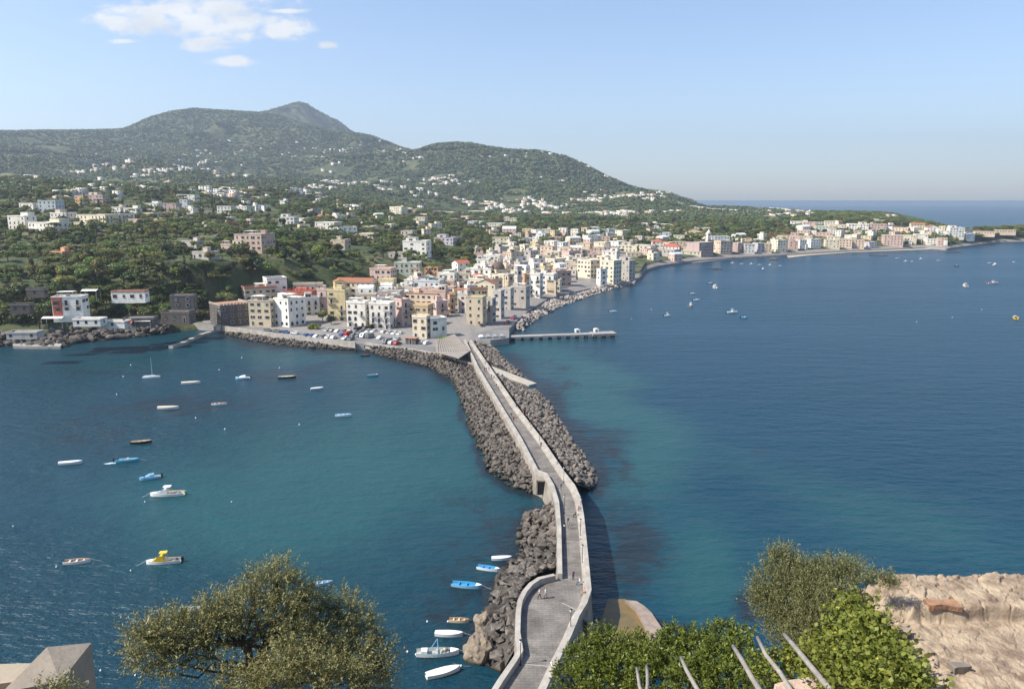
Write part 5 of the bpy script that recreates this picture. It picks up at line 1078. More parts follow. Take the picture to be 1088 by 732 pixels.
for i_ in range(1500):
    if ((bld[:,0]-x_[i_])**2+(bld[:,1]-y_[i_])**2>(bld[:,2]*.95+1.0)**2).all():
        dx=bld[:,0]-x_[i_]; dy=bld[:,1]-y_[i_]; fw=(dx*x_[i_]+dy*y_[i_])/r_[i_]; sd=np.abs(dx*y_[i_]-dy*x_[i_])/r_[i_]
        if ((fw>0)&(fw<14)&(sd<bld[:,2]*.8)).any() and gn.random()<.85: continue
        keep=np.append(keep,len(x)); x=np.append(x,x_[i_]); y=np.append(y,y_[i_]); z=np.append(z,z_[i_]); r=np.append(r,r_[i_]); cliff=np.append(cliff,True)
kc=cliff[keep]
S=gn.uniform(.55,1.35,len(keep))*np.interp(r[keep],[350,1500],[.8,1.7])*np.where(kc,.9,1)
big=keep[~kc]; 
scatter('woodland',np.stack([x[keep],y[keep],z[keep]-.3],1),S,[TREES['round'][0][0],TREES['round'][1][0],TREES['bush'][0][0],TREES['round'][4][0],TREES['tall'][0][0],TREES['bush'][1][0],TREES['umbrella'][0][0]],'mixed green woodland and gardens covering the plateau and cliff')
print('wood',len(keep))
# hill canopy
a,r=pick(260000,-240,1010,1150,6300,.9)
z=tz(a,r); x=r*np.sin(a); y=r*np.cos(a); d=fbm(x/130,y/130,4,71)
ok=(z>6)&(d>.33+.12*(r<1500)); x,y,z,r=x[ok],y[ok],z[ok],r[ok]; n_=min(len(x),170000); x,y,z,r=x[:n_],y[:n_],z[:n_],r[:n_]
S=gn.uniform(.6,1.5,n_)*np.interp(r,[1150,2500,6000],[2.3,3.4,5.6])*(.6+.9*fbm(x/300,y/300,3,5))
CL=[crown('clump',200+i,LM_H,110) for i in range(3)]
scatter('hill_woods',np.stack([x,y,z-1],1),S,CL,'dark green woods covering the hills and ridges',3)
# headland pines at right
a,r=pick(9000,860,1260,960,2500,1.0); z=tz(a,r); x=r*np.sin(a); y=r*np.cos(a); px=544+800*np.tan(a)
ok=(z>4)&(r>rcoast(a)+np.where(px>1030,28,np.where(px>840,360,150)))&((px>1030)|(fbm(x/60,y/60,3,9)>.42)); x,y,z,r=x[ok],y[ok],z[ok],r[ok]
kk=[i_ for i_ in range(len(x)) if not ((FOOT[:,0]-x[i_])**2+(FOOT[:,1]-y[i_])**2<(FOOT[:,2]+4)**2).any()][:3500]
scatter('headland_pines',np.stack([x[kk],y[kk],z[kk]-1],1),gn.uniform(1.3,2.1,len(kk)),[TREES['umbrella'][0][0],TREES['umbrella'][1][0],TREES['round'][0][0]],'green pine woods on the far right headland',9)
# ---- houses far up the slopes: far more than can be told apart
g=np.random.default_rng(15); VV=[];FF=[];MI=[];nv=0
a=g.uniform(AZ(-100),AZ(1000),42000); r=1050*(4300/1050)**g.random(42000); z=tz(a,r); x=r*np.sin(a); y=r*np.cos(a)
d=fbm(x/230,y/230,3,91); zz=z-H; ppy=CY-F*(y*sp+zz*cp)/(y*cp-zz*sp); ppx=CX+F*x/(y*cp-zz*sp)
d2=fbm(x/70,y/70,3,13); want=np.clip((d-.40)*2.2,0,1)*np.clip((d2-.42)*6,0,1)
band=np.interp(ppx,[0,130,250,300,480,560,640,740,1000],[.22,.28,.5,.85,.9,.8,.9,1,.8])+np.where((np.hypot((ppx-250)/60,(ppy-165)/10)<1),.5,0)
low=np.interp(ppy,[145,155,175,195,215,232],[0,.5,.9,1,.7,.5]); 
ok=(z>6)&(g.random(len(a))<want*band*low)&(ppy<np.interp(ppx,[0,500,600,800,1000],[222,226,232,232,236])); idx=np.where(ok)[0][:1500]
cols=[mat('far_pale_plaster',(.60,.57,.51)),HM['beige'],HM['grey'],HM['salmon'],RF['tile'],M_GLASS]
for k_ in idx:
    if ((FOOT[:,0]-x[k_])**2+(FOOT[:,1]-y[k_])**2<200).any(): continue
    for q in range(int(g.integers(1,3))):
        w_,d_,h_=g.uniform(6,14),g.uniform(6,10),g.choice([3.2,3.5,6,6.5]); t=g.uniform(-.6,.6); c,s=math.cos(t),math.sin(t); ox,oy=(g.uniform(-12,12),g.uniform(-8,8)) if q else (0,0)
        P=np.array([(-w_/2,-d_/2,-6),(w_/2,-d_/2,-6),(w_/2,d_/2,-6),(-w_/2,d_/2,-6),(-w_/2,-d_/2,h_),(w_/2,-d_/2,h_),(w_/2,d_/2,h_),(-w_/2,d_/2,h_)])
        Q=np.stack([P[:,0]*c-P[:,1]*s+x[k_]+ox,P[:,0]*s+P[:,1]*c+y[k_]+oy,P[:,2]+z[k_]+2.5],1); VV.append(Q)
        mi=int(g.choice(4,p=[.6,.2,.13,.07])); tp=4 if g.random()<.1 else mi
        for f,m_ in (((4,5,6,7),tp),((0,1,5,4),mi),((1,2,6,5),mi),((2,3,7,6),mi),((3,0,4,7),mi)): FF.append([nv+i_ for i_ in f]); MI.append(m_)
        nv+=8
        nwin=int(w_/4)
        for fl in range(int(h_/3)):
            for w2 in range(nwin):
                u=-w_/2+(w2+.5)*w_/nwin; zc=fl*3+1.8
                P=np.array([(u-.7,-d_/2-.05,zc-.8),(u+.7,-d_/2-.05,zc-.8),(u+.7,-d_/2-.05,zc+.8),(u-.7,-d_/2-.05,zc+.8)]); VV.append(np.stack([P[:,0]*c-P[:,1]*s+x[k_]+ox,P[:,0]*s+P[:,1]*c+y[k_]+oy,P[:,2]+z[k_]+2.5],1)); FF.append([nv,nv+1,nv+2,nv+3]); MI.append(5); nv+=4
me=npmesh('distant_houses',np.concatenate(VV),np.array(FF),cols); me.polygons.foreach_set('material_index',np.array(MI,np.int32)); o=linkm('distant_houses',me); tag(o,'hundreds of tiny white and cream houses scattered over the far slopes','houses',kind='stuff')

# dark rocks and ledges along the left shore
WI=[(-40,356),(30,357),(70,354),(110,349),(150,346),(180,345)]; WO=[(-40,370),(10,368),(45,371),(62,370),(85,365),(110,362),(150,358),(184,354)]
pts,sc,I,O=rubble(WI,WO,2.6,5.5,(1.1,2.6),seed=19,lift=1.6); rockmass(pts,sc,20,'dark rocks and ledges along the left shore below the restaurants',M_ROCKW); heap(I,O,5.0).build('rocky_shore',M_MOUND)['kind']='structure'
mb=MB(); mb.prism([G(*p,1.2) for p in [(14,364.5),(45,362),(66,365),(64,368),(40,368),(14,367.5)]],-1,1.2); o=mb.build('bathing_ledge',M_CONC); tag(o,'pale flat bathing ledge at the far left shore','ledge')
# ============================================================ boats
BC={'white':(.78,.78,.75),'blue':(.05,.28,.55),'light blue':(.25,.50,.68),'dark':(.03,.03,.03),'brown':(.35,.20,.10),'yellow':(.75,.52,.03),'green':(.06,.28,.18),'red':(.45,.06,.04),'cream':(.62,.52,.36),'grey':(.4,.4,.4),'turquoise':(.08,.42,.50)}
BM={k:mat('boat_paint_'+k.replace(' ','_'),v,rough=.35,spec=.5) for k,v in BC.items()}
def hullfn(L_,B,hh):
    st=[]; n=11
    for i in range(n):
        t=i/(n-1); x=-L_/2+L_*t; b=B/2*(.72+.28*math.sin(min(1,t/.45)*math.pi/2)) if t<.45 else B/2*math.cos((t-.45)/.55*math.pi/2)**.62
        sh=hh*(1+.55*max(0,(t-.35))**1.6+.08*(1-t)); st.append((x,max(b,.02),sh))
    return st
def boat(px,py,Lpx,head,typ,cols,label,persons=0,beam=None,group=None):
    x,y=G(px,py,.2); dep=y*cp+(H-.2)*sp; th=R(head); vdx=x/math.hypot(x,y); vdy=y/math.hypot(x,y)
    cr=abs(math.cos(th)*vdy-math.sin(th)*vdx); fs=abs(math.cos(th)*vdx+math.sin(th)*vdy)*.35
    L_=min(13,max(3.2,Lpx*dep/F/max(.5,cr+fs))); B=beam or L_*.30; hh=.14*B+.38
    o=empty('boat',(x,y,0),th,label,'boat',group); st=hullfn(L_,B,hh); c0,c1=BM[cols[0]],BM[cols[1]]; acc=BM[cols[2]] if len(cols)>2 else c1
    mb=MB(); rows=[]
    for x_,b,sh in st:
        k=1-.0*x_; rows.append([(x_*.985,0,-.3),(x_*.99,b*.62,-.22),(x_,b*.93,.15),(x_,b,sh),(x_,b*.9,sh),(x_,b*.78,.22),(x_,0,.16),(x_,-b*.78,.22),(x_,-b*.9,sh),(x_,-b,sh),(x_,-b*.93,.15),(x_*.99,-b*.62,-.22)])
    n=len(rows[0]); b0=0
    for r_ in rows: mb.v+=r_
    for i in range(len(rows)-1):
        for q in range(n):
            q2=(q+1)%n; mb.f.append((i*n+q,(i+1)*n+q,(i+1)*n+q2,i*n+q2)); mb.m.append(1 if 4<=q<=7 else (2 if q in(3,8) else 0))
    for ri,rev in ((0,1),(len(rows)-1,0)):
        f=tuple(ri*n+q for q in range(n)); mb.f.append(f[::-1] if rev==0 else f); mb.m.append(0)
    mb.build('hull',[c0,c1,acc],o)
    sh0=hh
    if typ in('open','dory','fishing'):
        for f in (-.28,-.02,.24):
            mb=MB(); bb=B*.42*(1 if f<.1 else .85); mb.box(L_*f-.13,-bb,sh0*.72,L_*f+.13,bb,sh0*.72+.06); mb.build('thwart',[acc if typ=='dory' else c1],o)
    if typ in('open','cabin','cuddy','canopy','fishing'):
        # foredeck
        P=[(x_,b*.96,sh+.02) for x_,b,sh in st if x_>L_*.22]; mb=MB(); Q=[(a,-b,c) for a,b,c in P[::-1]]; mb.poly(P[::-1]+Q[::-1]); mb.build('foredeck',[BM['white'] if typ!='canopy' else acc],o)
    if typ in('cuddy','cabin'):
        w_=B*.62; mb=MB(); P=[(-.02*L_,sh0),(.30*L_,sh0),(.20*L_,sh0+.55),(.08*L_,sh0+.95),(-.02*L_,sh0+1.0)]
        for a,b_ in zip(P,P[1:]+P[:1]): mb.poly([(a[0],-w_/2,a[1]),(b_[0],-w_/2,b_[1]),(b_[0],w_/2,b_[1]),(a[0],w_/2,a[1])])
        mb.poly([(a,-w_/2,c) for a,c in P]); mb.poly([(a,w_/2,c) for a,c in P[::-1]]); cb=mb.build('cabin',[acc if typ=='cabin' else BM['white']],o)
        mb=MB(); mb.poly([(.195*L_,-w_*.42,sh0+.60),(.195*L_,w_*.42,sh0+.60),(.09*L_,w_*.42,sh0+.975),(.09*L_,-w_*.42,sh0+.975)]); o2=mb.build('windscreen',[M_GLASS],cb); o2.location=(.02,0,.03)
        mb=MB(); mb.box(-.12*L_,-w_*.48,sh0+1.45,.10*L_,w_*.48,sh0+1.52); 
        mb.build('hardtop',[BM['white'] if typ=='cuddy' else acc],o)
        for a,b_ in ((-.1*L_,w_*.42),(-.1*L_,-w_*.42),(.08*L_,w_*.42),(.08*L_,-w_*.42)):
            mb=MB(); mb.tube([(a,b_,sh0*.6),(a,b_,sh0+1.45)],.03,5); mb.build('strut',[M_FR],o)
        for f in (-.30,): mb=MB(); mb.box(L_*f-.25,-B*.36,.2,L_*f+.25,B*.36,sh0*.9); mb.build('seat',[BM['cream']],o)
    if typ=='canopy':
        mb=MB(); w_=B*.7
        for q in range(6):
            t0,t1=math.pi*q/6,math.pi*(q+1)/6; mb.poly([(.0*L_,w_/2*math.cos(t0),sh0+.8*math.sin(t0)),(.22*L_,w_/2*.6*math.cos(t0),sh0+.35*math.sin(t0)),(.22*L_,w_/2*.6*math.cos(t1),sh0+.35*math.sin(t1)),(0,w_/2*math.cos(t1),sh0+.8*math.sin(t1))])
            mb.poly([(0,w_/2*math.cos(t0),sh0+.8*math.sin(t0)),(0,w_/2*math.cos(t1),sh0+.8*math.sin(t1)),(-.2*L_,w_/2*math.cos(t1),sh0+.85*math.sin(t1)),(-.2*L_,w_/2*math.cos(t0),sh0+.85*math.sin(t0))])
        mb.build('canvas_cover',[acc],o)
    if typ=='covered':
        mb=MB()
        for i in range(len(st)-1):
            (xa,ba,sa),(xb,bb,sb)=st[i],st[i+1]; mb.poly([(xa,ba*1.02,sa+.02),(xb,bb*1.02,sb+.02),(xb,0,sb+.28*bb),(xa,0,sa+.28*ba)][::-1]); mb.poly([(xa,-ba*1.02,sa+.02),(xb,-bb*1.02,sb+.02),(xb,0,sb+.28*bb),(xa,0,sa+.28*ba)])
        mb.build('tarpaulin',[c1],o)
    if typ=='fishing':
        mb=MB(); mb.tube([(.02*L_,-.6,sh0),(.0,0,sh0+1.9)],.05,6); mb.tube([(.02*L_,.6,sh0),(.0,0,sh0+1.9)],.05,6); mb.tube([(-.2*L_,0,sh0),(0,0,sh0+1.9)],.04,6); mb.build('gantry',[BM['light blue']],o)
        mb=MB(); mb.box(-.38*L_,-.5,.2,-.24*L_,.5,sh0+.25); mb.build('engine_box',[BM['white']],o)
        for q in range(3): mb=MB(); mb.tube([(.1*L_+q*.35,-.2+.2*q,sh0*.7),(.1*L_+q*.35,-.2+.2*q,sh0+.28)],[.22,.18],8); mb.build('fish_crate',[BM[('cream','white','brown')[q]]],o)
    if typ=='sail':
        mb=MB(); mb.tube([(.05*L_,0,.3),(.05*L_,0,L_*1.25)],[.06,.035],6); mb.build('mast',[M_FR],o); mb=MB(); mb.tube([(.05*L_,0,1.1),(-.38*L_,0,1.05)],.09,6); mb.build('boom',[BM['blue']],o)
        mb=MB(); mb.box(-.1*L_,-B*.25,sh0*.6,.22*L_,B*.25,sh0+.3); mb.build('cabin',[BM['white']],o)
    if typ in('cuddy','cabin','motor','canopy'):
        mb=MB(); mb.box(-L_/2-.38,-.17,-.2,-L_/2-.1,.17,.35); mb.box(-L_/2-.45,-.2,.35,-L_/2-.02,.2,.95); mb.build('outboard_motor',[BM['green'] if 'green' in cols else M_METAL],o)
    if typ=='motor':
        mb=MB(); mb.box(-.02*L_,-.3,.2,.1*L_,.3,sh0+.35); mb.build('console',[BM['white']],o); mb=MB(); mb.box(-.3*L_,-B*.35,.2,-.22*L_,B*.35,sh0*.85); mb.build('seat',[c1],o)
    if Lpx>24: # mooring line
        mb=MB(); mb.tube([(L_/2,0,hh*1.2),(L_/2+.8,.1,.3),(L_/2+2.2,.3,-.2)],.02,4); mb.build('mooring_rope',[M_FR],o)
    return o
BT=[
(161,401,19,5,'sail',('white','white'),'small white sailing boat with bare mast in the upper left bay'),
(203,407,20,12,'covered',('white','cream'),'long white boat right of the small sailing boat'),
(258,402,16,185,'canopy',('light blue','white','white'),'light blue boat with white forward cover in the upper bay'),
(305,401,19,10,'dory',('dark','cream','white'),'dark hulled boat with cream inside in the upper bay'),
(337,413,14,22,'covered',('white','white'),'short plump white boat alone in the upper middle bay'),
(396,399,12,10,'open',('turquoise','grey','dark'),'small turquoise open boat near the bend of the boulders'),
(388,378,10,15,'dory',('dark','brown','red'),'small dark boat tied at the quay boulders by the wall gap'),
(365,441.5,18,6,'dory',('white','light blue','white'),'narrow white boat rightmost in the middle of the bay'),
(179,433.5,23,3,'covered',('white','cream'),'long low white boat in the left middle of the bay'),
(233,429.5,17,5,'dory',('white','brown','white'),'white boat with brown thwarts in the middle of the bay'),
(150,470,22,14,'dory',('dark','cream','brown'),'black boat with cream interior in the left bay'),
(75,492,24,14,'covered',('white','white'),'plain white boat farthest left in the bay'),
(135,489.5,25,10,'motor',('turquoise','light blue','light blue'),'turquoise motor boat under way with two people and white wake'),
(159.5,508,21,205,'canopy',('light blue','white','light blue'),'pale blue boat with rounded pale blue canopy'),
(178,525.5,37,187,'cuddy',('white','cream','white','green'),'white motor cruiser with hardtop and green outboard cover'),
(82,597,28,10,'dory',('white','brown','white'),'white rowing boat with brown inside near the lower left'),
(174,597,37,190,'cabin',('white','grey','yellow'),'white boat with bright yellow cabin cover'),
(203,648,26,4,'dory',('white','grey','white'),'white boat peeping out behind the left tree'),
(343,620,21,12,'dory',('light blue','grey','light blue'),'light blue rowing boat just behind the tree top'),
(496,622.5,35,-12,'open',('light blue','blue','turquoise'),'bright blue open fishing boat near the boulders'),
(519,604.5,27,-18,'open',('white','blue','light blue'),'white boat with blue interior moored above the bright blue one'),
(533,593.5,22,5,'covered',('white','white'),'small white dinghy nearest the boulders'),
(488,659.5,22,-5,'dory',('cream','brown','cream'),'small wooden rowing boat with three thwarts'),
(477,674,31,-3,'covered',('white','white','red'),'white boat with red stern trim below the wooden rowing boat'),
(465,694,46,3,'fishing',('white','grey','green'),'large white and green fishing boat with gantry and crates'),
(471,714.5,40,24,'covered',('white','white'),'long narrow white boat at the bottom edge beside the tuff rock'),
(651.5,331,9,5,'motor',('white','light blue','white'),'white motor boat off the pier end'),
(709,335.5,8,5,'cuddy',('white','grey','white'),'small white cabin boat left of the two boats in the open bay'),
(740,319,8,10,'motor',('white','white','white'),'small white boat, upper one of the close pair in the bay'),
(734,325,8,60,'cuddy',('white','dark','white'),'small white and dark boat, lower one of the close pair in the bay'),
(736,312,7,5,'motor',('white','grey','white'),'tiny white boat above the close pair in the bay'),
(759.5,305.5,8,80,'cuddy',('white','white','white'),'white cabin boat seen end-on in the bay'),
(755,301,6,0,'motor',('grey','white','white'),'tiny grey boat above the end-on white cabin boat'),
(778,332,13,10,'cuddy',('white','white','white'),'largest white cabin cruiser in the right bay'),
(791,337.5,8,0,'motor',('light blue','blue','white'),'small blue boat right below the largest cruiser'),
(1025.5,304,8,70,'cuddy',('white','brown','white'),'white boat with a brown top near the right edge'),
(1055,301,13,10,'cuddy',('white','red','red'),'white cruiser with reddish deck near the right edge'),
(1052,279.5,6,0,'motor',('white','green','white'),'tiny white and green boat off the right headland'),
(1057,281.5,6,40,'cuddy',('white','white','white'),'tiny white cabin boat off the right headland'),
(1016.5,283,5,0,'motor',('dark','dark','dark'),'tiny black boat off the far point'),
(1079,338,9,60,'canopy',('yellow','yellow','white'),'small yellow boat at the right edge of the bay'),
(1077,278.5,4,0,'motor',('white','white','white'),'tiny white boat at the far right edge'),
]
for i,(px,lab) in enumerate(((778,'first'),(788,'second'),(798,'third'),(807,'fourth'),(818,'fifth'),(829,'sixth'))):
    BT.append((px,280+i*.5,5,0,'motor' if i%2 else 'cuddy',('white','grey','white'),'tiny white moored boat, %s from left in the row off the cream tower house'%lab))
BT.append((810.5,286.3,5,30,'cuddy',('white','white','white'),'tiny white boat alone below the moored row'))
for px,py,lab in ((953,274.5,'first'),(962,278,'second'),(969,278,'third'),(978,275.5,'fourth'),(997,277,'fifth')): BT.append((px,py,5,0,'cuddy' if px in(978,962) else 'motor',('white','grey','white'),'tiny white boat, %s from left in the group off the far white villas'%lab))
for b_ in BT: boat(*b_)
# wake
M_FOAM=mat('foam',(.6,.66,.68),(.2,.35,.4),1.5,.6,coord='World',contrast=(.4,.6))
mb=MB(); A=[G(*p,.02) for p in [(123,490.5),(116,491.5),(109,492.6),(113,493.2),(123,492.4)]]; mb.poly([(*p,.03) for p in A]); o=mb.build('wake',M_FOAM); tag(o,'short white foam trail behind the turquoise motor boat','wake',kind='stuff')
# buoys
M_BUOY=mat('buoy_white',(.8,.8,.78),rough=.5); bm=bmesh.new(); bmesh.ops.create_uvsphere(bm,u_segments=10,v_segments=7,radius=.35); bm.verts.ensure_lookup_table(); 
for v in bm.verts:
    if v.co.z>.2: v.co.z*=1.5; v.co.x*=.8; v.co.y*=.8
bme=bpy.data.meshes.new('buoy'); bm.to_mesh(bme); bm.free(); bme.materials.append(M_BUOY)
for (px,py) in ((139,388),(131,400),(124,419),(208,444),(239,456),(257,380),(233,393),(154,533),(246,533),(60,602),(139,606),(14,559),(297,391),(318,451),(454,660),(476,660),(433,692),(442,695),(144,717),(107,712),(692,329),(671,339),(1012,337),(974,342),(1043,329),(478,715),(490,707)):
    x,y=G(px,py,.1); o=linkm('buoy',bme,loc=(x,y,.1)); s=.42 if py>500 else .62; o.scale=(s,)*3; tag(o,'small white mooring buoy floating on the bay','buoy','white mooring buoys on the bay')
# ============================================================ people
SKIN=mat('skin',(.45,.27,.19),rough=.7); HAIR=mat('dark_hair',(.04,.028,.02),rough=.7)
CL={k:mat('cloth_'+k,v,rough=.9) for k,v in {'white':(.7,.69,.66),'black':(.025,.025,.028),'blue':(.05,.10,.25),'red':(.4,.06,.05),'grey':(.25,.25,.25),'khaki':(.32,.26,.17),'denim':(.08,.12,.2),'purple':(.15,.07,.2),'pink':(.5,.25,.26)}.items()}
def body(name,J,E):
    "J: joints (co,radius); E: edges; grown as one skinned surface"
    me=bpy.data.meshes.new(name); me.from_pydata([c for c,_ in J],E,[]); o=bpy.data.objects.new(name,me); COL.objects.link(o)
    m=o.modifiers.new('s','SKIN'); 
    for i,(c,r_) in enumerate(J): 
        rr=r_ if isinstance(r_,tuple) else (r_,r_); me.skin_vertices[0].data[i].radius=rr
    me.skin_vertices[0].data[0].use_root=True; m.branch_smoothing=.6
    ss=o.modifiers.new('d','SUBSURF'); ss.levels=1; ss.render_levels=1
    dg=bpy.context.evaluated_depsgraph_get(); out=bpy.data.meshes.new_from_object(o.evaluated_get(dg)); bpy.data.objects.remove(o); return out
def person_mesh(pose):
    if pose=='walk': la,lb,ka,kb,aa_,ab=(.09,-.28,0),(-.09,.30,0),(.09,-.20,.47),(-.09,.10,.48),-.22,.25
    elif pose=='stand': la,lb,ka,kb,aa_,ab=(.10,-.02,0),(-.10,.03,0),(.10,-.03,.48),(-.10,.0,.48),.02,-.05
    if pose=='sit':
        J=[((0,0,.50),(.16,.12)),((0,.02,.75),(.15,.11)),((0,.03,1.0),(.18,.11)),((0,.02,1.13),.06),((0,.0,1.22),.075),((0,-.01,1.33),.095),((.1,-.05,.50),.09),((.11,-.45,.50),.07),((.11,-.48,.06),.045),((.11,-.60,.03),.04),((-.1,-.05,.50),.09),((-.11,-.45,.50),.07),((-.11,-.48,.06),.045),((-.11,-.60,.03),.04),((.19,.03,1.06),.055),((.24,-.05,.80),.042),((.15,-.28,.66),.034),((.12,-.36,.62),.03),((-.19,.03,1.06),.055),((-.24,-.05,.80),.042),((-.15,-.28,.66),.034),((-.12,-.36,.62),.03)]
    else:
        J=[((0,0,.92),(.16,.11)),((0,0,1.12),(.14,.10)),((0,0,1.36),(.18,.11)),((0,0,1.48),.058),((0,-.01,1.57),.075),((0,-.015,1.67),.092),((.09,0,.86),.09),(ka,.065),((la[0],la[1],.08),.042),((la[0],la[1]-.14,.035),.036),((-.09,0,.86),.09),(kb,.065),((lb[0],lb[1],.08),.042),((lb[0],lb[1]-.14,.035),.036),((.20,0,1.40),.055),((.25,aa_*.4,1.13),.043),((.25,aa_,.90),.033),((.25,aa_*1.15-.02,.80),.032),((-.20,0,1.40),.055),((-.25,ab*.4,1.13),.043),((-.25,ab,.90),.033),((-.25,ab*1.15-.02,.80),.032)]
    E=[(0,1),(1,2),(2,3),(3,4),(4,5),(0,6),(6,7),(7,8),(8,9),(0,10),(10,11),(11,12),(12,13),(2,14),(14,15),(15,16),(16,17),(2,18),(18,19),(19,20),(20,21)]
    me=body('person',J,E); hip=.50 if pose=='sit' else .93; neck=hip+.60-(.0 if pose!='sit' else .02)
    for _ in range(4): me.materials.append(None)
    mi=[]
    for p in me.polygons:
        c=p.center
        if c.z>neck+.13 and (c.y>.01 or c.z>neck+.24): k_=3
        elif c.z>neck-.02: k_=0
        elif abs(c.x)>.215 and c.z<neck-.28 and pose!='sit': k_=0
        elif c.z>hip+.02 and not(pose=='sit' and c.y<-.15): k_=1
        elif c.z<.08: k_=3
        else: k_=2
        mi.append(k_)
    me.polygons.foreach_set('material_index',mi); me.polygons.foreach_set('use_smooth',[True]*len(mi)); return me
PM={p:person_mesh(p) for p in('walk','stand','sit')}
def person(px,py,pose,top,leg,face,label,z=4.5,hair=HAIR,xy=None,group=None):
    x,y=xy or G(px,py,z); o=linkm('person',PM[pose],loc=(x,y,z),rz=R(face)); 
    for i,m_ in enumerate((SKIN,CL[top],CL[leg],hair)): o.material_slots[i].link='OBJECT'; o.material_slots[i].material=m_
    return tag(o,label,'person',group)
PP=[
(609,616,'stand','purple','black',20,'person in purple top standing by the right parapet at the wide end'),
(616,621,'sit','white','denim',-90,'person in white sitting against the right parapet at the wide end'),
(621,632,'sit','pink','khaki',-80,'person in pink sitting nearest on the right stone bench'),
(573,636,'walk','white','black',90,'person in white top and black trousers crossing the wide end, left of the pair'),
(579.5,635.5,'walk','white','grey',90,'person in white top and grey trousers, right of the pair on the wide end'),
(603.6,558,'walk','black','denim',175,'person in black top walking in the middle of the bend'),
(604.5,562,'walk','grey','khaki',170,'person in grey walking close behind the one in black at the bend'),
(612,549,'sit','black','black',-90,'person in black sitting by the right parapet above the bend'),
(615,545,'stand','red','denim',-70,'person in red standing by the right parapet above the bend'),
(586.5,714,'walk','white','black',0,'person in white walking at the very bottom of the causeway'),
(596,521,'stand','blue','khaki',10,'person in blue standing where the causeway turns past the gate'),
(574.8,476,'walk','black','black',200,'person in black with long stride halfway along the causeway'),
(543.4,444.5,'walk','black','grey',0,'person in black top by the left parapet, upper half of the causeway'),
(545.8,447.5,'walk','red','black',0,'person in red top by the left parapet, upper half of the causeway'),
(548.7,435.5,'walk','blue','denim',180,'person in blue striding up the middle, upper half of the causeway'),
(556,443,'stand','red','black',-60,'person in red by the right parapet, upper half of the causeway'),
(563.5,455,'walk','grey','denim',180,'person in grey near the right parapet halfway along'),
(527.8,412.5,'walk','black','khaki',180,'person in black and khaki on the far part of the causeway'),
(529.5,414,'walk','white','denim',180,'person in white and denim on the far part of the causeway'),
(522.5,402.5,'walk','black','denim',0,'leftmost of three people abreast on the far causeway, in black'),
(524.8,403.5,'walk','grey','black',0,'middle of three people abreast on the far causeway, in grey'),
(527,404.5,'walk','white','black',0,'rightmost of three people abreast on the far causeway, in white'),
(514.8,395,'walk','black','black',180,'left person in black of a trio near the slipway'),
(516.8,395,'walk','blue','grey',180,'middle person in blue of a trio near the slipway'),
(519.5,394.5,'walk','red','khaki',180,'right person in red of a trio near the slipway'),
(515.5,388,'stand','black','denim',90,'person in black standing by the right parapet near the slipway'),
(516,401,'stand','grey','black',-90,'person in grey leaning at the left parapet near the slipway'),
(498,366.5,'walk','red','blue',180,'person in red at the town end of the causeway'),
(500,370,'walk','white','grey',0,'person in white at the town end of the causeway'),
]
for q in PP: person(*q)
o=BT[12]; bx,by=G(135,489.5,.2)
person(0,0,'sit','black','black',-80,'person in black steering at the stern of the turquoise boat',z=.15,xy=(bx-2.0,by-.3)); person(0,0,'stand','black','denim',-80,'person in black standing in the middle of the turquoise boat',z=.2,xy=(bx-.2,by+.05))
# ============================================================ street lamps
def lamp_meshes():
    a=MB(); a.tube([(0,0,0),(0,0,.6),(0,0,4.0)],[.11,.07,.045],8); b_=MB(); b_.tube([(0,0,0),(0,0,.14)],[.2,.16],10); c=MB(); c.tube([(0,0,4.0),(0,0,4.1),(0,0,4.35),(0,0,4.48)],[.1,.2,.22,.06],10); d=MB(); d.tube([(0,0,4.48),(0,0,4.6)],[.26,.02],10)
    return (('pole',a.mesh('pole',[M_METAL])),('base',b_.mesh('base',[M_METAL])),('lamp_glass',c.mesh('lamp_glass',[M_LAMP])),('cap',d.mesh('cap',[M_METAL])))
LMs=lamp_meshes()
LP=[(606.3,672),(618.5,600),(616.5,571),(617,548),(599,513),(592.5,497.5),(573,470),(562,453),(548.5,436),(533,412),(516.5,388),(599.5,577),(599.5,545),(553,706)]
for i,(px,py) in enumerate(LP):
    x,y=G(px,py,4.5); lab=('slender street lamp on the right side of the causeway, %s from the near end'%ORD[i].replace(' from left','').replace('leftmost','first')) if i<11 else ('slender street lamp by the left parapet of the causeway, %s from the near end'%{13:'first',11:'second',12:'third'}[i])
    o=empty('street_lamp',(x,y,4.5),0,lab,'street lamp','lamps along the causeway')
    o.scale=(.85,.85,.8)
    for nm,me in LMs: linkm(nm,me,o)
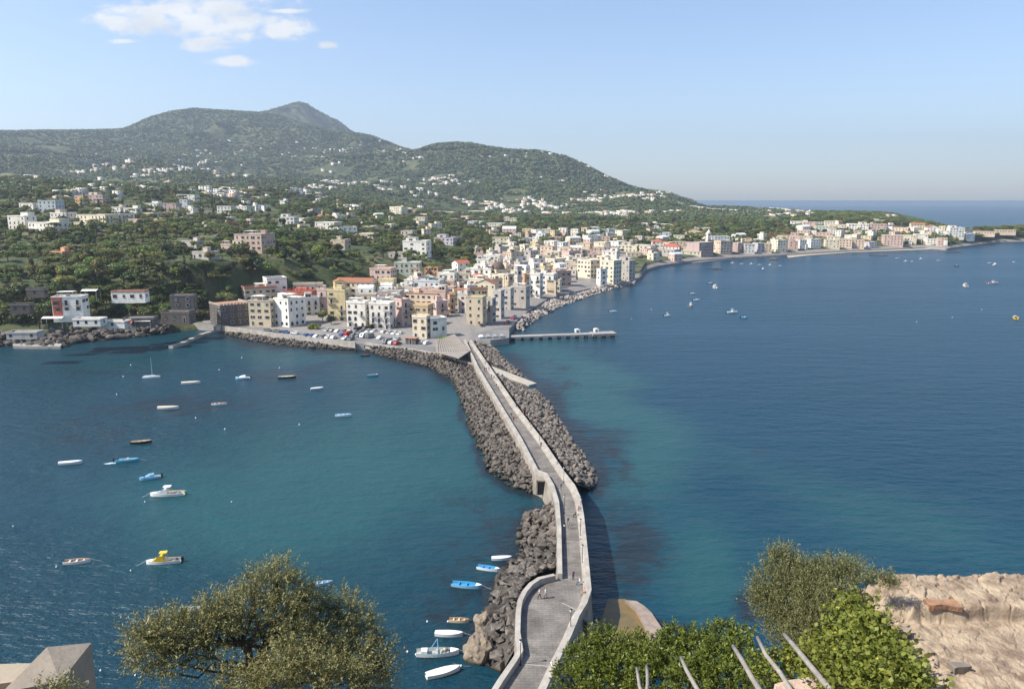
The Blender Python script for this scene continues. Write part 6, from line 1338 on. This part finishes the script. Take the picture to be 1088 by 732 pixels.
# ============================================================ cars
def car_meshes(kind):
    L_,W_,H_=(4.0,1.7,1.45) if kind=='car' else ((5.0,1.95,2.2) if kind=='van' else (4.5,1.75,1.42))
    def loft(prof,wf,mi=0,y0=None):
        mb=MB(); n=len(prof)
        ys=[(-W_/2*wf,.0),(-W_/2*wf*.97,.0)]
        b=len(mb.v)
        for s in (-1,1):
            for x_,z_ in prof:
                tuck=1-.16*max(0,(z_-.75))/.7 if kind!='van' else 1-.05*max(0,z_-.9); mb.v.append((x_,s*W_/2*wf*tuck,z_))
        for i in range(n): j=(i+1)%n; mb.f.append((i,j,n+j,n+i)); mb.m.append(mi)
        mb.f.append(tuple(range(n))[::-1]); mb.f.append(tuple(range(n,2*n))); mb.m+=[mi,mi]; return mb
    h=L_/2
    if kind=='van': prof=[(-h,.35),(h,.35),(h,.9),(h-.25,1.15),(h-.9,2.0),(h-1.2,H_),(-h+.1,H_),(-h,1.2)]; gl=[(h-.95,1.15),(h-.35,1.17),(h-.93,1.92),(h-1.6,1.95),(h-1.6,1.15)]
    elif kind=='car': prof=[(-h,.32),(h,.32),(h,.68),(h-.15,.82),(h-1.0,.95),(h-1.65,H_-.03),(h-2.2,H_),(-h+.5,H_-.05),(-h+.08,.95),(-h,.7)]; gl=[(h-1.1,.97),(h-1.68,H_-.09),(-h+.55,H_-.1),(-h+.2,.97)]
    else: prof=[(-h,.32),(h,.32),(h,.66),(h-.15,.8),(h-1.2,.92),(h-1.9,H_-.02),(h-2.4,H_),(-h+1.25,H_-.05),(-h+.6,.98),(-h+.05,.94),(-h,.7)]; gl=[(h-1.3,.94),(h-1.93,H_-.08),(-h+1.28,H_-.1),(-h+.72,.98)]
    body_=loft(prof,1.0); g_=loft(gl,1.012)
    ws=MB(); a,b_=(prof[4],prof[5]) if kind!='van' else (prof[3],prof[4])
    ws.poly([(a[0]+.015,-W_*.38,a[1]+.05),(a[0]+.015,W_*.38,a[1]+.05),(b_[0]+.03,W_*.34,b_[1]-.03),(b_[0]+.03,-W_*.34,b_[1]-.03)])
    w=MB(); 
    for k in range(12): pass
    w.tube([(0,-.1,0),(0,.1,0)],.31,12,0); w.tube([(0,-.105,0),(0,.105,0)],.19,10,1)
    hl=MB(); hl.box(h-.06,-.17,-.07,h+.015,.17,.07)
    return body_,g_,ws,w,hl,(L_,W_)
CP={k:mat('car_paint_'+k,v,rough=.28,spec=.6,metal=.2 if k in('silver','grey') else 0) for k,v in {'white':(.75,.75,.74),'silver':(.45,.46,.47),'grey':(.18,.185,.19),'black':(.02,.02,.022),'red':(.35,.03,.03),'blue':(.04,.09,.25)}.items()}
M_TYRE=mat('tyre_rubber',(.02,.02,.02),rough=.9); M_RIM=mat('wheel_rim',(.4,.4,.4),rough=.4,metal=.7)
CMS={}
for kd in('car','sedan','van'):
    b_,g_,ws,wh,hl,dim=car_meshes(kd); wm=wh.mesh('wheel',[M_TYRE,M_RIM]); 
    for c_ in CP: CMS[kd,c_]=(b_.mesh('body',[CP[c_]]),g_.mesh('side_window',[M_GLASS]) if c_=='white' else CMS[kd,'white'][1],ws.mesh('windscreen',[M_GLASS]) if c_=='white' else CMS[kd,'white'][2],wm,hl.mesh('headlight',[M_LAMP]) if c_=='white' else CMS[kd,'white'][4],dim)
CN={}
def car(x,y,z,rz,kd,c_,where):
    CN.setdefault((kd,c_,where),[]).append((x,y,z,rz))
def build_cars():
    for (kd,c_,where),l in CN.items():
        l.sort(key=lambda q:q[0]/q[1])
        for i,(x,y,z,rz) in enumerate(l):
            nm={'car':'hatchback','sedan':'saloon car','van':'van'}[kd]; q='' if len(l)==1 else ', '+(ORD[i] if i<len(l)-1 or len(l)==2 else 'rightmost')+' of these'
            o=empty('van' if kd=='van' else 'parked_car',(x,y,z),rz,'%s %s %s%s'%(c_,nm,where,q),'van' if kd=='van' else 'car','cars parked on the quay'); m_=CMS[kd,c_]; L_,W_=m_[5]
            linkm('body',m_[0],o); linkm('side_window',m_[1],o); linkm('windscreen',m_[2],o)
            for a in (-1,1):
                for b_ in (-1,1): linkm('wheel',m_[3],o,(a*L_*.31,b_*(W_/2-.1),.31))
                linkm('headlight',m_[4],o,(0,a*W_*.32,.66))
g=random.Random(33); qa=Vector(G(290,352,3)); 
def rowcars(p0,p1,zq,n,where,along=False,skip=.2):
    a=Vector(G(*p0,zq)); b_=Vector(G(*p1,zq)); d=(b_-a); ang=math.atan2(d.y,d.x)+(0 if along else math.pi/2)
    k=int(d.length/(5.3 if along else 2.75)) if n is None else n
    for i in range(k):
        if g.random()<skip: continue
        c=a+d*((i+.5)/k); 
        if not clear(c.x,c.y,-1.0): continue
        car(c.x,c.y,zq,ang+g.uniform(-.06,.06)+(math.pi if g.random()<.5 else 0),g.choices(('car','sedan','van'),(6,4,1))[0],g.choices(list(CP),(6,5,4,3,1,2))[0],where)
rowcars((280,351.5),(318,355.5),2.9,None,'parked on the quay in front of the arched white house',True)
rowcars((322,357.5),(376,361.5),2.9,None,'in the row nearest the quay wall')
rowcars((345,352),(385,355),2.9,None,'in the row behind the quay garden',False,.2)
rowcars((362,356),(425,362),2.9,None,'in the middle rows before the white hotel')
rowcars((378,351.5),(428,356),2.9,None,'in the back row before the white hotel')
rowcars((398,363),(425,366.5),2.9,None,'in the row nearest the wall gap')
rowcars((432,362),(462,367),2.9,None,'left of the terrace canopy')
rowcars((502,347.5),(528,346.5),3.06,None,'on the harbour square under the beige tower house')
rowcars((507,359),(536,358),3.06,None,'on the near edge of the harbour square')
rowcars((536,346),(548,337),3.0,None,'in the shade below the seafront houses',True)
build_cars()
# small service hut in the car park
o=empty('ticket_hut',(*G(438,365,2.9),2.9),R(-18),'dark flat roofed hut in the car park beside the quay wall','hut'); mb=MB(); mb.box(-2.4,-1.6,0,2.4,1.6,2.5); mb.build('wall',[HM['dark stone']],o); mb=MB(); mb.box(-2.8,-2,2.5,2.8,2,2.7); mb.build('roof',[RF['terra']],o); linkm('door',WM[('door',None)],o,(0,-1.604,1.1))
# ============================================================ foreground plants and walls
def sprays(name,clumps,ntw,nlf,ll,lw,tl,mt,up=.6,seed=0,parent=None,out=.9,droop=0,twigmat=None,rollrnd=1.0):
    "leafy twigs growing outwards from the clumps; every leaf a small folded blade"
    g=np.random.default_rng(seed); C=np.array([c[:3] for c in clumps]); Rd=np.array([c[3] for c in clumps]); w_=Rd**2/np.sum(Rd**2); k=g.choice(len(C),ntw,p=w_)
    d=g.normal(size=(ntw,3)); d/=np.linalg.norm(d,axis=1)[:,None]
    base=C[k]+d*(Rd[k]*(.25+.75*g.random(ntw)**.5))[:,None]
    td=d*out+np.array([0,0,up])+g.normal(size=(ntw,3))*.35; td/=np.linalg.norm(td,axis=1)[:,None]
    L_=tl*g.uniform(.5,1.3,ntw)
    t=np.tile(np.linspace(.1,1,nlf),ntw); idx=np.repeat(np.arange(ntw),nlf); n=len(t)
    p=base[idx]+td[idx]*(L_[idx]*t)[:,None]+np.array([0,0,-1])*(droop*(L_[idx]*t)**2)[:,None]
    rd=g.normal(size=(n,3)); rd-= (rd*td[idx]).sum(1)[:,None]*td[idx]; rd/=np.linalg.norm(rd,axis=1)[:,None]
    ld=td[idx]*.75+rd*rollrnd; ld/=np.linalg.norm(ld,axis=1)[:,None]
    nn=g.normal(size=(n,3))*.6+np.array([0,0,.8]); sd=np.cross(ld,nn); sd/=np.linalg.norm(sd,axis=1)[:,None]; nm=np.cross(sd,ld)
    s=g.uniform(.65,1.2,n)[:,None]
    tip=p+ld*ll*s; mid=p+ld*ll*s*.5
    V=np.stack([p,mid+sd*lw*.5*s+nm*lw*.12,tip-nm*ll*.06,mid-sd*lw*.5*s+nm*lw*.12],1).reshape(-1,3)
    F_=np.arange(4*n).reshape(-1,4); var=np.clip(g.random(n)*.65+g.random(ntw)[idx]*.5-.1,0,1)
    o=linkm('leaves' if parent else name,npmesh(name,V,F_,mt,False,{'var':('FACE',var)}),parent)
    return o,base,td,L_
def limb(mb,a,b,r0,r1,seed,seg=8,wob=.08):
    g=random.Random(seed); a=Vector(a); b=Vector(b); L_=(b-a).length; P=[]; R_=[]
    for i in range(7):
        t=i/6; q=a.lerp(b,t)+Vector((g.uniform(-1,1),g.uniform(-1,1),g.uniform(-1,1)))*wob*L_*math.sin(t*math.pi); P.append(q); R_.append(r0+(r1-r0)*t)
    mb.tube(P,R_,seg)
def cl(px,py,r,rad): return (*AR(px,py,r),rad)
M_OBARK=mat('olive_bark',(.16,.12,.09),(.08,.06,.045),6,.95,.9,14)
LM_OL=leafmat('olive_leaves',(.09,.095,.03),(.31,.29,.11),(.60,.54,.32),rough=.6,trans=.18,rnd=0)
ot=empty('olive_tree',(AR(285,700,15)[0],AR(285,700,15)[1],AR(285,700,15)[2]-3.2),0,'large grey green olive tree with forked trunk at the bottom of the view','tree')
OC=[(160,688,14.4,.36),(152,672,14.2,.26),(178,668,14.5,.38),(200,672,14.3,.36),(215,655,14.6,.36),(236,645,14.6,.34),(232,668,14.3,.30),(256,640,14.8,.36),(262,662,14.6,.32),(282,622,15,.36),(296,606,15.1,.26),(312,628,15,.4),(303,648,14.5,.4),(330,640,15,.36),(345,655,15,.38),(366,640,15.2,.26),(360,668,14.8,.4),(385,655,15,.26),(392,672,14.9,.30),(402,690,14.6,.28),(380,700,14.2,.4),(345,690,14.2,.45),(318,678,14.2,.4),(300,700,13.4,.36),(330,716,13.2,.45),(365,722,13.4,.5),(395,722,14,.4),(262,722,13.4,.34),(290,725,13,.4),(240,716,13.6,.2),(210,690,14.2,.22),(168,708,14.3,.16),(185,700,14,.2),(282,667,14.9,.22),(410,705,14.6,.18),(272,600+10,15.1,.16),(225,705,13.9,.12)]
OCL=[cl(c[0],c[1]+5,c[2],c[3]*.8) for c in OC]
lv,_,_,_=sprays('olive_leaves',OCL,5900,14,.064,.019,.36,LM_OL,up=.45,seed=3); toloc(lv,ot); lv.name='leaves'
mb=MB(); f0=Vector(AR(272,712,14.2)); tb=Vector((AR(285,700,15)[0],AR(285,700,15)[1],AR(285,700,15)[2]-4.2))
limb(mb,tb,f0,.22,.15,1); toloc(mb.build('trunk',M_OBARK,smooth=True),ot)
mb=MB(); f1=Vector(AR(285,678,14.6)); f2=Vector(AR(258,684,14.4)); limb(mb,f0,f1,.12,.08,2); limb(mb,f0,f2,.10,.05,3)
for i,c in enumerate(OCL): 
    s_=f1 if i%3 else f2
    if c[0]<f2.x: s_=f2
    if i>20: s_=f0
    limb(mb,s_,c[:3],.035,.012,10+i,5,.12)
toloc(mb.build('branches',M_OBARK,smooth=True),ot)
# right-hand grey-green tree
LM_MY=leafmat('grey_green_leaves',(.09,.10,.035),(.24,.24,.10),(.42,.39,.20),rough=.6,trans=.2,rnd=0)
mt_=empty('evergreen_tree',(AR(855,690,10)[0],AR(855,690,10)[1],AR(855,690,10)[2]-2.2),0,'feathery grey green shrubby tree standing left of the stone wall','tree')
MC=[(815,622,10,.16),(830,603,10.2,.18),(845,620,10,.2),(818,645,9.8,.2),(838,642,9.9,.24),(862,618,10,.2),(880,612,10,.17),(870,640,9.7,.25),(895,618,10,.16),(905,610,9.9,.12),(850,662,9.6,.26),(830,670,9.6,.2),(878,664,9.4,.24),(895,645,9.5,.2),(858,685,9.3,.24),(838,690,9.3,.15),(806,640,10,.1),(826,592,10.3,.08)]
MCL=[cl(*c) for c in MC]
lv,_,_,_=sprays('grey_leaves',MCL,4200,16,.036,.010,.22,LM_MY,up=1.0,seed=5,out=.6,rollrnd=.7); toloc(lv,mt_); lv.name='leaves'
mb=MB(); b0=Vector(AR(856,700,9.2)); limb(mb,b0-Vector((0,0,2.5)),b0,.07,.05,4)
for i,c in enumerate(MCL): limb(mb,b0 if i%2 else Vector(AR(850,668,9.5)),c[:3],.022,.006,40+i,5,.1)
limb(mb,b0,AR(850,668,9.5),.04,.03,77); toloc(mb.build('branches',mat('pale_twigs',(.30,.26,.2),(.2,.17,.13),5),smooth=True),mt_)
for i,(px,py,lab) in enumerate(((927,614,'left small grey tuft sticking up behind the wall top'),(945,616,'right small grey tuft sticking up behind the wall top'))):
    o,_,_,_=sprays('tuft',[cl(px-5,py+3,7.6,.06),cl(px+4,py+4,7.6,.06)],90,12,.03,.007,.10,LM_MY,up=1.0,seed=15+i,out=.5); tag(o,lab,'shrub')
# glossy hedge at the bottom centre
LM_PI=leafmat('glossy_leaves',(.05,.075,.014),(.17,.20,.03),(.30,.34,.08),rough=.42,spec=.25,trans=.2,rnd=0)
def hedge(name,CC,seed,lab,nt_,ll=.062,lw=.026,mt=None,up=.8,tl=.16,nl=12):
    cc=[cl(*c) for c in CC]; rt=Vector(cc[len(cc)//2][:3]); o=empty(name,(rt.x,rt.y,rt.z-1.6),0,lab,'shrub'); lv,_,_,_=sprays(name,cc,nt_,nl,ll,lw,tl,mt or LM_PI,up=up,seed=seed,out=.7,rollrnd=1.1); toloc(lv,o); lv.name='leaves'
    mb=MB()
    for i,c in enumerate(cc): limb(mb,(rt.x+(c[0]-rt.x)*.5,rt.y+(c[1]-rt.y)*.5,rt.z-1.8),c[:3],.04,.012,seed*9+i,5,.1)
    toloc(mb.build('branches',M_OBARK,smooth=True),o); return o
hedge('glossy_shrub',[(612,704,12.4,.24),(604,722,12.2,.26),(628,688,12.4,.24),(640,676,12.5,.18),(650,690,12.2,.3),(630,712,12,.34),(660,712,11.8,.36),(672,692,12.2,.3),(690,705,11.8,.34),(684,725,11.4,.34),(650,735,11.6,.4),(700,688,12.3,.22)],21,'glossy green shrub at the bottom beside the causeway foot',1500)
hedge('glossy_shrub',[(718,684,12,.26),(733,680,12,.2),(712,704,11.6,.32),(740,700,11.6,.34),(764,684,11.8,.28),(770,672,12,.16),(765,706,11.3,.34),(790,678,11.8,.16),(788,700,11.2,.26),(735,725,11,.38),(775,728,10.8,.38),(805,722,10.4,.24)],22,'glossy green shrub at the bottom among the grey poles',1500)
# ivy over the wall edge
LM_IV=leafmat('ivy_leaves',(.09,.11,.02),(.22,.24,.04),(.42,.38,.09),rough=.5,spec=.2,trans=.25,rnd=0)
iv=[(832,708,8.6,.14),(850,700,8.6,.16),(815,716,8.8,.16),(868,696,8.4,.15),(884,680,8.3,.14),(890,658,8.2,.12),(903,640,8.0,.08),(908,655,7.7,.12),(916,640,7.3,.07),(922,664,7.2,.10),(910,676,7.6,.15),(895,696,7.8,.18),(930,676,6.9,.15),(918,694,7.1,.22),(940,694,6.5,.15),(950,708,6.3,.13),(932,712,6.6,.2),(905,712,7.2,.24),(875,716,7.8,.2),(960,720,6.0,.13),(945,728,6.1,.2),(890,730,7.2,.26),(920,735,6.4,.25),(850,722,8.3,.12),(968,735,5.8,.14)]
hedge('ivy_mat',iv,31,'bright yellow green ivy spilling over the left edge of the stone wall',1900,.048,.040,LM_IV,up=.5,tl=.14,nl=7)
# ---- ruined stone wall top, lower right
gx=np.linspace(0,1,420); gy=np.linspace(0,1,230); UX,UY=np.meshgrid(gx,gy)
zb=60.02
bl=np.array(G(914,624,zb)); br_=np.array(G(1240,618,zb)); fl=np.array(G(1012,775,zb)); fr_=np.array(G(1260,775,zb))
WX=(bl[0]*(1-UX)+br_[0]*UX)*(1-UY)+(fl[0]*(1-UX)+fr_[0]*UX)*UY; WY=(bl[1]*(1-UX)+br_[1]*UX)*(1-UY)+(fl[1]*(1-UX)+fr_[1]*UX)*UY
yl=np.array(G(1000,660,zb))[1]
ledge=np.clip((WY-yl-(fbm(WX*3,WY*0,3,2)-.5)*.10)/.03,0,1)*np.clip((WX-G(948,650,zb)[0]-(fbm(WY*6,WX*0,3,8)-.5)*.2)/.08,0,1)

def voro(x,y,sc,seed):
    X=x*sc; Y=y*sc; ix=np.floor(X); iy=np.floor(Y); f1=np.full(X.shape,9.); f2=np.full(X.shape,9.); cid=np.zeros(X.shape)
    for di in (-1,0,1):
        for dj in (-1,0,1):
            cx=ix+di; cy=iy+dj; d=np.hypot(cx+.1+.8*_h(cx,cy,seed)-X,cy+.1+.8*_h(cx,cy,seed+5)-Y); hh=_h(cx,cy,seed+9)
            nf=d<f1; f2=np.where(nf,f1,np.minimum(f2,d)); cid=np.where(nf,hh,cid); f1=np.where(nf,d,f1)
    return f1,f2,cid
back=np.clip((WY-yl+.02)/.05,0,1)
wx_=WX+(fbm(WX*6,WY*6,3,1)-.5)*.12; wy_=WY+(fbm(WX*6,WY*6,3,2)-.5)*.12
f1,f2,ci=voro(wx_,wy_,5.0,3); g1,g2,ci2=voro(wx_,wy_,16.0,31)
gap=np.clip(1-(f2-f1)/.16,0,1)
rough=(ci-.5)*.028*(.35+.65*back)-gap*.028*(.3+.7*back)+(ci2-.5)*.010-np.clip(1-(g2-g1)/.2,0,1)*.006+(fbm(WX*1.2,WY*1.2,3,6)-.5)*.03+(fbm(WX*22,WY*22,3,16)-.5)*.012
stn=np.floor(WX*4.2+fbm(WX*3,WY*3,2,3)*1.4)*7+np.floor(WY*6+fbm(WX*2,WY*4,2,4)*1.2)*13; stj=np.modf(np.abs(np.sin(stn)*43758.5))[0]
WZ=zb+ledge*.13+rough+np.clip((bl[0]+.55-WX)/.6,0,1)*(fbm(WX*8,WY*8,3,7)-.6)*.12
n=WX.shape; V=np.stack([WX,WY,WZ],-1).reshape(-1,3)
# sides go down
i,j=np.meshgrid(np.arange(n[0]-1),np.arange(n[1]-1),indexing='ij'); Fw=np.stack([(i+1)*n[1]+j,(i+1)*n[1]+j+1,i*n[1]+j+1,i*n[1]+j],-1).reshape(-1,4)
edge=[k for k in range(n[1])][::-1]+[k*n[1] for k in range(n[0])]; VB=V[edge].copy(); VB[:,2]=55; off=len(V); V=np.concatenate([V,VB]); ex=[]
for q in range(len(edge)-1): ex.append([edge[q],edge[q+1],off+q+1,off+q])
Fw=np.concatenate([Fw,np.array(ex)])
M_RUIN=mat('ruined_tuff_wall',(.36,.285,.20),(.17,.12,.085),4.5,.95,.6,30,coord='World',contrast=(.42,.66),detail=9,bdist=.012)
wt=empty('ruined_wall',(bl[0]+1,bl[1]-.6,56),0,'broken top of an old tan stone wall with a raised back course, lower right','wall')
o=linkm('wall_top',npmesh('wall_top',V,Fw,M_RUIN,False)); toloc(o,wt)
M_BRK=mat('orange_brick',(.36,.19,.11),(.24,.14,.09),3,.9,.4,20)
def stone(px,py,z,sx,sy,sz,mt,nm='brick',rz=0,seed=0):
    x,y=G(px,py,z); g=random.Random(seed); bm=bmesh.new(); bmesh.ops.create_cube(bm,size=1); bmesh.ops.subdivide_edges(bm,edges=bm.edges[:],cuts=4,use_grid_fill=True)
    from mathutils import noise
    for v in bm.verts: c=v.co.copy(); v.co=Vector((c.x*sx,c.y*sy,c.z*sz)); v.co+=Vector((noise.noise(v.co*9+Vector((seed,0,0))),noise.noise(v.co*9+Vector((0,seed,0))),noise.noise(v.co*9+Vector((0,0,seed)))))*.018
    me=bpy.data.meshes.new(nm); bm.to_mesh(me); bm.free(); me.materials.append(mt); o=linkm(nm,me,loc=(x,y,z-sz*.5),rz=rz); return toloc(o,wt)
stone(1001,640,zb+.165,.30,.12,.05,M_BRK,'brick',R(-3),2); stone(1019,706,zb+.045,.16,.10,.06,mat('dark_stone_chip',(.2,.17,.14)),'loose_stone',.2,8); stone(960,668,zb+.06,.13,.09,.06,M_RUIN,'loose_stone',.9,9); stone(985,690,zb+.05,.1,.07,.05,M_RUIN,'loose_stone',.3,11)
stone(860,735,59.4,.5,.4,.3,mat('pink_tuff',(.42,.30,.23),(.5,.38,.3),3,.95,.4,20),'loose_stone',.3,12)
# ---- masonry block at the lower left corner
M_BLK=mat('tan_render_masonry',(.42,.35,.26),(.30,.25,.19),1.2,.95,.4,14,coord='World',bdist=.02)
A=AR(50,687,9.4); B=AR(97,682.5,9.7); D=AR(2,735,8.5); E_=None
mk=empty('masonry_pier',(A[0],A[1],A[2]-4),0,'tan masonry pier with sloping top at the lower left corner','pier'); mb=MB()
dn=lambda p,k=5:(p[0],p[1],p[2]-k)
Cn=AR(64,724,8.6)
mb.poly([A,D,Cn,B]); mb.poly([B,Cn,dn(Cn),dn(B)]); mb.poly([A,B,dn(B),dn(A)]); mb.poly([D,A,dn(A),dn(D)]); mb.poly([Cn,D,dn(D),dn(Cn)])
o=mb.build('shaft',M_BLK); bv=o.modifiers.new('b','BEVEL'); bv.width=.03; bv.segments=2; toloc(o,mk)
lw_=empty('low_wall',(AR(20,712,9)[0],AR(20,712,9)[1],AR(20,712,9)[2]-3),0,'low tan wall running off the left edge behind the masonry pier','wall'); mb=MB(); zz_=AR(10,706,9.2)[2]; P=[G(-80,707,zz_),G(39,704,zz_),G(30,722,zz_),G(-80,736,zz_)]
mb.prism([(p[0],p[1]) for p in P],zz_-4,zz_); toloc(mb.build('wall',M_BLK),lw_)
hedge('dry_shrub',[(62,734,7.6,.08),(48,738,7.5,.1),(76,736,7.6,.07)],41,'small dry bush in front of the masonry pier at the lower left',70,.04,.012,LM_OL,up=.8,tl=.14)
# ---- weathered poles
M_POLE=mat('weathered_pole',(.33,.30,.26),(.22,.20,.17),4,.85,.3,12)
for i,(x0,y0,r0,x1,y1,r1,rad,lab) in enumerate(((723,699,8.2,748,745,6.6,.03,'second grey pole from the left rising out of the shrubs'),(780,687,8.4,812,742,6.6,.036,'grey pole rising out of the shrubs, left of the middle pair'),(804,678,8.6,846,742,6.7,.032,'thin grey pole half hidden by leaves, right of the middle pair'),(834,674,8.3,886,736,6.2,.036,'longest grey pole, reaching highest in front of the grey green tree'),(873,702,7.6,890,724,6.8,.02,'short thin pole in front of the ivy'),(687,708,8.6,688,740,7.4,.028,'upright grey pole leftmost but one among the shrubs'),(676,710,8.4,684,742,7.2,.026,'leftmost grey pole at the bottom edge'))):
    mb=MB(); a=Vector(AR(x0,y0,r0)); b_=Vector(AR(x1,y1,r1)); b_=b_+(b_-a)*.6; g=random.Random(i); P=[a.lerp(b_,t/5)+Vector((g.uniform(-.012,.012),0,g.uniform(-.012,.012))) for t in range(6)]; mb.tube(P,[rad*.8*(.9+.04*t) for t in range(6)],8); o=mb.build('pole',M_POLE,smooth=True); tag(o,lab,'pole')
